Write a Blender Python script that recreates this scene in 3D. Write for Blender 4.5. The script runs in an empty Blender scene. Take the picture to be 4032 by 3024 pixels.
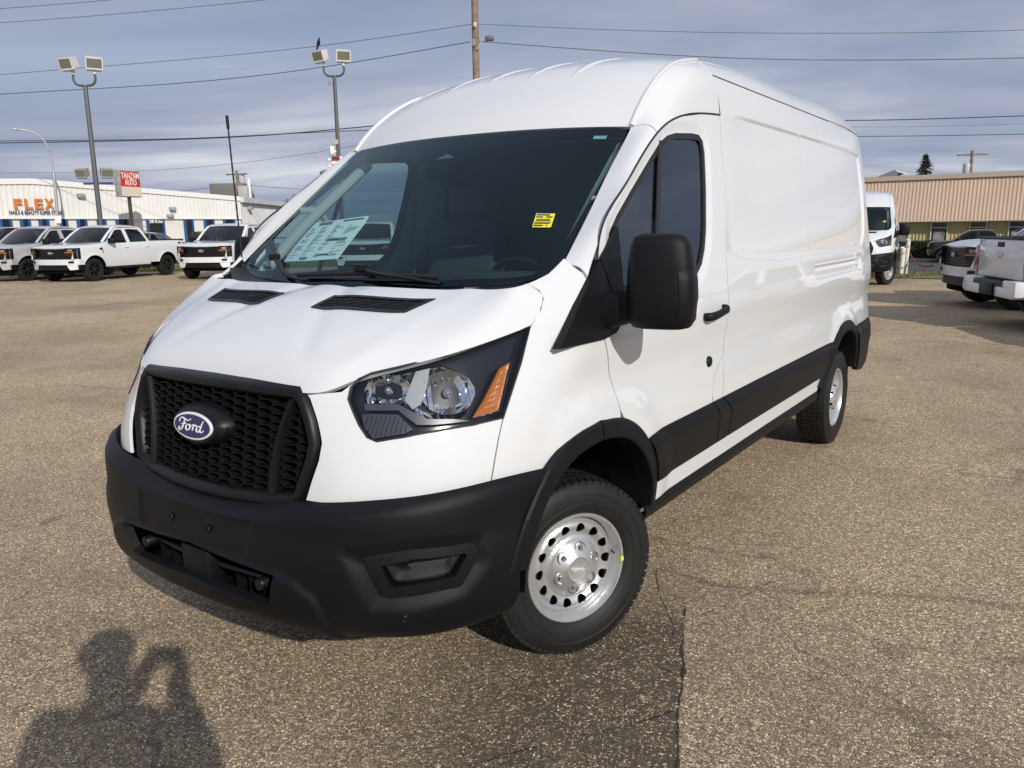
import bpy, bmesh, math, random
import numpy as np
from mathutils import Vector, Matrix
from mathutils.geometry import delaunay_2d_cdt

# ------------------------------------------------------------------ camera, sky, sun, exposure
SC = bpy.context.scene
COL = SC.collection
CAM = np.array([2.33876, -1.43471, 1.64327])
YAW, PITCH, ROLL, FPX = -0.610942, -0.194795, -0.014140, 3120.54   # focal length in pixels of a 4032 px wide frame

def cam_axes():
    a, b, c = YAW, PITCH, ROLL
    f = np.array([math.sin(a) * math.cos(b), math.cos(a) * math.cos(b), math.sin(b)])
    r0 = np.array([math.cos(a), -math.sin(a), 0.0])
    u0 = np.cross(r0, f)
    return r0 * math.cos(c) + u0 * math.sin(c), -r0 * math.sin(c) + u0 * math.cos(c), f
AX_R, AX_U, AX_F = cam_axes()
cd = bpy.data.cameras.new('camera'); cam = bpy.data.objects.new('camera', cd); COL.objects.link(cam)
cd.sensor_width = 36.0; cd.lens = 36.0 * FPX / 4032.0; cd.clip_start = 0.02; cd.clip_end = 3000
cam.matrix_world = Matrix(((AX_R[0], AX_U[0], -AX_F[0], CAM[0]), (AX_R[1], AX_U[1], -AX_F[1], CAM[1]),
                           (AX_R[2], AX_U[2], -AX_F[2], CAM[2]), (0, 0, 0, 1)))
SC.camera = cam

SUN_EL = math.radians(27.0)
SUN_H = np.array([0.870, -0.493])                       # horizontal direction towards the sun
SUN_DIR = np.array([SUN_H[0] * math.cos(SUN_EL), SUN_H[1] * math.cos(SUN_EL), math.sin(SUN_EL)])
sl = bpy.data.lights.new('sun', 'SUN'); sl.energy = 3.6; sl.angle = math.radians(0.6); sl.color = (1.0, 0.945, 0.86)
so = bpy.data.objects.new('sun', sl); COL.objects.link(so); so.location = (30, -20, 40)
so.rotation_euler = Vector(-SUN_DIR).to_track_quat('-Z', 'Y').to_euler()

def build_world():
    w = bpy.data.worlds.new('World'); SC.world = w; w.use_nodes = True
    nt = w.node_tree; nt.nodes.clear()
    N = nt.nodes.new; L = nt.links.new
    out = N('ShaderNodeOutputWorld'); bg = N('ShaderNodeBackground'); bg.inputs[1].default_value = 0.1
    sky = N('ShaderNodeTexSky'); sky.sky_type = 'NISHITA'; sky.sun_disc = False
    sky.sun_elevation = SUN_EL; sky.sun_rotation = math.atan2(SUN_H[0], SUN_H[1])
    sky.air_density = 1.0; sky.dust_density = 1.2; sky.ozone_density = 2.0
    # cloud deck: the view direction is carried onto a level plane, so the streaks close up towards the horizon
    tc = N('ShaderNodeTexCoord'); sep = N('ShaderNodeSeparateXYZ'); L(tc.outputs['Generated'], sep.inputs[0])
    mx = N('ShaderNodeMath'); mx.operation = 'MAXIMUM'; mx.inputs[1].default_value = 0.0; L(sep.outputs['Z'], mx.inputs[0])
    ad = N('ShaderNodeMath'); ad.operation = 'ADD'; ad.inputs[1].default_value = 0.09; L(mx.outputs[0], ad.inputs[0])
    dx = N('ShaderNodeMath'); dx.operation = 'DIVIDE'; L(sep.outputs['X'], dx.inputs[0]); L(ad.outputs[0], dx.inputs[1])
    dy = N('ShaderNodeMath'); dy.operation = 'DIVIDE'; L(sep.outputs['Y'], dy.inputs[0]); L(ad.outputs[0], dy.inputs[1])
    cb = N('ShaderNodeCombineXYZ'); L(dx.outputs[0], cb.inputs[0]); L(dy.outputs[0], cb.inputs[1])
    mp = N('ShaderNodeMapping'); mp.vector_type = 'TEXTURE'; mp.inputs['Rotation'].default_value = (0, 0, math.radians(30)); mp.inputs['Scale'].default_value = (2.6, 1.25, 1.0)
    mp.inputs['Location'].default_value = (3.1, 1.7, 0)
    L(cb.outputs[0], mp.inputs[0])
    n1 = N('ShaderNodeTexNoise'); n1.inputs['Scale'].default_value = .75; n1.inputs['Detail'].default_value = 7; n1.inputs['Roughness'].default_value = 0.52
    n1.inputs['Distortion'].default_value = 0.35; L(mp.outputs[0], n1.inputs['Vector'])
    r1 = N('ShaderNodeValToRGB'); e = r1.color_ramp.elements
    e[0].position = 0.32; e[0].color = (2.2, 2.85, 4.35, 1)
    e[1].position = 0.68; e[1].color = (7.0, 7.3, 8.0, 1)
    m_ = e.new(0.52); m_.color = (3.95, 4.3, 5.55, 1)
    L(n1.outputs['Fac'], r1.inputs[0])
    n2 = N('ShaderNodeTexNoise'); n2.inputs['Scale'].default_value = 0.55; n2.inputs['Detail'].default_value = 4; L(mp.outputs[0], n2.inputs['Vector'])
    r2 = N('ShaderNodeValToRGB'); r2.color_ramp.elements[0].position = 0.30; r2.color_ramp.elements[1].position = 0.50
    r2.color_ramp.elements[0].color = (0.72, 0.72, 0.72, 1)
    L(n2.outputs['Fac'], r2.inputs[0])
    mix = N('ShaderNodeMix'); mix.data_type = 'RGBA'; L(r2.outputs[0], mix.inputs['Factor'])
    L(sky.outputs[0], mix.inputs['A']); L(r1.outputs[0], mix.inputs['B'])
    L(mix.outputs['Result'], bg.inputs[0]); L(bg.outputs[0], out.inputs[0])
build_world()
SC.view_settings.view_transform = 'Standard'; SC.view_settings.look = 'None'
SC.view_settings.exposure = 0.0; SC.view_settings.gamma = 1.0; SC.view_settings.use_curve_mapping = False
SC.render.engine = 'CYCLES'
SC.cycles.max_bounces = 8; SC.cycles.transparent_max_bounces = 16

# ------------------------------------------------------------------ materials
MATS = {}
def mat(name, col=(.5, .5, .5), rough=.5, metal=0.0, coat=0.0, spec=.5, bump=None, var=None, emit=None, coord='Object', ior=None):
    """Principled material; bump=(scale, strength), var=(scale, amount) mottles the colour slightly."""
    if name in MATS: return MATS[name]
    m = bpy.data.materials.new(name); m.use_nodes = True; MATS[name] = m
    nt = m.node_tree; b = nt.nodes['Principled BSDF']; N = nt.nodes.new; L = nt.links.new
    b.inputs['Base Color'].default_value = (*col, 1); b.inputs['Roughness'].default_value = rough
    b.inputs['Metallic'].default_value = metal; b.inputs['Coat Weight'].default_value = coat
    b.inputs['Coat Roughness'].default_value = .03; b.inputs['Specular IOR Level'].default_value = spec
    tc = N('ShaderNodeTexCoord')
    if var:
        n = N('ShaderNodeTexNoise'); n.inputs['Scale'].default_value = var[0]; n.inputs['Detail'].default_value = 6; n.inputs['Roughness'].default_value = .6
        L(tc.outputs[coord], n.inputs['Vector'])
        r = N('ShaderNodeValToRGB'); a = var[1]
        r.color_ramp.elements[0].position = .3; r.color_ramp.elements[1].position = .7
        r.color_ramp.elements[0].color = (*[c * (1 - a) for c in col], 1); r.color_ramp.elements[1].color = (*[min(1, c * (1 + a)) for c in col], 1)
        L(n.outputs['Fac'], r.inputs[0]); L(r.outputs[0], b.inputs['Base Color'])
    if bump:
        n = N('ShaderNodeTexNoise'); n.inputs['Scale'].default_value = bump[0]; n.inputs['Detail'].default_value = 3
        L(tc.outputs[coord], n.inputs['Vector'])
        bp = N('ShaderNodeBump'); bp.inputs['Strength'].default_value = bump[1]; bp.inputs['Distance'].default_value = .002
        L(n.outputs['Fac'], bp.inputs['Height']); L(bp.outputs[0], b.inputs['Normal'])
    if emit:
        b.inputs['Emission Color'].default_value = (*emit[0], 1); b.inputs['Emission Strength'].default_value = emit[1]
    return m

def glass_mat(name, tint=(.6, .72, .7), refl=1.0, rough=.0, ior=1.5):
    """thin pane: tinted see-through plus a Fresnel reflection"""
    if name in MATS: return MATS[name]
    m = bpy.data.materials.new(name); m.use_nodes = True; MATS[name] = m
    nt = m.node_tree; nt.nodes.clear(); N = nt.nodes.new; L = nt.links.new
    out = N('ShaderNodeOutputMaterial'); t = N('ShaderNodeBsdfTransparent'); t.inputs[0].default_value = (*tint, 1)
    g = N('ShaderNodeBsdfGlossy'); g.inputs['Roughness'].default_value = rough; g.inputs[0].default_value = (*(refl if isinstance(refl, tuple) else (refl,) * 3), 1)
    fr = N('ShaderNodeFresnel'); ge = N('ShaderNodeNewGeometry')      # same reflectance from both faces of the pane
    mr = N('ShaderNodeMapRange'); mr.inputs['To Min'].default_value = ior; mr.inputs['To Max'].default_value = 1 / ior
    L(ge.outputs['Backfacing'], mr.inputs['Value']); L(mr.outputs[0], fr.inputs['IOR'])
    mx = N('ShaderNodeMixShader'); L(fr.outputs[0], mx.inputs[0]); L(t.outputs[0], mx.inputs[1]); L(g.outputs[0], mx.inputs[2]); L(mx.outputs[0], out.inputs[0])
    return m

M_WHITE = mat('white_paint', (.67, .685, .70), .45, coat=1.0, spec=.05)
M_BLACK = mat('black_grained_plastic', (.0052, .0060, .0078), .48, spec=.22, bump=(900, .30), var=(60, .15))
M_BLACK2 = mat('black_satin_plastic', (.0058, .006, .007), .42, spec=.3, bump=(700, .12))
M_GLOSSBLK = mat('gloss_black_frit', (.006, .006, .007), .08)
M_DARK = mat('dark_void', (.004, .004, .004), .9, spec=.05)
M_RUB = mat('tyre_rubber', (.012, .012, .0125), .60, spec=.35, bump=(160, .3), var=(9, .3))
M_STEEL = mat('silver_wheel_paint', (.66, .67, .68), .30, metal=.75)
M_CHROME = mat('chrome', (.85, .86, .88), .07, metal=1.0)
M_SEAL = mat('rubber_seal', (.012, .012, .013), .55)
M_AMBER = mat('amber_reflector', (.46, .135, .004), .12, coat=1.0, bump=(400, .5))
M_GLASS = glass_mat('windscreen_glass', (.60, .76, .765), (.50, .66, .74))
M_SGLASS = glass_mat('side_glass', (.36, .46, .47), (.80, .90, 1.0), ior=1.8)
M_LENS = glass_mat('headlight_lens', (.93, .95, .97))
M_INT = mat('interior_dark', (.035, .037, .04), .7, bump=(300, .2))
M_INTL = mat('interior_pale', (.42, .42, .39), .75)
M_SEAT = mat('seat_vinyl', (.05, .05, .052), .55, bump=(120, .3))

# ------------------------------------------------------------------ mesh helpers
def link(o, parent=None):
    COL.objects.link(o)
    if parent is not None: o.parent = parent
    return o

def mesh(name, V, F, m=None, parent=None, smooth=False, nrm=None):
    me = bpy.data.meshes.new(name)
    me.from_pydata([tuple(map(float, v)) for v in V], [], [tuple(int(i) for i in f) for f in F])
    if m: me.materials.append(m)
    if smooth or nrm is not None:
        me.polygons.foreach_set('use_smooth', [True] * len(me.polygons))
    me.update()
    if nrm is not None: me.normals_split_custom_set_from_vertices([tuple(map(float, n)) for n in nrm])
    return link(bpy.data.objects.new(name, me), parent)

def from_bm(name, bm, m=None, parent=None, smooth=False, bevel=None):
    me = bpy.data.meshes.new(name); bmesh.ops.recalc_face_normals(bm, faces=bm.faces); bm.to_mesh(me); bm.free()
    if m: me.materials.append(m)
    if smooth: me.polygons.foreach_set('use_smooth', [True] * len(me.polygons))
    o = link(bpy.data.objects.new(name, me), parent)
    if smooth == 'auto': me.set_sharp_from_angle(angle=math.radians(35))
    return o

def thing(name, label, cat, loc=(0, 0, 0), rz=0.0, group=None):
    o = bpy.data.objects.new(name, None); COL.objects.link(o)
    o.location = loc; o.rotation_euler = (0, 0, rz); o.empty_display_size = .2
    tag(o, label, cat, group); return o
def tag(o, label, cat, group=None):
    o['label'] = label; o['category'] = cat
    if group: o['group'] = group
    return o
def struct(o): o['kind'] = 'structure'; return o

def bm_box(bm, c, s, rz=0, rx=0, ry=0, bev=0.0, seg=2):
    r = bmesh.ops.create_cube(bm, size=1.0)
    vs = r['verts']
    bmesh.ops.scale(bm, vec=s, verts=vs)
    if bev > 0:
        es = list({e for v in vs for e in v.link_edges})
        rr = bmesh.ops.bevel(bm, geom=es, offset=bev, segments=seg, affect='EDGES', profile=.5)
        vs = list({v for f in rr['faces'] for v in f.verts} | {v for v in vs if v.is_valid})
    M = Matrix.Translation(c) @ Matrix.Rotation(rz, 4, 'Z') @ Matrix.Rotation(ry, 4, 'Y') @ Matrix.Rotation(rx, 4, 'X')
    bmesh.ops.transform(bm, matrix=M, verts=vs)
    return vs
def box(name, c, s, m, parent=None, rz=0, rx=0, ry=0, bev=0.0, seg=2):
    bm = bmesh.new(); bm_box(bm, c, s, rz, rx, ry, bev, seg)
    return from_bm(name, bm, m, parent, smooth='auto' if bev > 0 else False)

def tube_data(path, r, seg=8, closed=False, cap=True, flat=None):
    """verts, faces of a tube along a path; r may be a list; flat=(sx,sy) squeezes the section"""
    P = [np.array(p, float) for p in path]; n = len(P); V = []; F = []
    rr = r if hasattr(r, '__len__') else [r] * n
    up = None
    for i in range(n):
        a = P[(i - 1) % n] if (closed or i > 0) else P[i]; b = P[(i + 1) % n] if (closed or i < n - 1) else P[i]
        t = b - a; t /= (np.linalg.norm(t) + 1e-12)
        if up is None:
            up = np.array([0, 0, 1.]) if abs(t[2]) < .9 else np.array([1., 0, 0])
        s = np.cross(t, up); s /= (np.linalg.norm(s) + 1e-12); u = np.cross(s, t); up = u
        for k in range(seg):
            th = 2 * math.pi * (k + .5) / seg
            fx, fy = (flat if flat else (1, 1))
            V.append(P[i] + rr[i] * (s * math.cos(th) * fx + u * math.sin(th) * fy))
    m_ = n if closed else n - 1
    for i in range(m_):
        for k in range(seg):
            a = i * seg + k; b = i * seg + (k + 1) % seg; c = ((i + 1) % n) * seg + (k + 1) % seg; d = ((i + 1) % n) * seg + k
            F.append((a, b, c, d))
    if cap and not closed:
        F.append(tuple(range(seg - 1, -1, -1))); F.append(tuple((n - 1) * seg + k for k in range(seg)))
    return V, F
def tube(name, path, r, m, parent=None, seg=8, closed=False, flat=None):
    V, F = tube_data(path, r, seg, closed, True, flat)
    o = mesh(name, V, F, m, parent, smooth=True)
    if not closed: o.data.set_sharp_from_angle(angle=math.radians(50))
    return o

def join(lst):
    V = []; F = []
    for v, f in lst:
        o = len(V); V += list(v); F += [tuple(i + o for i in q) for q in f]
    return V, F

def lathe_data(prof, seg=32, axis='x'):
    """prof: (radius, axial) pairs; revolve about the axis"""
    V = []; F = []; n = len(prof)
    for k in range(seg):
        th = 2 * math.pi * k / seg
        for r, a in prof:
            c, s = r * math.cos(th), r * math.sin(th)
            V.append((a, c, s) if axis == 'x' else ((c, a, s) if axis == 'y' else (c, s, a)))
    for k in range(seg):
        for i in range(n - 1):
            a = k * n + i; b = ((k + 1) % seg) * n + i
            F.append((a, a + 1, b + 1, b))
    return V, F
def lathe(name, prof, m, parent=None, seg=32, axis='x', sharp=35):
    V, F = lathe_data(prof, seg, axis)
    bm = bmesh.new(); vs = [bm.verts.new(v) for v in V]
    for f in F:
        try: bm.faces.new([vs[i] for i in f])
        except ValueError: pass
    bmesh.ops.remove_doubles(bm, verts=bm.verts, dist=1e-5)
    o = from_bm(name, bm, m, parent, smooth=True); o.data.set_sharp_from_angle(angle=math.radians(sharp)); return o

def prism(name, poly, depth, frame, m, parent=None, bev=0.0):
    """extrude a 2-D polygon; frame = (origin, u axis, v axis, n axis)"""
    o, u, v, n = [np.array(q, float) for q in frame]
    k = len(poly)
    bm = bmesh.new()
    A = [bm.verts.new(o + u * a + v * b) for a, b in poly]; B = [bm.verts.new(o + u * a + v * b + n * depth) for a, b in poly]
    bm.faces.new(A); bm.faces.new(B[::-1])
    for i in range(k): bm.faces.new([A[i], A[(i + 1) % k], B[(i + 1) % k], B[i]])
    if bev > 0:
        bmesh.ops.recalc_face_normals(bm, faces=bm.faces)
        bmesh.ops.bevel(bm, geom=[e for e in bm.edges], offset=bev, segments=2, affect='EDGES', profile=.5)
    return from_bm(name, bm, m, parent, smooth='auto' if bev > 0 else False)

def text_data(s, size, width=None, bold=0.0, extrude=.01, spacing=1.0, align='CENTER'):
    cu = bpy.data.curves.new('txt', 'FONT'); cu.body = s; cu.size = size; cu.extrude = extrude; cu.offset = bold
    cu.align_x = align; cu.align_y = 'CENTER'; cu.space_character = spacing; cu.resolution_u = 3
    o = bpy.data.objects.new('txt', cu); COL.objects.link(o)
    dg = bpy.context.evaluated_depsgraph_get(); dg.update()
    me = bpy.data.meshes.new_from_object(o.evaluated_get(dg))
    V = np.array([v.co[:] for v in me.vertices]); F = [tuple(p.vertices) for p in me.polygons]
    bpy.data.objects.remove(o); bpy.data.curves.remove(cu); bpy.data.meshes.remove(me)
    if width is not None and len(V):
        w = V[:, 0].max() - V[:, 0].min(); V[:, 0] *= width / w
    return V, F
def text_on(name, s, size, o, u, v, n, m, parent=None, width=None, bold=0.0, extrude=.01, spacing=1.0):
    V, F = text_data(s, size, width, bold, extrude, spacing)
    o, u, v, n = [np.array(q, float) for q in (o, u, v, n)]
    return mesh(name, [o + u * a + v * b + n * c for a, b, c in V], F, m, parent)

# ------------------------------------------------------------------ splines, trimmed panels, pixel rays
def spline_basis(t, K):
    """(N,m) matrix: natural cubic spline through data at knots K, evaluated at t (linear past the ends)"""
    t = np.asarray(t, float); K = np.asarray(K, float); m = len(K); h = np.diff(K)
    A = np.zeros((m, m)); B = np.zeros((m, m)); A[0, 0] = A[-1, -1] = 1
    for i in range(1, m - 1):
        A[i, i - 1] = h[i - 1]; A[i, i] = 2 * (h[i - 1] + h[i]); A[i, i + 1] = h[i]
        B[i, i - 1] = 6 / h[i - 1]; B[i, i] = -6 / h[i - 1] - 6 / h[i]; B[i, i + 1] = 6 / h[i]
    D = np.linalg.solve(A, B)                       # second derivatives
    tc = np.clip(t, K[0], K[-1]); i = np.clip(np.searchsorted(K, tc, side='right') - 1, 0, m - 2)
    a = (K[i + 1] - tc) / h[i]; b = 1 - a; hh = h[i]
    W = np.zeros((len(t), m)); r = np.arange(len(t))
    W[r, i] += a; W[r, i + 1] += b
    W += ((a ** 3 - a) * hh ** 2 / 6)[:, None] * D[i] + ((b ** 3 - b) * hh ** 2 / 6)[:, None] * D[i + 1]
    ex = t - tc
    if np.any(ex != 0):
        for e, side in ((0, ex < 0), (m - 2, ex > 0)):
            if not np.any(side): continue
            hh = h[e]; dW = np.zeros(m); dW[e] = -1 / hh; dW[e + 1] = 1 / hh
            if e == 0: dW = dW - hh / 3 * D[0] - hh / 6 * D[1]
            else: dW = dW + hh / 6 * D[e] + hh / 3 * D[e + 1]
            W[side] += ex[side][:, None] * dW
    return W
class Spl:
    def __init__(s, K, X): s.K = np.array(K, float); s.X = np.array(X, float)
    def __call__(s, t):
        t = np.asarray(t, float); return (spline_basis(t.ravel(), s.K) @ s.X).reshape(t.shape + s.X.shape[1:])
class Grid:
    """tensor spline surface through a grid of points P[m][n]"""
    def __init__(s, P, U=None, V=None, extra=None):
        s.P = np.array(P, float); m, n = s.P.shape[:2]
        if U is None:
            d = np.linalg.norm(np.diff(s.P, axis=0), axis=2).mean(1); U = np.concatenate([[0], np.cumsum(d)])
        if V is None:
            d = np.linalg.norm(np.diff(s.P, axis=1), axis=2).mean(0); V = np.concatenate([[0], np.cumsum(d)])
        s.U = np.array(U, float); s.V = np.array(V, float); s.extra = extra
    def __call__(s, u, v):
        u = np.atleast_1d(np.asarray(u, float)); v = np.atleast_1d(np.asarray(v, float))
        Q = np.einsum('ni,nj,ijk->nk', spline_basis(u, s.U), spline_basis(v, s.V), s.P)
        return s.extra(Q) if s.extra else Q
    dom = property(lambda s: (s.U[0], s.U[-1], s.V[0], s.V[-1]))
def normals(S, u, v, h=2e-3):
    a = S(u + h, v) - S(u - h, v); b = S(u, v + h) - S(u, v - h)
    n = np.cross(a, b); return n / (np.linalg.norm(n, axis=1)[:, None] + 1e-15)
def offset_surf(S, fn, sgn=1):
    def T(u, v):
        u = np.atleast_1d(np.asarray(u, float)); v = np.atleast_1d(np.asarray(v, float))
        return S(u, v) + sgn * normals(S, u, v) * (fn(u, v) if callable(fn) else fn)[..., None] if callable(fn) else S(u, v) + sgn * normals(S, u, v) * fn
    T.dom = getattr(S, 'dom', None)
    return T

def ray(px, py):
    d = AX_F + AX_R * (px - 2016) / FPX - AX_U * (py - 1512) / FPX
    return d / np.linalg.norm(d)
def on_plane(px, py, axis, val):
    d = ray(px, py); return CAM + d * (val - CAM[axis]) / d[axis]
CROPS = {2: (380, 1000, .6028), 3: (380, 1700, .5515), 4: (1300, 1250, .8135), 5: (900, 450, .7685), 6: (2200, 200, .7234), 7: (2400, 1100, .6027), 0: (0, 0, 1.0)}
def pix(crop, p):
    x0, y0, s = CROPS[crop]; return x0 + p[0] * s, y0 + p[1] * s
def hit(S, crop, pts, dom=None):
    """parameters where the sight lines of photo points meet the surface S"""
    u0, u1, v0, v1 = dom or S.dom
    gu, gv = np.meshgrid(np.linspace(u0, u1, 60), np.linspace(v0, v1, 60)); gu = gu.ravel(); gv = gv.ravel(); G = S(gu, gv)
    out = []
    for p in pts:
        d = ray(*pix(crop, p)); w = G - CAM; t = w @ d
        k = np.argmin(np.linalg.norm(w - t[:, None] * d, axis=1) + .02 * t); x = np.array([gu[k], gv[k], t[k]])
        for _ in range(12):
            f = (S(x[:1], x[1:2])[0] - CAM - x[2] * d); h = 1e-4
            J = np.stack([(S(x[:1] + h, x[1:2])[0] - S(x[:1], x[1:2])[0]) / h, (S(x[:1], x[1:2] + h)[0] - S(x[:1], x[1:2])[0]) / h, -d], 1)
            try: st = np.linalg.solve(J, -f)
            except np.linalg.LinAlgError: break
            st = np.clip(st, -.15, .15); x = x + st
            if np.abs(st).max() < 1e-6: break
        out.append((x[0], x[1]))
    return out

def inside(poly, X, Y):
    r = np.zeros(len(X), bool); n = len(poly)
    for i in range(n):
        x1, y1 = poly[i]; x2, y2 = poly[(i + 1) % n]
        c = ((y1 > Y) != (y2 > Y)); 
        with np.errstate(divide='ignore', invalid='ignore'):
            r ^= c & (X < (x2 - x1) * (Y - y1) / (y2 - y1 + 1e-30) + x1)
    return r
def seg_dist(poly, X, Y, closed=True):
    D = np.full(len(X), 1e9); n = len(poly)
    for i in range(n if closed else n - 1):
        x1, y1 = poly[i]; x2, y2 = poly[(i + 1) % n]; dx, dy = x2 - x1, y2 - y1
        t = np.clip(((X - x1) * dx + (Y - y1) * dy) / (dx * dx + dy * dy + 1e-20), 0, 1)
        D = np.minimum(D, np.hypot(X - x1 - t * dx, Y - y1 - t * dy))
    return D
def densify(poly, step, closed=True):
    out = []; n = len(poly)
    for i in range(n if closed else n - 1):
        a = np.array(poly[i]); b = np.array(poly[(i + 1) % n]); k = max(1, int(math.ceil(np.linalg.norm(b - a) / step)))
        for j in range(k): out.append(tuple(a + (b - a) * j / k))
    if not closed: out.append(tuple(poly[-1]))
    return out
def smooth_poly(poly, n=1, keep=()):
    """Chaikin corner cutting of a closed polygon"""
    for _ in range(n):
        q = []
        for i in range(len(poly)):
            a = np.array(poly[i]); b = np.array(poly[(i + 1) % len(poly)])
            q += [tuple(a * .75 + b * .25), tuple(a * .25 + b * .75)]
        poly = q
    return poly
def curve(pts, n=12, closed=False):
    """smooth curve through 2-D/3-D points"""
    P = np.array(pts, float)
    if closed: P = np.vstack([P[-3:], P, P[:3]])
    d = np.concatenate([[0], np.cumsum(np.linalg.norm(np.diff(P, axis=0), axis=1))])
    if closed:
        a, b = d[3], d[-3]; t = np.linspace(a, b, n * (len(pts)) + 1)[:-1]
    else: t = np.linspace(0, d[-1], n * (len(pts) - 1) + 1)
    return [tuple(q) for q in spline_basis(t, d) @ P]
def area2(p): return sum(p[i][0] * p[(i + 1) % len(p)][1] - p[(i + 1) % len(p)][0] * p[i][1] for i in range(len(p))) / 2
def inset(poly, d):
    """move a closed polygon inwards by d"""
    P = [np.array(q, float) for q in poly]; n = len(P); s = 1 if area2(poly) > 0 else -1; out = []
    for i in range(n):
        a = P[i] - P[i - 1]; b = P[(i + 1) % n] - P[i]
        na = np.array([-a[1], a[0]]) / (np.linalg.norm(a) + 1e-12) * s; nb = np.array([-b[1], b[0]]) / (np.linalg.norm(b) + 1e-12) * s
        m_ = na + nb; l = m_ @ m_
        out.append(tuple(P[i] + (m_ * (2 * d / l) if l > .35 else na * d)))
    return out

def panel(name, S, outer, m, parent, holes=(), step=.04, gap=.002, flange=.012, flip=False, feats=(), mirror=False, rec=None):
    """skin piece of surface S inside a parameter outline: triangulated grid with exact edges, its rim turned inwards.
    rec = list of (polygon, depth, width): pressed-in fields"""
    if gap: outer = inset(outer, gap); holes = [inset(h, -gap) for h in holes]
    T = S
    if rec:
        def T(u, v):
            u = np.atleast_1d(np.asarray(u, float)); v = np.atleast_1d(np.asarray(v, float))
            off = np.zeros(len(u))
            for poly, dep, wid in rec:
                d = seg_dist(poly, u, v); ins = inside(poly, u, v); s = np.where(ins, d, -d)
                k = np.clip(s / wid * .5 + .5, 0, 1); off -= (dep(u, v) if callable(dep) else dep) * k * k * (3 - 2 * k)
            return S(u, v) + normals(S, u, v) * (off * (-1 if flip else 1))[:, None]
        feats = list(feats)
        for poly, dep, wid in rec:
            for q in np.linspace(-1, 1, 7): feats.append(densify(inset(poly, q * wid), min(.03, max(.012, wid))))
    loops = [densify(outer, step)] + [densify(h, step) for h in holes]
    pts = []; edges = []
    for lp in loops:
        o = len(pts); pts += lp; edges += [(o + i, o + (i + 1) % len(lp)) for i in range(len(lp))]
    nb = len(pts)
    A = np.array(loops[0]); lo = A.min(0); hi = A.max(0)
    gx, gy = np.meshgrid(np.arange(lo[0] + step * .5, hi[0], step), np.arange(lo[1] + step * .5, hi[1], step)); gx = gx.ravel(); gy = gy.ravel()
    if feats:
        fp = np.array([q for f in feats for q in f]); 
        dmin = np.full(len(gx), 1e9)
        for i in range(0, len(fp), 500):
            dmin = np.minimum(dmin, np.sqrt(((gx[:, None] - fp[None, i:i + 500, 0]) ** 2 + (gy[:, None] - fp[None, i:i + 500, 1]) ** 2)).min(1))
        ok = dmin > step * .35; gx = np.concatenate([gx[ok], fp[:, 0]]); gy = np.concatenate([gy[ok], fp[:, 1]])
    def keep(X, Y, tol):
        k = inside(loops[0], X, Y)
        for h in loops[1:]: k &= ~inside(h, X, Y)
        if tol > 0:
            for lp in loops: k &= seg_dist(lp, X, Y) > tol
        return k
    k = keep(gx, gy, step * .3 if not feats else step * .12); pts += list(zip(gx[k], gy[k]))
    vv, ee, ff, *_ = delaunay_2d_cdt([Vector((float(a), float(b))) for a, b in pts], edges, [], 0, 1e-7)
    W = np.array([v[:] for v in vv]); tri = [f for f in ff if len(f) == 3]; cen = np.array([W[list(f)].mean(0) for f in tri])
    kk = keep(cen[:, 0], cen[:, 1], 0); tri = [t for t, q in zip(tri, kk) if q]
    Q = T(W[:, 0], W[:, 1]); nr = normals(T, W[:, 0], W[:, 1])
    if flip: nr = -nr; 
    # orient the faces along the normals
    F = []
    for t in tri:
        a, b, c = t; n = np.cross(Q[b] - Q[a], Q[c] - Q[a]); F.append((a, b, c) if n @ nr[a] > 0 else (a, c, b))
    V = list(Q); NN = list(nr)
    if flange:
        cnt = {}
        for f in F:
            for i in range(3):
                e = (f[i], f[(i + 1) % 3]); cnt[e] = 1
        bd = [e for e in cnt if (e[1], e[0]) not in cnt]; idx = {}
        for a, b in bd:
            t = Q[b] - Q[a]; sn = np.cross(t, (nr[a] + nr[b]) / 2); sn /= (np.linalg.norm(sn) + 1e-12)
            base = len(V)
            V += [Q[a], Q[b], Q[b] - nr[b] * flange, Q[a] - nr[a] * flange]; NN += [sn] * 4
            F.append((base + 1, base, base + 3, base + 2))
    o = mesh(name, V, F, m, parent, nrm=NN)
    r = [o]
    if mirror:
        V2 = [(-a, b, c) for a, b, c in V]; N2 = [(-a, b, c) for a, b, c in NN]
        r.append(mesh(name, V2, [f[::-1] for f in F], m, parent, nrm=N2))
    return r

def mirror_of(o, parent=None):
    """a mirrored copy of a part on the other side of the van"""
    me = o.data; V = [(-v.co.x, v.co.y, v.co.z) for v in me.vertices]; F = [tuple(reversed(p.vertices)) for p in me.polygons]
    sm = len(me.polygons) and me.polygons[0].use_smooth
    n = mesh(o.name.split('.')[0], V, F, me.materials[0] if me.materials else None, parent or o.parent, smooth=sm)
    if sm: n.data.set_sharp_from_angle(angle=math.radians(35))
    return n

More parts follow.
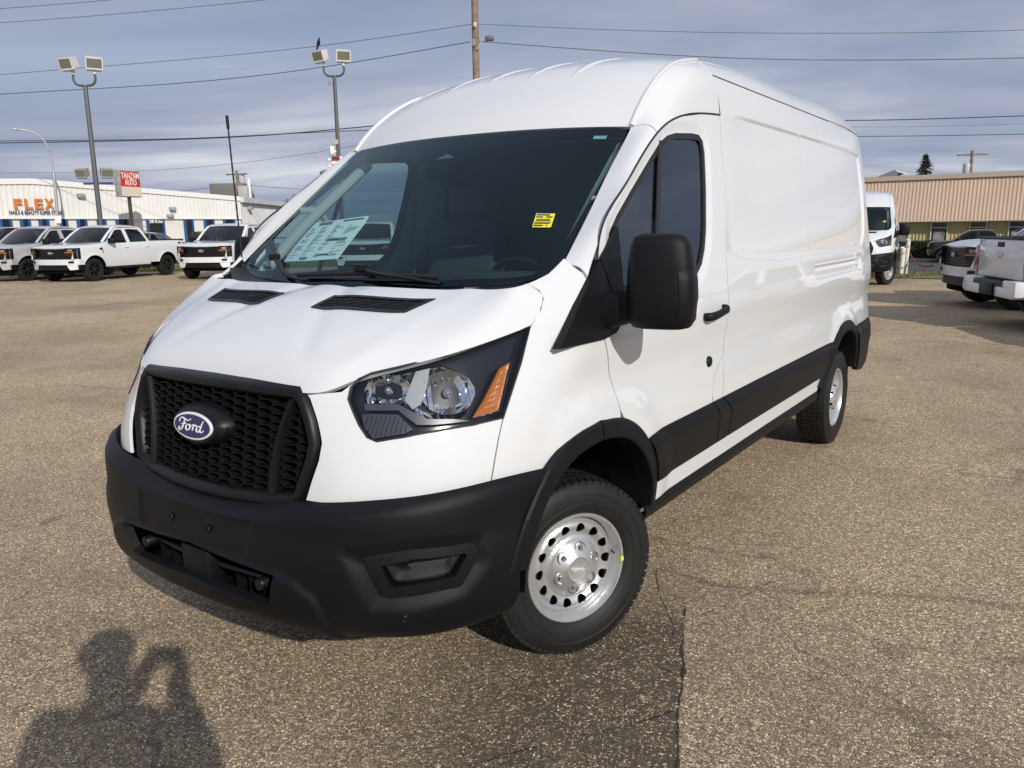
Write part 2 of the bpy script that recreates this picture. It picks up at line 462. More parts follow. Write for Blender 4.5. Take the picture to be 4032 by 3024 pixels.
# ================================================================== the white van (nose at y = 0, facing -y, driver's side +x)
def sstep(a, b, x):
    k = np.clip((np.asarray(x, float) - a) / (b - a), 0, 1); return k * k * (3 - 2 * k)
PROF = Spl([.26, .40, .50, .60, .72, .82, .95, 1.08, 1.22, 1.32, 1.41, 1.55, 1.8, 2.0, 2.12, 2.22, 2.30, 2.35, 2.40, 2.44, 2.47],
           [.980, .994, 1.002, 1.011, 1.018, 1.020, 1.012, 1.000, 1.015, 1.009, .997, .977, .941, .910, .890, .871, .850, .831, .800, .765, .72])
TAPER = Spl([-1, 0, .40, .55, .70, .85, 1.0, 1.2, 2.5, 4.7, 5.2, 5.5, 5.75, 5.88, 5.95], [.12, .075, .047, .037, .027, .013, .004, 0, 0, 0, .006, .018, .038, .075, .14])
WHEELS = ((1.005, .50, .47), (4.76, .47, .45))
def flare(y, z):
    f = np.zeros_like(y)
    for wy, wz, wr in WHEELS:
        r = np.hypot(y - wy, z - wz); f += .015 * (1 - sstep(wr + .03, wr + .17, r)) * sstep(.3, .6, z)
    return f
def side_x(y, z): return PROF(z) - TAPER(y) + flare(y, z)
def Sd(y, z):
    y = np.atleast_1d(np.asarray(y, float)); z = np.atleast_1d(np.asarray(z, float)); return np.stack([side_x(y, z), y, z], 1)
Sd.dom = (.4, 5.95, .28, 2.46)

def build_van():
    root = thing('delivery_van', 'large white cargo van with black honeycomb grille parked alone on gravel', 'van')
    W, K = M_WHITE, M_BLACK
    # ---------------- nose surface: plan curves stacked by height
    nz = [.78, .90, 1.0, 1.1, 1.2, 1.3, 1.4, 1.5, 1.6]
    nx = [[(.36, .075), (.46, .088), (.57, .112), (.69, .170), (.80, .258), (.885, .37), (.948, .52), (.985, .70)],
          [(.36, .088), (.47, .105), (.58, .128), (.70, .188), (.81, .280), (.89, .39), (.948, .535), (.985, .71)],
          [(.36, .105), (.47, .128), (.58, .160), (.70, .226), (.81, .318), (.888, .425), (.943, .555), (.982, .72)],
          [(.36, .125), (.465, .150), (.58, .205), (.70, .277), (.80, .368), (.88, .475), (.936, .595), (.977, .745)],
          [(.36, .165), (.46, .185), (.58, .252), (.70, .335), (.795, .43), (.868, .535), (.928, .65), (.973, .78)],
          [(.36, .27), (.46, .285), (.58, .34), (.70, .42), (.79, .51), (.86, .605), (.917, .71), (.966, .82)],
          [(.36, .45), (.46, .46), (.575, .50), (.69, .57), (.775, .645), (.84, .71), (.90, .785), (.955, .87)],
          [(.36, .70), (.46, .71), (.575, .74), (.68, .78), (.76, .82), (.82, .86), (.885, .91), (.940, .97)],
          [(.36, .90), (.46, .91), (.57, .93), (.67, .96), (.75, .985), (.81, 1.01), (.87, 1.035), (.925, 1.06)]]
    tail = [(.87, 1.02, 1.22)] * 6 + [(.95, 1.06, 1.22), (1.03, 1.11, 1.22), (1.1, 1.15, 1.22)]
    P = []
    for z, row, tl in zip(nz, nx, tail):
        P.append([(x, y, z) for x, y in row] + [(float(PROF(z)) - float(TAPER(y)), y, z) for y in tl])
    P = np.array(P).transpose(1, 0, 2)
    def nose_extra(Q):
        Q = Q.copy(); w = sstep(.66, .80, Q[:, 1]); Q[:, 0] += flare(Q[:, 1], Q[:, 2]) * w; return Q
    N = Grid(P, V=nz, extra=nose_extra)
    # ---------------- hood surface
    hc = [[(0, .143, 1.150), (0, .170, 1.197), (0, .26, 1.277), (0, .40, 1.354), (0, .54, 1.402), (0, .69, 1.437)],
          [(.25, .148, 1.150), (.25, .175, 1.197), (.25, .265, 1.274), (.25, .405, 1.350), (.25, .545, 1.399), (.25, .69, 1.437)],
          [(.40, .156, 1.149), (.40, .186, 1.197), (.40, .28, 1.272), (.40, .415, 1.345), (.40, .55, 1.394), (.40, .695, 1.436)],
          [(.50, .180, 1.155), (.50, .215, 1.203), (.50, .305, 1.270), (.50, .43, 1.340), (.50, .56, 1.391), (.50, .70, 1.435)],
          [(.58, .252, 1.190), (.58, .285, 1.226), (.58, .36, 1.284), (.58, .47, 1.342), (.58, .59, 1.391), (.58, .71, 1.435)],
          [(.75, .408, 1.247), (.75, .435, 1.274), (.75, .49, 1.315), (.75, .565, 1.357), (.75, .64, 1.397), (.748, .725, 1.440)],
          [(.85, .560, 1.288), (.85, .578, 1.310), (.85, .607, 1.340), (.848, .65, 1.376), (.840, .695, 1.411), (.830, .745, 1.449)],
          [(.925, .700, 1.330), (.926, .708, 1.345), (.924, .72, 1.368), (.914, .735, 1.395), (.896, .752, 1.424), (.872, .775, 1.458)]]
    def hood_extra(Q):
        Q = Q.copy(); ax = np.abs(Q[:, 0]); y = Q[:, 1]
        xc = np.interp(y, [.15, .45, .70], [.40, .215, .10]); xo = np.interp(y, [.15, .45, .7], [.52, .60, .66])
        w = sstep(.18, .30, y)
        Q[:, 2] += w * (.005 * np.exp(-((ax - xo) / .05) ** 2) - .006 * np.exp(-((ax - xc) / .05) ** 2)); return Q
    hcol = hit(N, 4, [(970, 42)]) + hit(N, 5, [(1580, 1040), (1600, 1000), (1612, 945), (1590, 905), (1530, 866)])
    hcol = N(np.array([q[0] for q in hcol]), np.array([q[1] for q in hcol])); hc[7] = [tuple(q) for q in hcol]
    hp = np.array(hc); full = np.concatenate([hp[:0:-1] * [-1, 1, 1], hp])
    Hs = Grid(full, U=np.concatenate([-np.array([0, .25, .40, .5, .60, .84, 1.02, 1.20])[:0:-1], [0, .25, .40, .5, .60, .84, 1.02, 1.20]]), V=[0, .055, .18, .34, .49, .65], extra=hood_extra)
    u0, u1, v0, v1 = Hs.dom
    vents = []
    # hood vents, taken from the photograph on the driver's side
    vq = hit(Hs, 5, [(430, 990), (545, 933), (1052, 950), (905, 1015)], dom=(0, u1, v0, v1))
    hood = panel('hood', Hs, [(u0, v0), (u1, v0), (u1, v1), (u0, v1)], W, root, step=.03, gap=.0025, flange=.02, flip=False,
                 holes=[vq, [(-a, b) for a, b in vq]])[0]
    for sgn in (1, -1):
        q = [(sgn * a, b) for a, b in vq]
        Hd = offset_surf(Hs, -.012); Hu = offset_surf(Hs, .004)
        vent = panel('hood_vent', Hd, inset(q, .001), M_DARK, root, step=.05, gap=0, flange=0)[0]
        ring = inset(q, -.004); rin = inset(q, .014)
        panel('vent_frame', Hu, ring, M_BLACK2, vent, holes=[rin], step=.03, gap=0, flange=.016)
        A, B_, C_, D_ = [np.array(t) for t in rin]       # front-in, rear-in, rear-out, front-out
        for k in range(1, 7):
            f = k / 7; a = A + (B_ - A) * f; b = D_ + (C_ - D_) * f
            pts = [a + (b - a) * t for t in np.linspace(0, 1, 9)]; Q = Hs(np.array([p[0] for p in pts]), np.array([p[1] for p in pts])) + [0, 0, .0]
            tube('vent_slat', Q, .0045, M_BLACK2, vent, seg=6, flat=(1.0, .5))
        for k in range(1, 5):
            f = k / 5; a = A + (D_ - A) * f; b = B_ + (C_ - B_) * f
            Q = Hs(np.linspace(a[0], b[0], 5), np.linspace(a[1], b[1], 5))
            tube('vent_bar', Q, .003, M_BLACK2, vent, seg=6)
    # ---------------- outlines on the nose, from the photograph
    hl = hit(N, 4, [(135, 300), (200, 270), (330, 240), (560, 185), (780, 110), (970, 42), (925, 215), (875, 370), (838, 485), (690, 520), (520, 548), (360, 578), (225, 600), (180, 580), (140, 520), (105, 440), (88, 395), (100, 340)])
    hlm = hl
    cutb = hit(N, 4, [(775, 820)])[0]
    btop = hit(N, 4, [(775, 820), (640, 850), (500, 878), (330, 900), (160, 910), (20, 905)]) + hit(N, 2, [(1365, 1612)])
    gedge = hit(N, 2, [(1365, 1612), (1405, 1480), (1450, 1350), (1470, 1235), (1440, 1090), (1392, 945), (1370, 915)])
    hoodseam = hit(N, 2, [(1370, 917), (1480, 908), (1600, 897), (1650, 860)])
    face = gedge + hoodseam[1:] + [hl[0]] + hl[:8:-1][::1]
    # order: grille edge upward, hood seam to the lamp, lamp inner edge down to its lower rear corner, cut down, bumper edge back
    face = gedge[:-1] + hoodseam + [hl[0]] + [hl[i] for i in (17, 16, 15, 14, 13, 12, 11, 10, 9, 8)] + btop[:-1]
    panel('front_panel', N, face, W, root, step=.03, gap=.0022, mirror=True)
    # fender
    arch_o = hit(N, 4, [(1060, 738), (1130, 640), (1220, 550), (1310, 500), (1408, 486)])
    dfront = hit(N, 4, [(1408, 490), (1405, 450), (1375, 350), (1350, 270), (1345, 200), (1325, 95)])
    ftop = hit(N, 6, [(215, 1135)]) + hit(N, 5, [(1840, 825)]) + hit(N, 5, [(1720, 735), (1640, 815), (1570, 850), (1525, 868)])
    hside = hit(N, 5, [(1590, 905), (1612, 945), (1600, 1000)])
    fend = [hl[5], hl[6], hl[7], hl[8]] + hit(N, 4, [(775, 820), (900, 790)]) + arch_o + dfront[1:] + ftop + hside
    panel('fender', N, fend, W, root, step=.03, gap=.0022, mirror=True)
    # ---------------- headlight: dark housing, reflectors, amber marker, clear lens
    for sgn in (1, -1):
        mf = (lambda S: (lambda u, v: S(u, v) * np.array([sgn, 1, 1])))
        NN = mf(N); fl = sgn < 0
        hp_ = hl
        lampm = panel('headlight', mf(offset_surf(N, -.05)), hp_, mat('lamp_housing', (.006, .007, .009), .16), root, step=.04, gap=.0, flange=-.047, flip=fl)[0]
        lampm['label'] = 'headlamp with chrome bowl reflectors and amber side marker'
        def lampfield(crop_pts, depth, dome=0.0):
            q = hit(offset_surf(N, -depth), 4, crop_pts, dom=N.dom); return q
        S3 = mf(offset_surf(N, -.030))
        q = lampfield([(165, 350), (185, 315), (290, 285), (480, 245), (545, 238), (610, 260), (650, 320), (665, 400), (650, 450), (610, 480), (560, 490), (470, 490), (330, 415), (180, 415)], .03)
        rf = panel('reflector', S3, q, M_CHROME, lampm, step=.02, gap=0, flange=.02, flip=fl, rec=[(inset(q, .010), .030, .022)])[0]
        q = lampfield([(415, 262), (482, 246), (470, 330), (440, 420), (400, 445), (362, 402)], .022)
        panel('reflector_fin', mf(offset_surf(N, -.022)), q, mat('frosted_plastic', (.26, .27, .29), .35, bump=(300, .6)), rf, step=.02, gap=0, flange=.01, flip=fl)
        # two parabolic bowls built of upright facets, each with its bulb shade
        for (px, py), rad, asp in (((278, 350), .060, 1.25), ((570, 362), .088, 1.0)):
            uv = hit(offset_surf(N, -.026), 4, [(px, py)], dom=N.dom)[0]; c0 = offset_surf(N, -.026)(np.array([uv[0]]), np.array([uv[1]]))[0]
            nn = normals(N, np.array([uv[0]]), np.array([uv[1]]))[0]; c0 = c0 * [sgn, 1, 1]; nn = nn * [sgn, 1, 1]
            R = np.array(Vector(nn).to_track_quat('Z', 'Y').to_matrix()); V = []; F = []
            nu, nv = 9, 12
            for i in range(nu):
                x0_, x1_ = -1 + 2 * i / nu, -1 + 2 * (i + 1) / nu
                for e, x in ((0, x0_), (1, x1_)):
                    xm = (x0_ + x1_) / 2; h = math.sqrt(max(0.02, 1 - x * x))
                    for j in range(nv + 1):
                        y = (-1 + 2 * j / nv) * h; dep = -.040 * (1 - min(1, xm * xm * .9 + y * y * .9)) + (.004 if e else -.002)
                        V.append(R @ np.array([x * rad * asp, y * rad * .80, dep]) + c0)
                o = i * 2 * (nv + 1); F += [(o + j, o + nv + 1 + j, o + nv + 2 + j, o + j + 1) for j in range(nv)]
            mesh('lamp_bowl', V, F, M_CHROME, lampm)
            V, F = lathe_data([(0, .012), (rad * .16, .010), (rad * .20, .0), (rad * .20, -.03)], 14, 'z'); mesh('bulb_shade', [R @ np.array(v) * 1.0 + c0 + nn * -.012 for v in V], F, mat('bulb_grey', (.30, .31, .33), .25, metal=.6), lampm, smooth=True)
        q = lampfield([(205, 465), (330, 470), (400, 540), (360, 560), (205, 585), (160, 530), (150, 470)], .02)
        tl_ = panel('turn_signal', mf(offset_surf(N, -.028)), q, mat('ribbed_grey_reflector', (.10, .10, .11), .25, metal=.6), lampm, step=.02, gap=0, flange=.01, flip=fl)[0]
        qa = np.array(q)
        for k in range(12):                                        # ribs of the lower lamp
            uu = qa[:, 0].min() + (qa[:, 0].max() - qa[:, 0].min()) * (k + .5) / 12
            vv = [v for v in np.linspace(qa[:, 1].min(), qa[:, 1].max(), 12) if inside(q, np.array([uu]), np.array([v]))[0]]
            if len(vv) > 2:
                Q = mf(offset_surf(N, -.026))(np.full(3, uu), np.linspace(vv[0], vv[-1], 3)); tube('lamp_rib', Q, .0022, mat('ribbed_grey_reflector', (.10, .10, .11), .25, metal=.6), tl_, seg=4)
        q = lampfield([(878, 208), (862, 275), (822, 452), (685, 490), (740, 395), (815, 245)], .012)
        am = panel('amber_marker', mf(offset_surf(N, -.022)), q, M_AMBER, lampm, step=.02, gap=0, flange=-.012, flip=fl, rec=[(inset(q, .012), .010, .012)])[0]
        A0, A1 = np.array(q[0]), np.array(q[2]); B0, B1 = np.array(q[5]), np.array(q[3])
        for k in range(1, 8):                                      # moulded ribs across the amber block
            f = k / 8; a_, b_ = A0 + (A1 - A0) * f, B0 + (B1 - B0) * f; d_ = (b_ - a_) * .06; a_, b_ = a_ + d_, b_ - d_
            tube('amber_rib', mf(offset_surf(N, -.029))(np.linspace(a_[0], b_[0], 4), np.linspace(a_[1], b_[1], 4)), .0028, M_AMBER, am, seg=5)
        e_ = np.array(q); tube('marker_frame', mf(offset_surf(N, -.011))(e_[:, 0], e_[:, 1]), .003, mat('lamp_housing', (.006, .007, .009), .16), am, seg=5, closed=True)
        q = lampfield([(165, 418), (330, 420), (470, 492), (600, 492), (680, 500), (500, 520), (420, 520), (330, 450), (170, 450)], .02)
        panel('lamp_bezel', mf(offset_surf(N, -.018)), q, mat('satin_grey_trim', (.05, .052, .058), .3), lampm, step=.03, gap=0, flange=.01, flip=fl)
        panel('lens', mf(offset_surf(N, .002)), hp_, M_LENS, lampm, step=.03, gap=.003, flange=.012, flip=fl)
        e = hp_ ; Q = mf(offset_surf(N, .0))(np.array([a for a, b in e]), np.array([b for a, b in e]))
        tube('lamp_seal', Q, .0035, M_SEAL, lampm, seg=6, closed=True)
    # ---------------- grille
    def Gs(x, z):
        x = np.atleast_1d(np.asarray(x, float)); z = np.atleast_1d(np.asarray(z, float))
        y = .072 + (z - .80) * .155 + .22 * x * x; return np.stack([x, y, z], 1)
    Gs.dom = (-.6, .6, .7, 1.25)
    go = hit(Gs, 2, [(1330, 862), (1392, 935), (1440, 1080), (1472, 1230), (1450, 1350), (1405, 1480), (1365, 1600), (1320, 1650)], dom=(0, .6, .7, 1.25))
    bot = [(.30, go[-1][1] - .012), (.15, go[-1][1] - .02), (0, go[-1][1] - .022)]
    tp = [(0, go[0][1] + .004), (.2, go[0][1] + .003)]
    half = tp + go + bot
    outl = half[1:-1] + [half[-1]] + [(-a, b) for a, b in half[-2:0:-1]] + [half[0]]
    inn = inset(outl, .047)
    gr = panel('grille', offset_surf(Gs, .012, 1), inset(outl, .006), M_DARK, root, step=.06, gap=0, flange=0, flip=False)[0]
    for v in gr.data.vertices: v.co.y += .05
    gr['label'] = 'black honeycomb grille with oval badge'
    # surround: rounded, proud ring
    rings = []
    for d, off in ((-.002, .03), (.004, -.012), (.016, -.024), (.032, -.018), (.044, .0), (.05, .045)):
        q = densify(inset(outl, d), 9); Q = Gs(np.array([a for a, b in q]), np.array([b for a, b in q])); Q[:, 1] += off; rings.append(Q)
    n = len(rings[0]); V = [v for r in rings for v in r]; F = []
    for i in range(len(rings) - 1):
        for j in range(n): F.append((i * n + j, i * n + (j + 1) % n, (i + 1) * n + (j + 1) % n, (i + 1) * n + j))
    so_ = mesh('grille_surround', V, F, M_BLACK2, gr, smooth=True)
    so_.data.flip_normals() if False else None
    # honeycomb
    V = []; F = []
    cw, ch = .070, .0265; t = .0026
    for c in range(-11, 12):
        for r in range(-2, 18):
            x = c * cw * .8; z = .80 + (r + .5 * (c % 2)) * ch
            hexa = [(-cw * .5, 0), (-cw * .3, ch * .5), (cw * .3, ch * .5), (cw * .5, 0)]
            for i in range(3):
                (ax, az), (bx, bz) = hexa[i], hexa[i + 1]
                a = (x + ax, z + az); b = (x + bx, z + bz); mid = ((a[0] + b[0]) / 2, (a[1] + b[1]) / 2)
                if not inside(inn, np.array([mid[0]]), np.array([mid[1]]))[0]: continue
                ya = .072 + (a[1] - .80) * .155 + .22 * a[0] ** 2; yb = .072 + (b[1] - .8) * .155 + .22 * b[0] ** 2
                dx, dz = b[0] - a[0], b[1] - a[1]; L_ = math.hypot(dx, dz); ox, oz = -dz / L_ * t, dx / L_ * t
                o = len(V)
                for dy, k in ((-.004, .45), (.028, 1)):
                    V += [(a[0] + ox * k, ya + dy, a[1] + oz * k), (b[0] + ox * k, yb + dy, b[1] + oz * k), (b[0] - ox * k, yb + dy, b[1] - oz * k), (a[0] - ox * k, ya + dy, a[1] - oz * k)]
                F += [(o, o + 1, o + 2, o + 3), (o, o + 4, o + 5, o + 1), (o + 2, o + 6, o + 7, o + 3), (o + 1, o + 5, o + 6, o + 2), (o + 3, o + 7, o + 4, o)]
    mesh('grille_mesh', V, F, M_BLACK2, gr)
    for sgn in (1, -1):
        V = []; F = []
        cz = [(.398, 1.130), (.372, 1.07), (.345, .98), (.333, .90), (.328, .80)]; cz = curve(cz, 4)
        for i, (x, z) in enumerate(cz):
            y = .072 + (z - .8) * .155 + .22 * x * x
            w = .013
            for a, b in ((-w, -.004), (-w * .6, -.016), (w * .6, -.016), (w, -.004), (w, .03), (-w, .03)): V.append((sgn * (x + a), y + b, z))
        for i in range(len(cz) - 1):
            for k in range(6):
                a = i * 6 + k; b = i * 6 + (k + 1) % 6; F.append((a, b, b + 6, a + 6) if sgn > 0 else (a, a + 6, b + 6, b))
        o = mesh('grille_bar', V, F, M_BLACK, gr, smooth=True); o.data.set_sharp_from_angle(angle=math.radians(40))
    # badge: oval pod, blue field, white rim and script
    bc = np.array([0, .070, 1.012]); tilt = .16
    def bpt(a, b, d): return np.array([a, bc[1] + d + b * .155, bc[2] + b])
    def oval(rx, rz, d, n=40): return [bpt(rx * math.cos(2 * math.pi * k / n), rz * math.sin(2 * math.pi * k / n), d) for k in range(n)]
    def loftr(name, rs, m, parent, cap=True):
        n = len(rs[0]); V = [p for r in rs for p in r]; F = [(i * n + j, (i + 1) * n + j, (i + 1) * n + (j + 1) % n, i * n + (j + 1) % n) for i in range(len(rs) - 1) for j in range(n)]
        if cap: F.append(tuple((len(rs) - 1) * n + j for j in range(n)))
        o = mesh(name, V, F, m, parent, smooth=True); o.data.set_sharp_from_angle(angle=math.radians(30)); return o
    loftr('badge_pod', [oval(.145, .072, .04), oval(.138, .068, .01), oval(.116, .056, -.012), oval(.110, .049, -.014)], M_BLACK2, gr)
    bd = loftr('badge', [oval(.106, .045, -.012), oval(.106, .045, -.019), oval(.103, .0425, -.0205)], mat('badge_white', (.8, .8, .8), .25, coat=.6), gr)
    bd['label'] = 'blue oval badge with white script'
    loftr('badge_field', [oval(.098, .038, -.019), oval(.098, .038, -.0215), oval(.0955, .0365, -.0220)], mat('badge_navy', (.005, .014, .10), .12, coat=.6), bd)
    ford_script(bd, lambda a, b: bpt(a, b, -.0235), .143, .0025)
    # ---------------- bumper
    plan = [(0, -.005), (.16, -.003), (.30, .006), (.46, .024), (.60, .053), (.74, .118), (.85, .205), (.93, .32), (.985, .47), (1.018, .66)]
    tz = [.795, .797, .805, .826, .84, .855, .866, .875, .880, .872]
    ti = [.095, .093, .086, .066, .060, .056, .050, .042, .034, .022]
    s2z = [.755, .756, .76, .775, .79, .81, .83, .845, .85, .845]
    pl = np.array(plan); tg = np.gradient(pl, axis=0); tg[0] = (1, 0); nr2 = np.stack([tg[:, 1], -tg[:, 0]], 1); nr2 /= np.linalg.norm(nr2, axis=1)[:, None]; nr2[0] = (0, -1)
    rows = []
    for i, (x, y) in enumerate(plan):
        col = [(tz[i], ti[i]), (tz[i] - .034, ti[i] * .30), (.735, .010), (.69, .003), (.61, .0), (.54, .006), (.47, .022), (.43, .042), (.40, .075), (.385, .12)]
        rows.append([(x - nr2[i][0] * d, y - nr2[i][1] * d, z) for z, d in col])
    rows = np.array(rows); fullb = np.concatenate([rows[:0:-1] * [-1, 1, 1], rows])
    Bm = Grid(fullb[:, ::-1]); bu0, bu1, bv1, bv0 = Bm.dom; um = (bu0 + bu1) / 2
    hd = (um, bu1, bv0, bv1)
    pocket = hit(Bm, 4, [(25, 960), (55, 1140), (120, 1280), (215, 1400), (420, 1395), (640, 1325), (745, 1185), (715, 1095), (400, 1120), (100, 1150)], dom=hd)
    pocket = hit(Bm, 4, [(90, 1160), (215, 1395), (420, 1390), (640, 1320), (745, 1185), (710, 1085), (400, 1125)], dom=hd)
    fog = hit(Bm, 4, [(158, 1172), (400, 1125), (690, 1092), (728, 1140), (722, 1165), (640, 1308), (560, 1325), (300, 1368), (250, 1355)], dom=hd)
    intake = hit(Bm, 3, [(1280, 1022), (1255, 1195), (1225, 1210)], dom=hd)
    itop = hit(Bm, 3, [(1280, 1018), (860, 862)], dom=hd); ibot = hit(Bm, 3, [(1225, 1212), (900, 1085)], dom=hd)
    mu = lambda q: (2 * um - q[0], q[1])
    ipoly = [itop[1], itop[0], intake[1], ibot[0], ibot[1]]
    vt = itop[1][1]; vb = ibot[1][1]
    ipoly = [(um, vt), itop[0], intake[1], ibot[0], (um, vb), mu(ibot[0]), mu(intake[1]), mu(itop[0])]
    end = [(bu1, bv0), (bu1, bv0 + .30), (bu1 - .03, bv1 - .06)]
    # rear edge follows the wheel opening
    re = hit(Bm, 4, [(1060, 738), (1010, 890), (960, 1040), (915, 1180), (975, 1168), (915, 1345), (885, 1395)], dom=hd)
    outlb = [(um, bv0)] + [(u, bv0) for u in np.linspace(um, re[0][0], 8)[1:]] + re[:3] + [re[3]] + [(re[5][0], re[5][1])] + [(re[6][0] - .02, bv1)]
    # plate field and lower skirt slightly pressed
    plate = hit(Bm, 3, [(1095, 665), (1060, 915)], dom=hd); pr = [plate[0], plate[1], mu(plate[1]), mu(plate[0])]
    outl2 = outlb + [mu(q) for q in outlb[:0:-1]]
    mfog = [mu(q) for q in fog]; mpock = [mu(q) for q in pocket]
    skid = hit(Bm, 3, [(1300, 1012), (1420, 1075), (1560, 1190), (1780, 1408)], dom=hd)
    sk = [skid[0], skid[1], skid[2], (skid[3][0], bv1 - .05)]
    skp = sk + [mu(q) for q in sk[::-1]]
    bump = panel('front_bumper', Bm, outl2, K, root, holes=[ipoly, inset(fog, .010), inset(mfog, .010)], step=.03, gap=.001, flange=.03, flip=False,
                 rec=[(pocket, .026, .038), (mpock, .026, .038), (pr, .007, .014), (skp, -.016, .016)])[0]
    bump['label'] = 'black grained plastic bumper with lower intake slot'
    # fog lamp blanks
    for sgn in (1, -1):
        f = fog if sgn > 0 else mfog
        base = panel('fog_blank', offset_surf(Bm, -.052), inset(f, .004), M_BLACK2, bump, step=.04, gap=.0, flange=.01)[0]
        panel('fog_frame', offset_surf(Bm, -.014), inset(f, -.004), K, base, holes=[inset(f, .034)], step=.03, gap=0, flange=.03)
        pts = [(235, 1195), (420, 1165), (600, 1138), (640, 1140), (652, 1165), (600, 1260), (560, 1280), (330, 1312), (300, 1305)]
        ins_ = hit(Bm, 4, pts, dom=hd); ins_ = ins_ if sgn > 0 else [mu(q) for q in ins_]
        panel('fog_plate', offset_surf(Bm, -.032), ins_, K, base, step=.02, gap=.003, flange=.02, rec=[(inset(ins_, .022), .014, .016)])
        gp = hit(Bm, 4, [(360, 1200), (590, 1160), (600, 1185), (560, 1235), (410, 1258), (390, 1245)], dom=hd); gp = gp if sgn > 0 else [mu(q) for q in gp]
        panel('fog_mesh', offset_surf(Bm, -.043), gp, mat('fine_black_mesh', (.02, .02, .02), .5, bump=(260, 1.0)), base, step=.03, gap=.0, flange=.006)
        pk = hit(Bm, 4, [(362, 1455)], dom=hd)[0]; pk = pk if sgn > 0 else mu(pk)
        c = Bm(np.array([pk[0]]), np.array([pk[1]]))[0]; nn = normals(Bm, np.array([pk[0]]), np.array([pk[1]]))[0]
        R = Vector(nn).to_track_quat('Z', 'Y').to_matrix(); V, F = lathe_data([(.013, -.004), (.013, .0035), (.0115, .0045), (.0105, .001), (.0085, .001), (.008, .003), (0, .0035)], 20, 'z')
        mesh('parking_sensor', [np.array(R @ Vector(v)) + c for v in V], F, M_BLACK2, bump, smooth=True)
    # behind the intake
    mesh('intake_floor', [(-.37, .045, .462), (.37, .045, .462), (.37, .20, .45), (-.37, .20, .45)], [(0, 1, 2, 3)], M_BLACK2, bump)
    mesh('intake_back', [(-.62, .17, .70), (.62, .17, .70), (.62, .17, .38), (-.62, .17, .38)], [(0, 1, 2, 3)], M_DARK, bump)
    for sgn in (1, -1): tube('tow_bar', [(sgn * .345, .072, .545), (sgn * .09, .05, .545)], .011, M_BLACK2, bump, seg=10)
    for sgn in (1, -1):
        V, F = lathe_data([(0, -.022), (.018, -.022), (.021, -.018), (.021, .03), (.012, .03)], 20, 'y')
        o = mesh('tow_eye_cap', [(v[0] + sgn * .322, v[1] + .045, v[2] + .54) for v in V], F, M_BLACK2, bump, smooth=True); o.data.set_sharp_from_angle(angle=math.radians(40))
        for k in range(3):
            box('intake_fin', (sgn * (.15 + .07 * k), .095, .52), (.006, .06, .12), M_BLACK2, bump)
        c = Bm(np.array([um + sgn * .103]), np.array([hit(Bm, 3, [(815, 708)], dom=hd)[0][1]]))[0]
        V, F = lathe_data([(.0155, .0), (.0155, -.004), (.012, -.004), (.010, .004), (0, .004)], 18, 'y')
        mesh('plate_plug', [(v[0] + c[0], v[1] + c[1] + .004, v[2] + c[2]) for v in V], F, M_BLACK2, bump, smooth=True)
    box('intake_post', (0, .045, .525), (.15, .07, .15), K, bump, bev=.012)
    # ---------------- doors and sides (driver's side first, mirrored)
    dtop = [(1.04, 1.530), (1.061, 1.584), (1.104, 1.647), (1.269, 1.766), (1.455, 1.89), (1.636, 2.001), (1.782, 2.066), (1.929, 2.107), (2.196, 2.146), (2.42, 2.162)]
    drear = [(2.385, 2.0), (2.345, 1.70), (2.30, 1.51), (2.283, 1.37), (2.268, 1.20), (2.265, 1.034)]
    dlow = [(2.119, .945), (2.085, .855), (2.100, .817), (2.150, .749), (2.135, .605), (2.075, .520)]
    archd = [(1.447, .605), (1.427, .699), (1.381, .780), (1.366, .806), (1.287, .877), (1.20, .925), (1.164, .938)]
    dq = N(np.array([q[0] for q in dfront]), np.array([q[1] for q in dfront]))
    dfr = [(q[1], q[2]) for q in dq[1:]] + [(1.03, 1.40)]
    door = dtop + drear + dlow + [(1.44, .520)] + archd + dfr
    win = [(1.16, 1.615), (1.24, 1.682), (1.378, 1.776), (1.575, 1.904), (1.70, 1.980), (1.78, 2.012), (1.87, 2.030), (2.06, 2.045), (2.14, 2.045), (2.178, 2.02), (2.184, 1.97), (2.150, 1.80), (2.10, 1.62), (2.062, 1.54), (2.01, 1.475), (1.95, 1.437), (1.88, 1.42), (1.70, 1.412), (1.30, 1.405), (1.16, 1.41)]
    for d in panel('front_door', Sd, door, W, root, holes=[win], step=.035, gap=.0028, mirror=True, rec=[(smooth_poly(inset(win, -.03), 1), .010, .03)]):
        sgn = 1 if d.data.vertices[0].co.x > 0 else -1
        mfl = (lambda S: (lambda u, v: S(u, v) * np.array([sgn, 1, 1]))); fl = sgn < 0
        panel('window_seal', mfl(offset_surf(Sd, -.012)), inset(win, -.006), M_SEAL, d, holes=[inset(win, .022)], step=.05, gap=0, flange=.02, flip=fl)
        w_ = inset(win, .018)
        front = [q for q in w_ if q[0] < 1.60]; 
        def clip(poly, keep_left):                              # split the pane at the slanted divider bar
            xd = lambda z: 1.70 + (z - 1.98) * .35
            out = []
            for i in range(len(poly)):
                a, b = poly[i], poly[(i + 1) % len(poly)]; sa = (a[0] - xd(a[1])) * (1 if keep_left else -1); sb = (b[0] - xd(b[1])) * (1 if keep_left else -1)
                if sa <= 0: out.append(a)
                if sa * sb < 0: k = sa / (sa - sb); out.append((a[0] + (b[0] - a[0]) * k, a[1] + (b[1] - a[1]) * k))
            return out
        for kl in (True, False):
            panel('side_window', mfl(offset_surf(Sd, -.020)), clip(w_, kl), M_SGLASS, d, step=.06, gap=0, flange=.004, flip=fl)
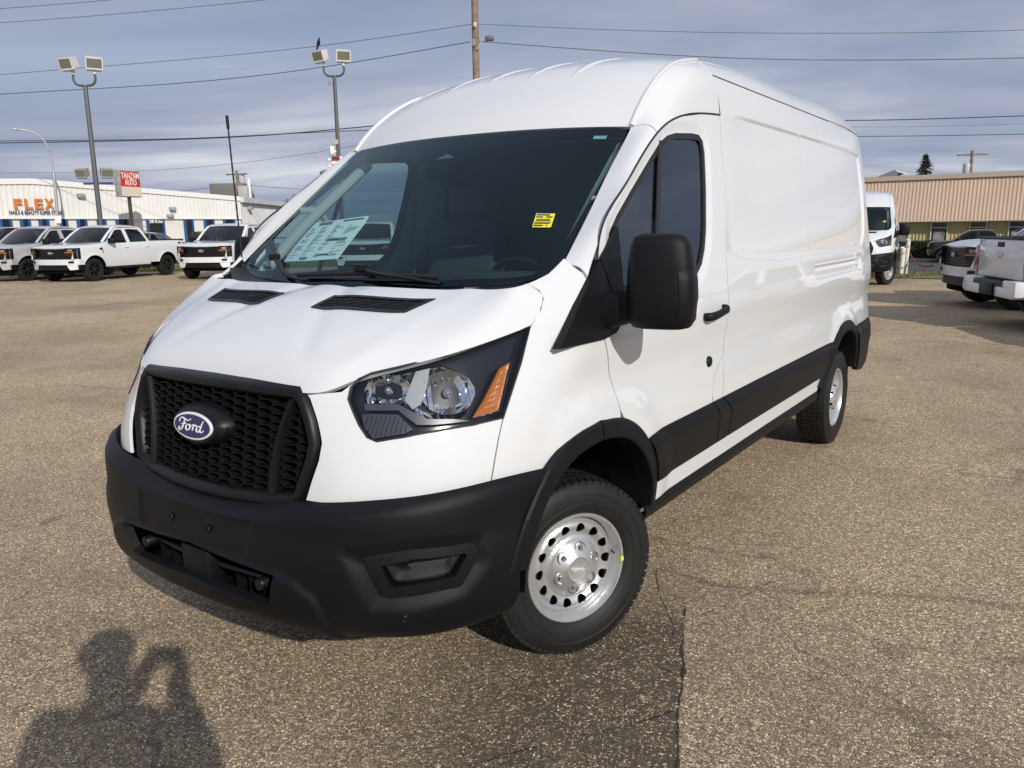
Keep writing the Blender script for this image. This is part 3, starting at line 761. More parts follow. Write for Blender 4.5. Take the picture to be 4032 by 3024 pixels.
        Q = mfl(offset_surf(Sd, -.012))(np.array([1.70, 1.635, 1.50]), np.array([1.985, 1.80, 1.405])); tube('window_divider', Q, .013, M_SEAL, d, seg=8, flat=(1, .7))
        # handle: dished cup and strap
        if True:
            cup = [(2.062 + .062 * math.cos(t), 1.243 + .052 * math.sin(t)) for t in np.linspace(0, 2 * math.pi, 24, endpoint=False)]
            panel('handle_cup', mfl(offset_surf(Sd, .002)), cup, W, d, step=.012, gap=0, flange=.0, flip=fl, rec=[(inset(cup, .014), .020, .026)])
            pth = [(1.955, 1.238, .004), (1.965, 1.240, .030), (2.0, 1.243, .040), (2.08, 1.249, .040), (2.15, 1.255, .036), (2.185, 1.258, .028), (2.192, 1.258, .002)]
            Q = [np.array([sgn * (float(side_x(np.array(y), np.array(z))) + o), y, z]) for y, z, o in pth]
            tube('door_handle', curve(Q, 4), .0150, M_BLACK, d, seg=10, flat=(.60, 1.25))
            V, F = lathe_data([(.026, -.004), (.026, .006), (.021, .012), (.012, .013), (0, .011)], 22, 'x')
            cx = float(side_x(np.array(2.064), np.array(1.02)))
            o = mesh('door_lock', [((v[0] + cx) * sgn, v[1] + 2.064, v[2] + 1.02) for v in V], F if sgn > 0 else [f[::-1] for f in F], M_BLACK2, d, smooth=True)
    pil = [(2.270, 1.034), (2.119 + .004, .945), (2.089, .855), (2.104, .817), (2.154, .749), (2.139, .605), (2.079, .520), (2.19, .520), (2.278, .61), (2.318, .743), (2.226, .822), (2.240, .948)]
    panel('pillar_panel', Sd, pil[::-1], W, root, step=.03, gap=.002, mirror=True)
    # rear side skin: seam at the roof, rear arch cut out, split by a vertical joint
    archr = [(4.145, .608), (4.20, .66), (4.276, .715), (4.35, .79), (4.43, .86), (4.54, .915), (4.66, .937), (4.80, .937), (4.93, .905), (5.03, .845), (5.06, .80)]
    seam = [(2.44, 2.352), (3.2, 2.352), (4.5, 2.352), (5.6, 2.352), (5.80, 2.352), (5.93, 2.34)]
    rearedge = [(5.93, 2.0), (5.93, 1.4), (5.93, .86)]
    lowr = [(5.07, .86)] + archr[::-1][1:] + [(4.10, .520), (2.20, .520), (2.285, .61), (2.325, .743), (2.233, .822), (2.247, .948), (2.272, 1.034)] + [(q[0] + .004, q[1]) for q in drear[-2::-1]] + [(2.424, 2.162)]
    skin = seam + rearedge + lowr
    def split(poly, yc, left):
        out = []
        for i in range(len(poly)):
            a, b = poly[i], poly[(i + 1) % len(poly)]; sa = (a[0] - yc) * (1 if left else -1); sb = (b[0] - yc) * (1 if left else -1)
            if sa <= 0: out.append(a)
            if sa * sb < 0: k = sa / (sa - sb); out.append((a[0] + (b[0] - a[0]) * k, a[1] + (b[1] - a[1]) * k))
        return out
    up1 = [(2.62, 2.165), (2.72, 2.182), (3.80, 2.185), (3.80, 1.445), (2.50, 1.435), (2.50, 2.0)]
    upper = [(2.60, 2.150), (2.68, 2.178), (2.76, 2.182), (5.50, 2.182), (5.60, 2.14), (5.60, 1.70), (5.42, 1.50), (5.20, 1.452), (2.0, 1.430), (2.0, 2.0), (2.0, 2.150)]
    upper2 = smooth_poly(upper, 2)
    slot = [(3.86, 1.37), (5.24, 1.37), (5.24, 1.302), (3.86, 1.302)]
    for left in (True, False):
        panel('side_panel', Sd, split(skin, 3.80, left), W, root, step=.045, gap=.0008, mirror=True, rec=[(upper2, lambda u, v: .013 * sstep(2.27, 2.42, u) * (1 - (1 - sstep(2.45, 2.95, u)) * sstep(1.46, 2.05, v)), .011), (slot, .012, .010)])
    # cladding, sill and step
    def clad_off(u, v): return .003 + .017 * sstep(.832, .770, v) * 1.0 * sstep(.604, .62, v)
    Sc = offset_surf(Sd, clad_off)
    for poly in ([(1.357, .818), (1.383, .785), (1.429, .70), (1.449, .607), (2.130, .607), (2.146, .749), (2.098, .812), (2.09, .826), (1.46, .826), (1.40, .824)],
                 [(2.138, .607), (2.154, .749), (2.106, .812), (2.096, .826), (2.225, .826), (2.232, .812), (2.313, .743), (2.274, .607)],
                 [(2.282, .607), (2.321, .743), (2.240, .812), (2.233, .826), (4.385, .829), (4.36, .80), (4.276, .71), (4.20, .655), (4.147, .607)]):
        panel('side_cladding', Sc, poly, K, root, step=.022, gap=.0012, flange=.02, mirror=True)
    def Sp(u, v):        # step: v runs over the profile
        u = np.atleast_1d(np.asarray(u, float)); v = np.atleast_1d(np.asarray(v, float))
        x = Spl([0, .02, .04, .07, .10, .13], [.990, 1.004, 1.012, 1.012, 1.0, .95])(v); z = Spl([0, .02, .04, .07, .10, .13], [.524, .519, .508, .480, .452, .440])(v)
        return np.stack([x, u, z], 1)
    for a, b in ((1.405, 2.195), (2.198, 4.09)):
        panel('side_step', Sp, [(a, 0), (b, 0), (b, .13), (a, .13)], K, root, step=.04, gap=.0, flange=.01, flip=True, mirror=True)
    # wheel arch lips
    def lip(name, inner, outer, parent):
        n = 28
        ci = curve(inner, 6); co = curve(outer, 6); 
        res_ = lambda c: [tuple(q) for q in Spl(np.linspace(0, 1, len(c)), np.array(c))(np.linspace(0, 1, n))]
        ci = res_(ci); co = res_(co); V = []
        for (iy, iz), (oy, oz) in zip(ci, co):
            def pt(f, off):
                y, z = oy + (iy - oy) * f, oz + (iz - oz) * f; return (float(side_x(np.array(y), np.array(z))) + off, y, z)
            V += [pt(0, -.01), pt(0, .006), pt(.12, .013), pt(.88, .016), pt(1, .010), pt(1.04, -.05), pt(1.06, -.18)]
        F = [(i * 7 + k, (i + 1) * 7 + k, (i + 1) * 7 + k + 1, i * 7 + k + 1) for i in range(n - 1) for k in range(6)]
        F = [f[::-1] for f in F]
        o = mesh(name, V, F, K, parent, smooth=True); o.data.set_sharp_from_angle(angle=math.radians(35)); mirror_of(o, parent)
    lip('wheel_arch_lip', [(.560, .56), (.600, .68), (.66, .77), (.745, .840), (.85, .882), (.98, .896)], [(.470, .575), (.520, .70), (.59, .80), (.665, .872), (.80, .938), (1.158, .941 - .0)][:5] + [(.985, .962)], root)
    lip('wheel_arch_lip', [(.986, .896), (1.115, .878), (1.214, .838), (1.328, .742), (1.395, .637), (1.412, .52)], [(.99, .962), (1.158, .941), (1.287, .877), (1.385, .78), (1.432, .699), (1.452, .52)], root)
    lip('wheel_arch_lip', [(4.150, .53), (4.26, .62), (4.379, .72), (4.50, .81), (4.62, .85), (4.76, .863), (4.90, .845), (5.02, .79), (5.10, .69), (5.13, .53)],
        [(4.09, .55), (4.20, .67), (4.33, .80), (4.47, .885), (4.60, .925), (4.76, .940), (4.92, .915), (5.06, .845), (5.16, .72), (5.20, .53)], root)
    # front inner wheel housings and floor
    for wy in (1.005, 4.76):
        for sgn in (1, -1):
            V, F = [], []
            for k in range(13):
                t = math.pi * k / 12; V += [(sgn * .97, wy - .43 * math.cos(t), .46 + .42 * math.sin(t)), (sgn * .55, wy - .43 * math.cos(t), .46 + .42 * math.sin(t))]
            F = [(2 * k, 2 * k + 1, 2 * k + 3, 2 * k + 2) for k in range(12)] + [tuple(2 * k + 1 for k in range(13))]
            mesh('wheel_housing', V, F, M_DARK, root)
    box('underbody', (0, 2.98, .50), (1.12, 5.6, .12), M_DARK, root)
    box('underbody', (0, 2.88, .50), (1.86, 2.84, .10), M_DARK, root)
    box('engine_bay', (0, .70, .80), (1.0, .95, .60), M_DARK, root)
    V, F = tube_data([(-.75, 4.76, .34), (.75, 4.76, .34)], .05, 10); mesh('rear_axle', V, F, M_DARK, root, smooth=True)
    # rear bumper corner
    rb = [(5.15, .862), (5.60, .862), (5.90, .855), (5.935, .60), (5.93, .50), (5.50, .455), (5.19, .50), (5.195, .56), (5.155, .72), (5.06, .842)]
    for o in panel('rear_bumper', offset_surf(Sd, lambda u, v: .006 + .02 * sstep(.86, .78, v)), rb, K, root, step=.04, gap=.002, flange=.04, mirror=True, rec=[]): pass
    box('rear_bumper', (0, 5.99, .56), (1.90, .14, .16), K, root, bev=.03)
    for sgn in (1, -1):
        V, F = lathe_data([(.035, -.03), (.035, .02), (.028, .035), (0, .037)], 16, 'x'); o = mesh('bumper_plug', [((v[0] + .955) * sgn, v[1] + 5.86, v[2] + .70) for v in V], F if sgn > 0 else [f[::-1] for f in F], K, root, smooth=True)
    # ---------------- roof, rails, pillars
    cen = [(1.535, 2.062), (1.60, 2.135), (1.72, 2.235), (1.90, 2.345), (2.15, 2.437), (2.5, 2.497), (3.0, 2.528), (4.3, 2.535), (5.5, 2.53), (5.90, 2.47)]
    Ci = [(.800, 1.645, 2.045), (.797, 1.695, 2.10), (.790, 1.79, 2.182), (.776, 1.94, 2.28), (.757, 2.16, 2.372), (.742, 2.44, 2.430), (.728, 3.0, 2.470), (.722, 4.3, 2.478), (.72, 5.5, 2.472), (.70, 5.90, 2.43)]
    R = []
    for f in (-1, -.8, -.5, -.25, 0, .25, .5, .8, 1):
        a = abs(f); R.append([(f * c[0], cy + (c[1] - cy) * a ** 2.0, cz + (c[2] - cz) * a ** 2.6) for (cy, cz), c in zip(cen, Ci)])
    Rf = Grid(R); ru0, ru1, rv0, rv1 = Rf.dom
    panel('roof', Rf, [(ru0, rv0), (ru1, rv0), (ru1, rv1), (ru0, rv1)], W, root, step=.06, gap=0, flange=.015)
    for f in (-.62, -.33, 0, .33, .62):                               # pressed ribs along the roof
        pass
    rc = (ru0 + ru1) / 2; rh = (ru1 - ru0) / 2
    for f in (-.80, -.48, -.16, .16, .48):
        u = rc + rh * f; v0_ = .34 + .08 * (1 - abs(f)); V = []; F = []
        vs = np.linspace(v0_, rv1 - .1, 44); ww = .022 + .0 * vs
        for i, v in enumerate(vs):
            w = .028 * min(1, (i + .3) / 2.0); h = .0045 * min(1, i / 2.0)
            for du, hh in ((-w, -.002), (-w * .7, h), (w * .7, h), (w, -.002)):
                V.append(offset_surf(Rf, hh)(np.array([u + du]), np.array([v]))[0])
        F = [(i * 4 + k, i * 4 + k + 1, i * 4 + 5 + k, i * 4 + 4 + k) for i in range(len(vs) - 1) for k in range(3)] + [(0, 1, 2, 3)]
        o = mesh('roof_rib', V, F, W, root, smooth=True); o.data.set_sharp_from_angle(angle=math.radians(60))
    # A pillar + cab rail strip
    inn_ = [(.887, .955, 1.512), (.876, 1.06, 1.595), (.857, 1.21, 1.71), (.83, 1.41, 1.868), (.80, 1.645, 2.045)] + [Ci[i] for i in (1, 2, 3, 4, 5)]
    midp = [(.945, .965, 1.508), (.934, 1.075, 1.612), (.917, 1.235, 1.738), (.892, 1.44, 1.895), (.868, 1.665, 2.048), (.862, 1.755, 2.103), (.856, 1.875, 2.168), (.850, 2.03, 2.243), (.843, 2.22, 2.313), (.838, 2.44, 2.344)]
    outp = [(.965, 1.475), (1.067, 1.594), (1.25, 1.753), (1.455, 1.891), (1.66, 2.014), (1.782, 2.068), (1.929, 2.109), (2.10, 2.134), (2.27, 2.154), (2.42, 2.164)]
    St = Grid(np.array([inn_, midp, [(float(side_x(np.array(y), np.array(z))), y, z) for y, z in outp]]))
    a0, a1, b0, b1 = St.dom
    i4 = St.V[4]
    panel('a_pillar', St, [(a0, b0), (a1, b0), (a1, i4 - .003), (a0, i4 - .003)], W, root, step=.025, gap=.001, flange=.015, mirror=True)
    panel('cab_rail', St, [(a0, i4), (a1, i4), (a1, b1), (a0, b1)], W, root, step=.025, gap=.001, flange=.015, mirror=True)
    rl = []
    for (x, y, z), (mx_, mz_), (ox, oz) in zip([Ci[i] for i in (5, 6, 7, 8, 9)], [(.797, 2.402), (.793, 2.41), (.79, 2.413), (.785, 2.41), (.755, 2.385)], [(.8325, 2.354)] * 5):
        rl.append([(x, y, z), (mx_, y, mz_), (float(side_x(np.array(y), np.array(2.354))), y, 2.354)])
    Rl = Grid(np.array(rl).transpose(1, 0, 2)); c0, c1, d0, d1 = Rl.dom
    panel('roof_rail', Rl, [(c0, d0), (c1, d0), (c1, d1), (c0, d1)], W, root, step=.05, gap=.001, flange=.015, mirror=True)
    for sgn in (1, -1):                                           # raised drip moulding along the cab edge
        tube('drip_moulding', [(sgn * x, y, z + .003) for x, y, z in curve(Ci[:6], 6)], .012, W, root, seg=10, flat=(1, .7))
    panel('joint_backing', offset_surf(Sd, -.010), [(2.30, 2.0), (2.60, 2.0), (2.60, 2.36), (2.30, 2.36)], W, root, step=.05, gap=0, flange=0, mirror=True)
    for sgn in (1, -1):                                            # dark shut lines: door frame, roof joint, upright joint behind the door
        for nm, pts, r in (('door_seal', dtop, .0042), ('roof_seam', seam[:5], .0032), ('body_seam', [(2.424, 2.163), (2.432, 2.26), (2.440, 2.352)], .0022)):
            c = curve(pts, 6); Q = [(sgn * (float(side_x(np.array(y), np.array(z))) + .0008), y, z) for y, z in c]; tube(nm, Q, r, M_SEAL, root, seg=6)
    # rear wall and doors
    ring = [(float(side_x(np.array(5.93), np.array(z))), z) for z in np.linspace(.50, 2.34, 16)] + [(.70, 2.43), (.4, 2.46), (0, 2.47)]
    for sgn in (1, -1):
        V = [(sgn * .004, 5.935, .50)] + [(sgn * x, 5.935, z) for x, z in ring]; V[-1] = (sgn * .004, 5.935, 2.47)
        dr = mesh('rear_door', V, [tuple(range(len(V)))] if sgn < 0 else [tuple(range(len(V)))[::-1]], W, root)
        box('tail_lamp', (sgn * .80, 5.945, 1.35), (.08, .03, .70), mat('red_lens', (.35, .01, .01), .15, coat=1), dr, bev=.01)
    # ---------------- windscreen
    wb = [(0, .765, 1.425), (.35, .785, 1.428), (.62, .845, 1.440), (.78, .905, 1.458), (.872, .962, 1.50)]
    wt = [(0, 1.535, 2.060), (.32, 1.552, 2.058), (.565, 1.583, 2.054), (.71, 1.615, 2.050), (.797, 1.643, 2.044)]
    rowsw = []
    for a, b in zip(wb, wt):
        a = np.array(a); b = np.array(b); rowsw.append([a + (b - a) * t + np.array([0, -.02, .018]) * (4 * t * (1 - t)) * .9 * (1 - (a[0] / .872) ** 4) for t in np.linspace(0, 1, 6)])
    rowsw = np.array(rowsw); fw = np.concatenate([rowsw[:0:-1] * [-1, 1, 1], rowsw]); Ws = Grid(fw); w0, w1, x0, x1 = Ws.dom; wm = (w0 + w1) / 2
    whole = [(w0 + .0, x0 + .03), (w0 + .03, x0), (w1 - .03, x0), (w1, x0 + .03), (w1, x1 - .05), (w1 - .012, x1 - .012), (w1 - .05, x1), (w0 + .05, x1), (w0 + .012, x1 - .012), (w0, x1 - .05)]
    ws = panel('windscreen', Ws, whole, M_GLASS, root, step=.06, gap=.002, flange=.004)[0]
    ws['label'] = 'green tinted windscreen with black frit border'
    clear = hit(Ws, 5, [(2005, 100), (2022, 120), (1995, 200), (1700, 690), (1640, 765), (1560, 815), (1480, 828)], dom=(wm, w1, x0, x1))
    sens = hit(Ws, 5, [(960, 140), (1010, 240), (1015, 325), (1060, 328), (1240, 205), (1430, 92)], dom=(w0, w1, x0, x1))
    cr = [(2 * wm - a, b) for a, b in clear[::-1]]
    vt_ = clear[0][1]
    inner = clear + [(wm, clear[-1][1] - .002)] + cr + [(2 * wm - clear[0][0], vt_)] + [(sens[0][0] - .02, vt_ + .002), sens[0], sens[1], sens[2], sens[3], sens[4], (sens[5][0], vt_ + .004)]
    inner2 = []
    for q in inner:
        if not inner2 or math.hypot(q[0] - inner2[-1][0], q[1] - inner2[-1][1]) > .004: inner2.append(q)
    panel('frit_border', offset_surf(Ws, -.006), inset(whole, .002), mat('frit_black', (.004, .004, .005), .6, spec=.0), ws, holes=[inner2], step=.04, gap=0, flange=0)
    # stickers on the inside of the glass
    def sheet(name, crop, pts, off, m, parent=ws):
        q = hit(Ws, crop, pts, dom=(w0, w1, x0, x1)); return panel(name, offset_surf(Ws, off), q, m, parent, step=.04, gap=0, flange=0)[0], q
    paper = paper_mat()
    st, sq = sheet('price_sheet', 5, [(440, 548), (715, 510), (690, 555), (555, 730), (275, 747), (400, 590)], -.010, paper)
    st['label'] = 'white printed price sheet inside the windscreen'
    def ink(parent, q4, rects, off, m):
        """flat print: rectangles in the unit square of the quad q4"""
        q4 = [np.array(t) for t in q4]
        V = []; F = []; S = offset_surf(Ws, off)
        for a0_, b0_, a1_, b1_ in rects:
            for a, b in ((a0_, b0_), (a1_, b0_), (a1_, b1_), (a0_, b1_)):
                p = q4[0] * (1 - a) * (1 - b) + q4[1] * a * (1 - b) + q4[2] * a * b + q4[3] * (1 - a) * b; V.append(S(np.array([p[0]]), np.array([p[1]]))[0])
            k = len(V); F.append((k - 4, k - 3, k - 2, k - 1))
        mesh('print', V, F, m, parent)
    rnd = random.Random(4)
    sh = hit(Ws, 5, [(440, 548), (715, 510), (555, 730), (275, 747)], dom=(w0, w1, x0, x1))
    lines = []
    for c0_ in (.04, .27, .53, .77):
        b = .16
        while b < .93:
            if rnd.random() < .82: lines.append((c0_, b, c0_ + .05 + rnd.random() * .14, b + .014))
            b += .031
    ink(st, sh, lines, -.0085, mat('print_grey', (.30, .36, .38), .6))
    for r4 in ((.14, .03, .40, .11), (.30, .93, .44, .97)): ink(st, sh, [r4], -.0085, mat('print_blue', (.05, .13, .32), .5))
    for r4 in ((.60, .04, .95, .075), (.56, .50, .90, .56), (.58, .86, .78, .90)): ink(st, sh, [r4], -.0085, mat('print_dark', (.03, .035, .04), .5))
    yl, yq = sheet('yellow_stock_label', 5, [(1578, 510), (1675, 512), (1652, 582), (1556, 581)], .003, mat('yellow_paper', (.78, .70, .03), .6))
    yl['label'] = 'yellow stock label on the windscreen'
    yk = [(.05, .07, .75, .16), (.05, .23, .42, .31), (.58, .22, .92, .31), (.1, .42, .86, .47), (.1, .50, .86, .55), (.05, .62, .95, .66), (.05, .70, .88, .77), (.05, .84, .55, .93), (.70, .85, .78, .93)]
    ink(yl, yq, yk, .0045, mat('print_dark', (.03, .035, .04), .5))
    sheet('window_tag', 5, [(1872, 92), (1944, 90), (1932, 115), (1866, 115)], -.010, mat('pale_blue_tag', (.35, .55, .60), .5))
    sheet('vin_plate', 5, [(1205, 882), (1308, 880), (1305, 898), (1200, 899)], -.004, mat('vin_grey', (.10, .13, .13), .5))
    sheet('sensor_cover', 5, [(1120, 198), (1155, 216), (1058, 228)], -.004, mat('sensor_grey', (.10, .10, .11), .3))
    # ---------------- cowl, wipers, antenna
    cw_ = [[(x, y - .055, z - .004) for x, y, z in [(s * a, b, c) for a, b, c in wb]] for s in (1,)][0]
    V = []; F = []
    top = [(-x, y, z) for x, y, z in wb[:0:-1]] + wb
    for x, y, z in top: V += [(x * .985, y - .10, z - .022), (x * .985, y - .03, z - .02), (x, y + .03, z + .012)]
    F = [(i * 3 + k, i * 3 + 3 + k, i * 3 + 4 + k, i * 3 + 1 + k) for i in range(len(top) - 1) for k in range(2)]
    mesh('cowl', V, F, M_BLACK2, root, smooth=True)
    def wpt(crop, p, off): 
        q = hit(Ws, crop, [p], dom=(w0, w1, x0, x1))[0]; return offset_surf(Ws, off)(np.array([q[0]]), np.array([q[1]]))[0]
    def wiper(bl, arm):
        B_ = [wpt(5, p, .018) for p in bl]; A_ = [wpt(5, p, o) for p, o in arm]
        w = tube('wiper', curve(A_, 5), .009, M_BLACK2, root, seg=8, flat=(1.2, .7))
        tube('wiper_blade', curve(B_, 5), .010, M_SEAL, w, seg=8, flat=(.8, 1.0))
        m_ = (B_[0] + B_[-1]) / 2
        bm = bmesh.new(); bm_box(bm, Vector(A_[0]), (.05, .03, .03), bev=.006); from_bm('wiper_joint', bm, M_BLACK2, w, smooth='auto')
    wiper([(370, 838), (550, 832), (720, 832), (900, 842), (1085, 853)], [((700, 818), .035), ((760, 840), .035), ((900, 862), .03), ((1100, 888), .02)])
    wiper([(232, 678), (262, 745), (300, 830)], [((262, 760), .035), ((285, 800), .035), ((330, 852), .03), ((420, 868), .02)])
    ab = np.array([-.885, .955, 1.440]); at = on_plane(893, 455, 0, -.90); 
    an = lathe('antenna_base', [(0, .05), (.008, .05), (.012, .03), (.022, .012), (.026, 0), (.026, -.01)], M_BLACK2, root, 16, 'z'); an.location = tuple(ab)
    tube('antenna_mast', [ab + (at - ab) * t for t in np.linspace(.03, .93, 30)], [.0034 + .0010 * (k % 2) for k in range(30)], M_BLACK2, an, seg=6).location = tuple(-ab)
    tube('antenna_tip', [at - (at - ab) * .08, at], .007, M_BLACK2, an, seg=8).location = tuple(-ab)
    # ---------------- mirrors
    sail = [(.744, 1.250), (.879, 1.387), (1.045, 1.533), (1.105, 1.40), (1.112, 1.265), (1.02, 1.252)]
    sail2 = [(1.049, 1.535), (1.205, 1.645), (1.20, 1.50), (1.195, 1.42), (1.16, 1.30), (1.116, 1.268), (1.109, 1.40)]
    mbase = None
    for poly, nm in ((sail, 'sail_trim'), (sail2, 'mirror_base')):
        rr = panel(nm, offset_surf(Sd, .010), poly, M_BLACK, root, step=.03, gap=.0015, flange=.03, mirror=True)
    for sgn in (1, -1):
        mr = build_mirror(root, sgn)
    # ---------------- wheels
    for (wx, wy, st_) in ((.810, 1.088, 26), (-.810, 1.088, 26), (.885, 4.765, 0), (-.885, 4.765, 0)):
        build_wheel(root, wx, wy, .352, st_, rear=wy > 3)
    build_cabin(root)
    return root

def ford_script(parent, at, width, r):
    """white handwritten word on the oval badge, drawn as pen strokes"""
    s = width / 10.0
    strokes = [
        [(-5.0, .7), (-4.9, 1.5), (-4.2, 1.95), (-3.2, 1.75), (-2.2, 1.45), (-1.2, 1.6), (-.7, 2.0)],           # F top bar
        [(-3.1, 1.6), (-3.3, .6), (-3.7, -.5), (-4.3, -1.4), (-5.0, -1.6), (-5.3, -1.1), (-4.8, -.7)],           # F stem and foot
        [(-4.4, .15), (-3.5, .25), (-2.6, .5)],                                                                   # F middle
        [(-1.3, .35), (-2.1, .2), (-2.5, -.5), (-2.2, -1.25), (-1.5, -1.2), (-.9, -.5), (-1.0, .2), (-1.5, .35), (-.9, .0), (-.2, .25)],   # o
        [(-.2, .25), (.35, .45), (.3, -.3), (.0, -1.25)], [(.25, -.2), (.7, .25), (1.2, .45), (1.5, .1)],         # r
        [(3.0, .2), (2.3, .35), (1.7, -.3), (1.6, -1.0), (2.2, -1.3), (2.8, -.7), (3.2, .2)],                     # d bowl
        [(4.1, 2.0), (3.6, 1.1), (3.1, -.2), (3.0, -1.1), (3.6, -1.2), (4.3, -.6)],                               # d stem
    ]
    D = []
    for st in strokes:
        c = curve(st, 5); n = len(c); D.append(tube_data([at((a + .45) * s, b * s * .82) for a, b in c], [r * (.75 + .45 * math.sin(math.pi * i / (n - 1))) for i in range(n)], 6))
    V, F = join(D); mesh('badge_script', V, F, mat('badge_white', (.8, .8, .8), .25), parent, smooth=True)

def paper_mat():
    return mat('printed_paper', (.86, .87, .86), .6, var=(14, .04))

def build_mirror(root, sgn):
    """tall two-piece door mirror: grained shell on a fat arm"""
    fold = 0.0 if sgn > 0 else 1.0
    def T(p): return (sgn * (p[0] - .02), p[1] - .055, p[2])
    # housing: stacked rounded sections in z
    prof = [(1.296, .075, .060, 1.190), (1.302, .098, .080, 1.190), (1.325, .112, .090, 1.185), (1.40, .117, .092, 1.180), (1.50, .112, .088, 1.175), (1.575, .102, .080, 1.170), (1.606, .090, .068, 1.165), (1.618, .066, .045, 1.163)]
    n = 24; V = []
    for z, hx, hy, cy in prof:
        cx = 1.205 + (1.0 - (z - 1.3) / .32) * .004
        for k in range(n):
            t = 2 * math.pi * k / n; c, s = math.cos(t), math.sin(t); e = .55
            V.append(T((cx + hx * abs(c) ** e * np.sign(c), cy - .03 + hy * abs(s) ** e * np.sign(s) - .02 * c * 0, z)))
    F = [(i * n + k, i * n + (k + 1) % n, (i + 1) * n + (k + 1) % n, (i + 1) * n + k) for i in range(len(prof) - 1) for k in range(n)] + [tuple(range(n))[::-1], tuple((len(prof) - 1) * n + k for k in range(n))]
    if sgn < 0: F = [f[::-1] for f in F]
    h = mesh('door_mirror', V, F, M_BLACK, root, smooth=True); h.data.set_sharp_from_angle(angle=math.radians(50))
    h['label'] = 'tall black door mirror'
    # rotate the shell slightly about its centre so that its face looks forward and outwards
    R = Matrix.Translation((sgn * 1.2, 1.15, 0)) @ Matrix.Rotation(sgn * math.radians(14), 4, 'Z') @ Matrix.Translation((-sgn * 1.2, -1.15, 0)); h.data.transform(R)
    # lower outer cap
    V = []
    pr2 = [(1.345, .012), (1.352, .010), (1.40, .006), (1.46, .006), (1.495, .010), (1.50, .016)]
    m_ = 10
    for z, ins in pr2:
        i = np.interp(z, [p[0] for p in prof], [p[1] for p in prof]); j = np.interp(z, [p[0] for p in prof], [p[2] for p in prof]); cy = np.interp(z, [p[0] for p in prof], [p[3] for p in prof])
        for k in range(m_):
            t = -1.15 + 1.6 * k / (m_ - 1); c, s = math.cos(t), math.sin(t)
            e = .55; V.append(T((1.207 + (i + .008 - ins * .8) * abs(c) ** e * np.sign(c), cy - .03 + (j + .008 - ins * .8) * abs(s) ** e * np.sign(s), z)))
    F = [(a * m_ + k, a * m_ + k + 1, (a + 1) * m_ + k + 1, (a + 1) * m_ + k) for a in range(len(pr2) - 1) for k in range(m_ - 1)]
    if sgn < 0: F = [f[::-1] for f in F]
    c = mesh('mirror_cap', V, F, M_BLACK, h, smooth=True); c.data.transform(R)
    # arm
    V = []
    st = [(.99, 1.13, 1.345, .065, .075), (1.04, 1.13, 1.35, .055, .068), (1.08, 1.135, 1.36, .052, .062), (1.13, 1.14, 1.37, .052, .058)]
    for x, y, z, hy, hz in st:
        for k in range(16):
            t = 2 * math.pi * k / 16; cc, s = math.cos(t), math.sin(t); V.append(T((x, y + hy * abs(cc) ** .6 * np.sign(cc), z + hz * abs(s) ** .6 * np.sign(s))))
    F = [(i * 16 + k, (i + 1) * 16 + k, (i + 1) * 16 + (k + 1) % 16, i * 16 + (k + 1) % 16) for i in range(3) for k in range(16)]
    if sgn < 0: F = [f[::-1] for f in F]
    a = mesh('mirror_arm', V, F, M_BLACK, h, smooth=True)
    # glass looking back
    V = [T((1.205 + .09 * u, 1.236, 1.46 + .12 * v)) for u, v in ((-1, -1), (1, -1), (1, 1), (-1, 1))]
    g = mesh('mirror_glass', V, [(0, 1, 2, 3)] if sgn < 0 else [(3, 2, 1, 0)], M_CHROME, h); g.data.transform(R)
    if sgn < 0:                                                     # this one is swung back against the door
        R2 = Matrix.Translation((-1.04, 1.10, 0)) @ Matrix.Rotation(math.radians(-58), 4, 'Z') @ Matrix.Translation((1.04, -1.10, 0))
        for q in (h, c, g): q.data.transform(R2)
    return h

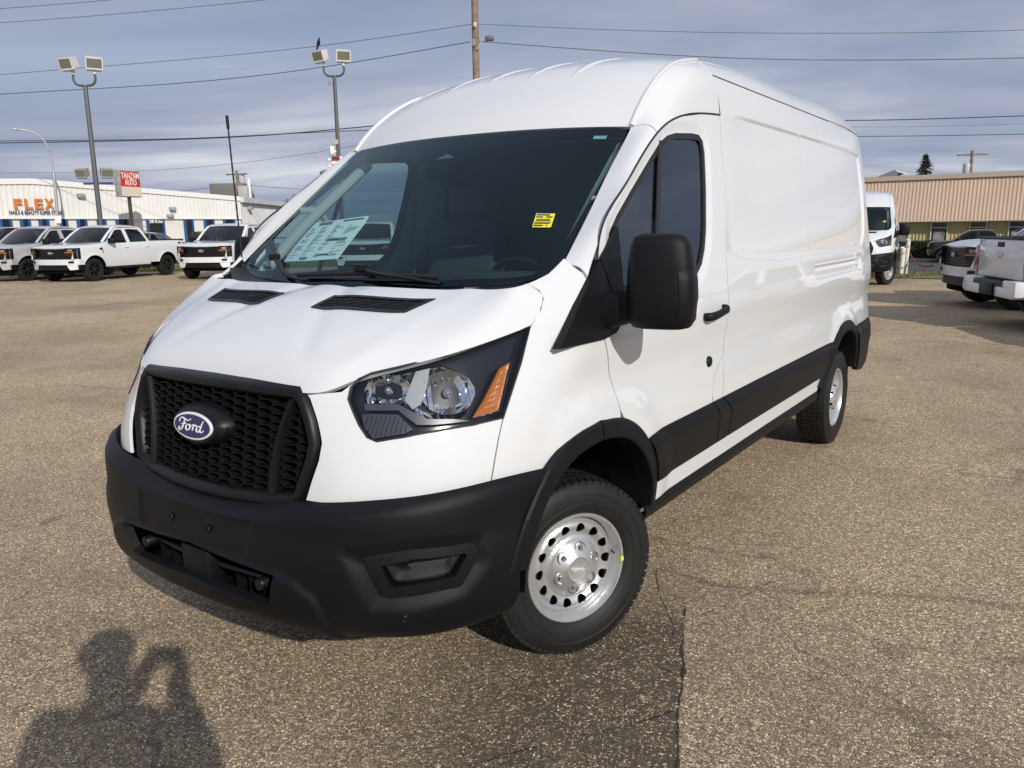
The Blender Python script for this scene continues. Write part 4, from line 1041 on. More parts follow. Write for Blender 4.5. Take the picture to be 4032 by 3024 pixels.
def build_wheel(root, wx, wy, R, steer, rear=False):
    """tyre with tread blocks, pressed silver steel rim with round holes, hub cover and nuts; the axis is x"""
    sgn = 1 if wx > 0 else -1
    w = bpy.data.objects.new('wheel', None); COL.objects.link(w); w.parent = root; w.location = (wx, wy, R); w.empty_display_size = .1
    w.rotation_euler = (math.radians(random.Random(wx * 7 + wy).random() * 40), 0, -math.radians(steer) * 1.0 + (0 if sgn > 0 else math.pi))
    hw = .115
    prof = [(.212, .085), (.222, .098), (.245, .110), (.275, .116), (.305, .113), (.330, .104), (.343, .093), (.3475, .075), (.3475, .04), (.3475, 0), (.3475, -.04), (.3475, -.075), (.343, -.093), (.33, -.104), (.275, -.116), (.222, -.098), (.212, -.085)]
    prof = [(r * R / .352, a) for r, a in prof]
    t = lathe('tyre', prof, M_RUB, w, 64, 'x', sharp=60)
    # tread: shoulder and rib blocks standing proud of the carcass
    V = []; F = []
    nb = 66
    for k in range(nb):
        th0 = 2 * math.pi * k / nb; 
        for a0, a1, sk, r0, r1 in ((-.100, -.058, .02, .3405, .3535), (-.052, -.020, -.015, .346, .354), (-.015, .015, .015, .346, .354), (.020, .052, -.015, .346, .354), (.058, .100, .02, .3405, .3535)):
            dth = 2 * math.pi / nb * .80; o = len(V)
            for rr in (0, 1):
                for a, e in ((a0, -1), (a1, 1)):
                    for d in (0, dth):
                        r = (r0 - .01, r1)[rr]
                        if rr and abs(a) > .09: r = .3475
                        th = th0 + d + sk * e; V.append((a, r * R / .352 * math.cos(th), r * R / .352 * math.sin(th)))
            F += [(o + 4, o + 5, o + 7, o + 6), (o, o + 4, o + 6, o + 2), (o + 1, o + 3, o + 7, o + 5), (o, o + 1, o + 5, o + 4), (o + 2, o + 6, o + 7, o + 3)]
    bm = bmesh.new(); vs = [bm.verts.new(v) for v in V]
    for f in F: bm.faces.new([vs[i] for i in f])
    tr = from_bm('tread', bm, M_RUB, t); tr['kind'] = 'stuff'
    # raised bands on the sidewall
    for r_, a_ in ((.300, .1155), (.262, .1155)):
        V, F = lathe_data([(r_ - .004, a_ - .004), (r_ - .002, a_ + .0012), (r_ + .002, a_ + .0012), (r_ + .004, a_ - .004)], 64, 'x'); mesh('sidewall_band', V, F, M_RUB, t, smooth=True)
    # rim: outer barrel
    rim = lathe('rim', [(.216, .088), (.221, .094), (.217, .099), (.210, .098), (.204, .088), (.198, .070), (.196, .045), (.194, .02), (.190, -.09)], M_STEEL, w, 64, 'x')
    # disc with 14 round holes, cut in the flat then lifted onto the dish profile
    dish = Spl([0, .09, .105, .122, .150, .172, .188, .197], [.075, .075, .074, .062, .072, .070, .054, .040])
    if rear: dish = Spl([0, .09, .105, .122, .150, .172, .188, .197], [-.020, -.020, -.020, -.012, .000, .004, .002, .000])
    def Dsk(u, v):
        u = np.atleast_1d(np.asarray(u, float)); v = np.atleast_1d(np.asarray(v, float)); return np.stack([dish(np.hypot(u, v)), u, v], 1)
    circ = lambda cx, cy, r, n: [(cx + r * math.cos(2 * math.pi * k / n), cy + r * math.sin(2 * math.pi * k / n)) for k in range(n)]
    holes = [circ(.153 * math.cos(2 * math.pi * k / 14), .153 * math.sin(2 * math.pi * k / 14), .0195, 18) for k in range(14)]
    panel('rim_disc', Dsk, circ(0, 0, .1965, 64), M_STEEL, rim, holes=holes, step=.012, gap=0, flange=.004)
    lathe('brake_drum', [(.188, .030), (.188, .018), (0, .018)] if not rear else [(.186, -.035), (.186, -.06), (0, -.06)], mat('dark_iron', (.022, .020, .019), .7, metal=.3), w, 24, 'x')
    # hub cover with nut pockets
    if not rear:
        hubp = [(.110, .066), (.109, .078), (.101, .086), (.072, .098), (.055, .106), (.050, .110), (.046, .1095), (.043, .105), (.040, .104), (0, .105)]; nr_, nxp = .079, .093
    else:
        hubp = [(.105, -.02), (.105, .02), (.100, .055), (.085, .090), (.062, .105), (.040, .110), (0, .112)]; nr_, nxp = .080, .080
    hub = lathe('hub_cover', hubp, M_STEEL, w, 48, 'x')
    for k in range(6):
        th = 2 * math.pi * (k + .3) / 6; cy, cz = nr_ * math.cos(th), nr_ * math.sin(th)
        if not rear:
            V, F = lathe_data([(.0265, nxp - .014), (.0265, nxp + .001), (.0235, nxp + .003), (.0215, nxp - .005), (.0195, nxp - .016), (0, nxp - .016)], 16, 'x')
            mesh('nut_pocket', [(v[0], v[1] + cy, v[2] + cz) for v in V], F, mat('pocket_grey', (.28, .285, .29), .4, metal=.7), hub, smooth=True).data.set_sharp_from_angle(angle=math.radians(30))
            V, F = lathe_data([(.0125, nxp - .014), (.0125, nxp + .004), (.010, nxp + .008), (.006, nxp + .008), (.0055, nxp + .005), (0, nxp + .005)], 6, 'x'); mesh('wheel_nut', [(v[0], v[1] + cy, v[2] + cz) for v in V], F, M_CHROME, hub)
        else:
            th2 = th; V, F = lathe_data([(.014, .060), (.014, .088), (.011, .093), (0, .093)], 6, 'x'); mesh('wheel_nut', [(v[0], v[1] + cy, v[2] + cz) for v in V], F, M_DARK, hub)
    if not rear:
        D = []
        D.append(tube_data([(.1065, .031 * math.cos(2 * math.pi * k / 28), .013 * math.sin(2 * math.pi * k / 28)) for k in range(28)], .0013, 5, closed=True))
        o = mesh('hub_emblem', *join(D), M_STEEL, hub, smooth=True)
        ford_script(hub, lambda a, b: np.array([.106, a, b]), .045, .0011)
        hub.children[-1].data.materials[0] = M_STEEL
        V, F = tube_data([(.07, .18, .02), (.095, .176, .02)], .004, 8); mesh('valve', V, F, M_SEAL, rim, smooth=True)
        if sgn > 0:
            ta = math.radians(-72); box('balance_label', (.0975, .2125 * math.cos(ta + 1.2), .2125 * math.sin(ta + 1.2)), (.004, .014, .018), mat('lime_sticker', (.45, .85, .02), .5), rim)
    return w

def build_cabin(root):
    """what shows through the glass: dashboard, wheel, seats, bulkhead, lining"""
    I = M_INT
    # dashboard: swept section
    sec = [(.93, 1.36), (1.00, 1.415), (1.12, 1.43), (1.28, 1.40), (1.36, 1.33), (1.40, 1.15), (1.34, .95), (1.05, .9)]
    V = [(x, y, z) for x in (-.90, -.3, .3, .90) for y, z in sec]; k = len(sec)
    F = [(i * k + j, i * k + j + 1, (i + 1) * k + j + 1, (i + 1) * k + j) for i in range(3) for j in range(k - 1)]
    d = mesh('dashboard', V, [f[::-1] for f in F], I, root, smooth=True)
    box('instrument_hood', (.42, 1.26, 1.42), (.42, .22, .09), I, d, bev=.03)
    box('dash_vent', (-.05, 1.15, 1.437), (.30, .05, .012), M_BLACK2, d, bev=.004)
    # steering wheel
    V, F = lathe_data([(.19 + .016 * math.cos(t), .016 * math.sin(t)) for t in np.linspace(0, 2 * math.pi, 10)], 36, 'z')
    Rm = Matrix.Translation((.42, 1.47, 1.36)) @ Matrix.Rotation(math.radians(-52), 4, 'X')
    sw = mesh('steering_wheel', [np.array(Rm @ Vector(v)) for v in V], F, M_BLACK2, root, smooth=True)
    bm = bmesh.new(); bm_box(bm, (0, 0, -.01), (.14, .10, .05), bev=.02); bm_box(bm, (0, 0, 0), (.37, .035, .02), bev=.006); bm_box(bm, (0, -.09, 0), (.035, .18, .02), bev=.006); bmesh.ops.transform(bm, matrix=Rm, verts=bm.verts)
    from_bm('wheel_spokes', bm, M_BLACK2, sw, smooth='auto')
    for x in (.45, -.45):
        s = box('seat', (x, 1.85, .98), (.50, .52, .16), M_SEAT, root, bev=.05)
        b = box('seat_back', (x, 2.10, 1.34), (.48, .15, .70), M_SEAT, s, rx=math.radians(-10), bev=.05)
        box('headrest', (x, 2.17, 1.80), (.27, .10, .19), M_SEAT, s, rx=math.radians(-8), bev=.04)
    prism('bulkhead', [(-.88, .6), (.88, .6), (.90, 1.35), (.80, 2.02), (.66, 2.30), (-.66, 2.30), (-.80, 2.02), (-.90, 1.35)], .02, ((0, 2.42, 0), (1, 0, 0), (0, 0, 1), (0, -1, 0)), mat('bulkhead_grey', (.04, .044, .048), .6), root)
    box('cab_floor', (0, 1.93, .66), (1.80, .95, .04), I, root)
    box('firewall', (0, .98, 1.08), (1.76, .03, .60), I, root)
    # headliner and pale pillar trims
    V = [(-.74, 1.63, 2.015), (.74, 1.63, 2.015), (.70, 2.38, 2.10), (-.70, 2.38, 2.10), (-.30, 1.60, 2.03), (.30, 1.60, 2.03)]
    mesh('headliner', [(-.76, 1.64, 2.00), (0, 1.60, 2.015), (.76, 1.64, 2.00), (.78, 2.38, 2.09), (0, 2.38, 2.13), (-.78, 2.38, 2.09)], [(0, 1, 4, 5), (1, 2, 3, 4)], M_INTL, root)
    for sgn in (1, -1):
        p0 = [(sgn * .825, 1.05, 1.47), (sgn * .805, 1.24, 1.64), (sgn * .78, 1.46, 1.81), (sgn * .755, 1.68, 1.975)]
        t = tube('pillar_trim', curve(p0, 4), .040, M_INTL, root, seg=10, flat=(1.0, .6))
        g = [(sgn * .835, 1.28, 1.74), (sgn * .80, 1.33, 1.74), (sgn * .785, 1.40, 1.69), (sgn * .79, 1.40, 1.60), (sgn * .82, 1.33, 1.53), (sgn * .86, 1.25, 1.50)]
        tube('grab_handle', curve(g, 4), .017, M_INTL, t, seg=8)
        b = [(sgn * .86, 2.22, 1.50), (sgn * .80, 2.26, 2.04)]
        mesh('pillar_lining', [(sgn * .93, 2.20, 1.40), (sgn * .86, 2.38, 1.40), (sgn * .78, 2.38, 2.09), (sgn * .86, 2.22, 2.05)], [(0, 1, 2, 3)], M_INTL, root)
        box('door_card', (sgn * .952, 1.84, 1.10), (.03, .74, .58), I, root, bev=.01)
    bm = bmesh.new()
    v = [bm.verts.new(p) for p in [(-.22, 1.60, 2.02), (.25, 1.60, 2.02), (.10, 1.42, 1.86), (-.05, 1.40, 1.84), (-.22, 1.66, 2.0), (.25, 1.66, 2.0), (.10, 1.52, 1.84), (-.05, 1.50, 1.82)]]
    for f in ((0, 1, 2, 3), (4, 7, 6, 5), (0, 4, 5, 1), (1, 5, 6, 2), (2, 6, 7, 3), (3, 7, 4, 0)): bm.faces.new([v[i] for i in f])
    from_bm('sensor_housing', bm, M_BLACK2, root)

VAN = build_van()

# ================================================================== the place: lot, verge, street
def terrain(x, y): return -.80 * sstep(27.0, 37.0, y)
def gravel_mat():
    m = bpy.data.materials.new('chip_seal_gravel'); m.use_nodes = True
    nt = m.node_tree; b = nt.nodes['Principled BSDF']; N = nt.nodes.new; L = nt.links.new
    ge = N('ShaderNodeNewGeometry'); P = ge.outputs['Position']
    def math_(op, a, c=None, **k):
        n = N('ShaderNodeMath'); n.operation = op
        for i, v in enumerate((a, c)):
            if v is None: continue
            if isinstance(v, (int, float)): n.inputs[i].default_value = v
            else: L(v, n.inputs[i])
        n.use_clamp = k.get('clamp', False); return n.outputs[0]
    def noise(scale, detail=4, rough=.55, dist=0.0):
        n = N('ShaderNodeTexNoise'); n.inputs['Scale'].default_value = scale; n.inputs['Detail'].default_value = detail; n.inputs['Roughness'].default_value = rough; n.inputs['Distortion'].default_value = dist
        L(P, n.inputs['Vector']); return n.outputs['Fac']
    def ramp(fac, stops):
        r = N('ShaderNodeValToRGB'); e = r.color_ramp.elements
        for i, (p, c) in enumerate(stops):
            q = e[i] if i < 2 else e.new(p); q.position = p; q.color = (*c, 1)
        L(fac, r.inputs[0]); return r.outputs[0]
    def mixc(f, a, c, mode='MIX'):
        n = N('ShaderNodeMix'); n.data_type = 'RGBA'; n.blend_type = mode
        if isinstance(f, (int, float)): n.inputs['Factor'].default_value = f
        else: L(f, n.inputs['Factor'])
        L(a, n.inputs['A']); L(c, n.inputs['B']) if not isinstance(c, tuple) else None
        if isinstance(c, tuple): n.inputs['B'].default_value = (*c, 1)
        return n.outputs['Result']
    def stones(scale):
        v = N('ShaderNodeTexVoronoi'); v.feature = 'F1'; v.inputs['Scale'].default_value = scale; L(P, v.inputs['Vector'])
        e = N('ShaderNodeTexVoronoi'); e.feature = 'DISTANCE_TO_EDGE'; e.inputs['Scale'].default_value = scale; L(P, e.inputs['Vector'])
        s = N('ShaderNodeSeparateColor'); L(v.outputs['Color'], s.inputs[0])
        return s.outputs[0], s.outputs[1], e.outputs['Distance'], v.outputs['Distance']
    r1, g1, e1, d1 = stones(118.0); r2, g2, e2, d2 = stones(230.0)
    col1 = ramp(r1, [(0.0, (.10, .08, .058)), (1.0, (.76, .65, .46)), (.32, (.225, .182, .13)), (.62, (.335, .27, .187)), (.86, (.52, .435, .305))])
    col2 = ramp(r2, [(0.0, (.085, .068, .05)), (1.0, (.46, .38, .27)), (.4, (.19, .155, .11)), (.75, (.30, .245, .175))])
    binder = (.066, .056, .043)
    gap1 = math_('GREATER_THAN', e1, .10); gap2 = math_('GREATER_THAN', e2, .10)
    small = mixc(gap2, ramp(r2, [(0, binder), (1, binder)]), col2)
    # worn bands where the binder shows, and the older dark patch in front of the van's near wheel
    sx = N('ShaderNodeSeparateXYZ'); L(P, sx.inputs[0]); X, Y = sx.outputs[0], sx.outputs[1]
    big = noise(.55, 5, .6, .4); mid = noise(2.6, 5, .65)
    wob = math_('MULTIPLY', math_('SUBTRACT', noise(3.2, 5, .6), .5), .30)
    # crack line: runs from beside the wheel towards the photographer
    A, Bp = CRACK
    dx, dy = Bp[0] - A[0], Bp[1] - A[1]; Ln = math.hypot(dx, dy); nx, ny = -dy / Ln, dx / Ln          # points away from the older patch
    sd = math_('ADD', math_('ADD', math_('MULTIPLY', X, nx), math_('MULTIPLY', Y, ny)), -(A[0] * nx + A[1] * ny))
    al = math_('ADD', math_('ADD', math_('MULTIPLY', X, dx / Ln), math_('MULTIPLY', Y, dy / Ln)), -(A[0] * dx + A[1] * dy) / Ln)
    sdw = math_('ADD', sd, math_('MULTIPLY', wob, .22))
    left = math_('MULTIPLY', math_('LESS_THAN', sdw, 0.0), math_('SMOOTH_MIN', 1.0, math_('MULTIPLY', math_('ADD', sdw, 1.15), 1.6, clamp=True)))
    along = math_('MULTIPLY', math_('MULTIPLY', math_('ADD', al, .35), 2.5, clamp=True), 1.0)
    patch = math_('MULTIPLY', math_('MULTIPLY', left, along), math_('MULTIPLY', math_('ADD', noise(1.6, 5, .65), -.05), 2.4, clamp=True))
    crack = math_('MULTIPLY', math_('LESS_THAN', math_('ABSOLUTE', sdw), math_('MULTIPLY', math_('SUBTRACT', noise(9, 4), .36), .034)), math_('GREATER_THAN', al, -.15))
    worn = math_('MULTIPLY', math_('SUBTRACT', math_('ADD', big, math_('MULTIPLY', mid, .55)), .70), 2.4, clamp=True)
    base = mixc(gap1, small, col1)
    sparse = math_('GREATER_THAN', g1, .58)
    worncol = mixc(math_('MULTIPLY', gap1, sparse), small, col1)
    base = mixc(math_('MULTIPLY', worn, .75), base, worncol)
    base = mixc(math_('MULTIPLY', worn, .30), base, (.10, .082, .060))
    base = mixc(math_('MULTIPLY', patch, math_('ADD', math_('MULTIPLY', math_('SUBTRACT', 1.0, math_('MULTIPLY', gap1, sparse)), .62), .34)), base, (.050, .043, .034))
    # sealed wandering seams, and dark crumbs swept together on the far right of the lot
    w1 = noise(.45, 5, .55, .5); seam = math_('MULTIPLY', math_('LESS_THAN', math_('ABSOLUTE', math_('SUBTRACT', w1, .50)), math_('MULTIPLY', noise(3, 3), .010)), math_('MULTIPLY', math_('SUBTRACT', noise(.5, 3), .42), 5.0, clamp=True))
    base = mixc(math_('MULTIPLY', seam, .50), base, (.05, .042, .033))
    far = math_('MULTIPLY', math_('SUBTRACT', Y, 6.0), .25, clamp=True)
    oil = math_('MULTIPLY', math_('MULTIPLY', math_('SUBTRACT', noise(1.3, 7, .75, 1.2), .56), 7.0, clamp=True), far)
    base = mixc(math_('MULTIPLY', oil, .55), base, (.022, .020, .018))
    # long soft tar line wandering from the near wheel to the right
    (ax_, ay_), (bx_, by_) = TAR; tl = math.hypot(bx_ - ax_, by_ - ay_); tx, ty = (bx_ - ax_) / tl, (by_ - ay_) / tl
    wob2 = math_('MULTIPLY', math_('SUBTRACT', noise(1.1, 4, .5), .5), .55)
    td = math_('ABSOLUTE', math_('ADD', math_('ADD', math_('ADD', math_('MULTIPLY', X, -ty), math_('MULTIPLY', Y, tx)), ax_ * ty - ay_ * tx), wob2))
    ta = math_('ADD', math_('ADD', math_('MULTIPLY', X, tx), math_('MULTIPLY', Y, ty)), -(ax_ * tx + ay_ * ty))
    tar = math_('MULTIPLY', math_('SUBTRACT', 1.0, math_('MULTIPLY', td, 17.0, clamp=True)), math_('MULTIPLY', ta, 3.0, clamp=True)); tar = math_('MULTIPLY', tar, math_('MULTIPLY', math_('SUBTRACT', noise(4.0, 4, .6), .25), 2.2, clamp=True))
    base = mixc(math_('MULTIPLY', tar, .78), base, (.055, .047, .036))
    # fine branch cracks leaving the main one
    for (cx_, cy_, ux_, uy_) in BRANCH:
        bd_ = math_('ABSOLUTE', math_('ADD', math_('ADD', math_('ADD', math_('MULTIPLY', X, -uy_), math_('MULTIPLY', Y, ux_)), cx_ * uy_ - cy_ * ux_), math_('MULTIPLY', wob, .30)))
        ba_ = math_('ADD', math_('ADD', math_('MULTIPLY', X, ux_), math_('MULTIPLY', Y, uy_)), -(cx_ * ux_ + cy_ * uy_))
        bc_ = math_('MULTIPLY', math_('LESS_THAN', bd_, math_('MULTIPLY', math_('SUBTRACT', noise(11, 4), .40), .022)), math_('MULTIPLY', math_('GREATER_THAN', ba_, 0.0), math_('LESS_THAN', ba_, .75)))
        base = mixc(math_('MULTIPLY', bc_, .8), base, (.024, .02, .017))
    base = mixc(math_('MULTIPLY', crack, .85), base, (.020, .017, .014))
    tone = ramp(noise(.23, 4), [(.3, (1.52, 1.45, 1.37)), (.7, (2.22, 2.09, 1.93))])
    base = mixc(1.0, base, tone, 'MULTIPLY')
    L(base, b.inputs['Base Color']); b.inputs['Roughness'].default_value = .82; b.inputs['Specular IOR Level'].default_value = .25
    h1 = math_('MINIMUM', e1, .28); h2 = math_('MULTIPLY', math_('MINIMUM', e2, .25), .5)
    hh = math_('ADD', math_('ADD', h1, h2), math_('MULTIPLY', mid, .5)); hh = math_('SUBTRACT', hh, math_('MULTIPLY', crack, 1.2)); hh = math_('SUBTRACT', hh, math_('MULTIPLY', patch, .35))
    bp = N('ShaderNodeBump'); bp.inputs['Strength'].default_value = .9; bp.inputs['Distance'].default_value = .010; L(hh, bp.inputs['Height']); L(bp.outputs[0], b.inputs['Normal'])
    return m
_g = lambda a, b: on_plane(a * 1.8228, b * 1.8228, 2, 0.0)
_h = lambda a, b: on_plane(1700 + a * 1.0542, 2000 + b * 1.0542, 2, 0.0)[:2]
TAR = (_h(900, 262), _h(2212, 388))
def _br(a, b):
    d = b - a; d = d / np.linalg.norm(d); return (float(a[0]), float(a[1]), float(d[0]), float(d[1]))
BRANCH = [_br(_h(925, 430), _h(1090, 360)), _br(_h(910, 620), _h(700, 520)), _br(_h(905, 760), _h(640, 830)), _br(_h(915, 520), _h(860, 330))]
CRACK = (_g(1478, 1345)[:2], _g(1462, 1640)[:2])

def build_ground():
    xs = np.concatenate([np.linspace(-320, -60, 14), np.linspace(-50, 40, 19), np.linspace(60, 320, 12)])
    ys = np.concatenate([np.linspace(-320, -20, 14), [-10, 0, 10, 20], np.linspace(25, 39, 15), np.linspace(45, 320, 14)])
    V = [(x, y, float(terrain(x, np.array(y)))) for y in ys for x in xs]; n = len(xs)
    F = [(j * n + i, j * n + i + 1, (j + 1) * n + i + 1, (j + 1) * n + i) for j in range(len(ys) - 1) for i in range(n - 1)]
    g = mesh('ground', V, F, gravel_mat(), smooth=True); struct(g); g['label'] = 'brown chip-seal gravel lot'
    asph = mat('street_asphalt', (.055, .055, .058), .85, var=(3, .35), bump=(60, .4))
    r = mesh('street', [(-120, 40, -.796), (120, 40, -.796), (120, 55, -.796), (-120, 55, -.796)], [(0, 1, 2, 3)], asph); struct(r)
    con = mat('concrete', (.36, .34, .31), .85, var=(5, .2))
    for y in (39.9, 55.1):
        k = box('kerb', (0, y, -.76), (240, .2, .20), con, bev=.02); struct(k)
    k = box('pavement', (0, 56.6, -.72), (240, 2.8, .14), con, bev=.01); struct(k)
    # loose stones near the camera
    rnd = np.random.RandomState(7); V = []; F = []
    n = 15000
    d = .9 + 5.2 * rnd.rand(n) ** 1.1; a = YAW + (rnd.rand(n) - .5) * 1.5
    px = CAM[0] + d * np.sin(a); py = CAM[1] + d * np.cos(a); sz = .0022 + .0038 * rnd.rand(n) ** 2.2
    O = np.array([(1, 0, 0), (0, 1, 0), (-1, 0, 0), (0, -1, 0), (0, 0, 1), (.7, .7, .35), (-.7, .7, .4), (-.7, -.7, .3), (.7, -.7, .42)], float)
    T = [(0, 5, 4), (5, 1, 4), (1, 6, 4), (6, 2, 4), (2, 7, 4), (7, 3, 4), (3, 8, 4), (8, 0, 4)]
    AV = np.zeros((n * 9, 3)); AF = []
    for i in range(n):
        th = rnd.rand() * 6.28; c, s = math.cos(th), math.sin(th); e = .7 + .6 * rnd.rand(3); q = O * e * sz[i]
        AV[i * 9:(i + 1) * 9, 0] = px[i] + q[:, 0] * c - q[:, 1] * s; AV[i * 9:(i + 1) * 9, 1] = py[i] + q[:, 0] * s + q[:, 1] * c; AV[i * 9:(i + 1) * 9, 2] = q[:, 2] * .8 - .0005
        AF += [(i * 9 + a_, i * 9 + b_, i * 9 + c_) for a_, b_, c_ in T]
    m = bpy.data.materials.new('loose_stone'); m.use_nodes = True; nt = m.node_tree; b = nt.nodes['Principled BSDF']
    vo = nt.nodes.new('ShaderNodeTexVoronoi'); vo.inputs['Scale'].default_value = 70; ge = nt.nodes.new('ShaderNodeNewGeometry'); nt.links.new(ge.outputs['Position'], vo.inputs['Vector'])
    rp = nt.nodes.new('ShaderNodeValToRGB'); e = rp.color_ramp.elements; e[0].color = (.10, .08, .06, 1); e[1].color = (.62, .54, .42, 1); q = e.new(.5); q.color = (.33, .27, .19, 1)
    sp = nt.nodes.new('ShaderNodeSeparateColor'); nt.links.new(vo.outputs['Color'], sp.inputs[0]); nt.links.new(sp.outputs[0], rp.inputs[0]); nt.links.new(rp.outputs[0], b.inputs['Base Color']); b.inputs['Roughness'].default_value = .7
    o = mesh('loose_gravel', AV, AF, m); o['kind'] = 'stuff'; tag(o, 'loose tan and grey stones scattered over the lot', 'gravel')
build_ground()

def grass_strip(name, label, corners, zfn, n, h=.10, seed=1, cols=((.10, .13, .03), (.16, .17, .05))):
    """verge: soil sheet plus blades in one object"""
    c = [np.array(q, float) for q in corners]; rnd = np.random.RandomState(seed); V = []; F = []
    nu, nv = 24, 8
    for j in range(nv + 1):
        for i in range(nu + 1):
            u, v = i / nu, j / nv; p = (c[0] * (1 - u) + c[1] * u) * (1 - v) + (c[3] * (1 - u) + c[2] * u) * v; V.append((p[0], p[1], float(zfn(p[0], p[1])) + .02))
    F = [(j * (nu + 1) + i, j * (nu + 1) + i + 1, (j + 1) * (nu + 1) + i + 1, (j + 1) * (nu + 1) + i) for j in range(nv) for i in range(nu)]
    for k in range(n):
        u, v = rnd.rand(2); p = (c[0] * (1 - u) + c[1] * u) * (1 - v) + (c[3] * (1 - u) + c[2] * u) * v; z = float(zfn(p[0], p[1])) + .01
        th = rnd.rand() * 6.28; w = .012 + .012 * rnd.rand(); hh = h * (.5 + rnd.rand()); l = (rnd.rand(2) - .5) * hh
        o = len(V); V += [(p[0] - w * math.cos(th), p[1] - w * math.sin(th), z), (p[0] + w * math.cos(th), p[1] + w * math.sin(th), z), (p[0] + l[0], p[1] + l[1], z + hh)]; F.append((o, o + 1, o + 2))
    m = bpy.data.materials.new(name + '_mat'); m.use_nodes = True; nt = m.node_tree; b = nt.nodes['Principled BSDF']
    no = nt.nodes.new('ShaderNodeTexNoise'); no.inputs['Scale'].default_value = 1.3; no.inputs['Detail'].default_value = 6
    ge = nt.nodes.new('ShaderNodeNewGeometry'); nt.links.new(ge.outputs['Position'], no.inputs['Vector'])
    rp = nt.nodes.new('ShaderNodeValToRGB'); rp.color_ramp.elements[0].position = .35; rp.color_ramp.elements[1].position = .65; rp.color_ramp.elements[0].color = (*cols[0], 1); rp.color_ramp.elements[1].color = (*cols[1], 1)
    nt.links.new(no.outputs['Fac'], rp.inputs[0]); nt.links.new(rp.outputs[0], b.inputs['Base Color']); b.inputs['Roughness'].default_value = .8
    o = mesh(name, V, F, m); o['kind'] = 'stuff'; tag(o, label, 'grass'); return o
def polar(az, d, z=0.0):
    """point at a compass angle (degrees from +y, clockwise) and distance from the camera"""
    a = math.radians(az); return np.array([CAM[0] + d * math.sin(a), CAM[1] + d * math.cos(a), z])
grass_strip('verge_grass', 'patchy grass verge between the gravel lot and the street', [(-14, 25.2), (14, 24.0), (14, 39.7), (-14, 39.7)], lambda x, y: terrain(x, np.array(y)), 16000, .09, 3, ((.085, .105, .03), (.20, .165, .07)))
grass_strip('far_lawn', 'lawn in front of the tan ribbed building', [(-18, 58.0), (16, 58.0), (16, 61.8), (-18, 61.8)], lambda x, y: -.66, 5000, .10, 4)
grass_strip('lot_edge_grass', 'grass strip behind the row of parked pickups', [polar(-72, 40)[:2], polar(-44, 38)[:2], polar(-44, 44)[:2], polar(-72, 46)[:2]], lambda x, y: terrain(x, np.array(y)), 9000, .13, 5)

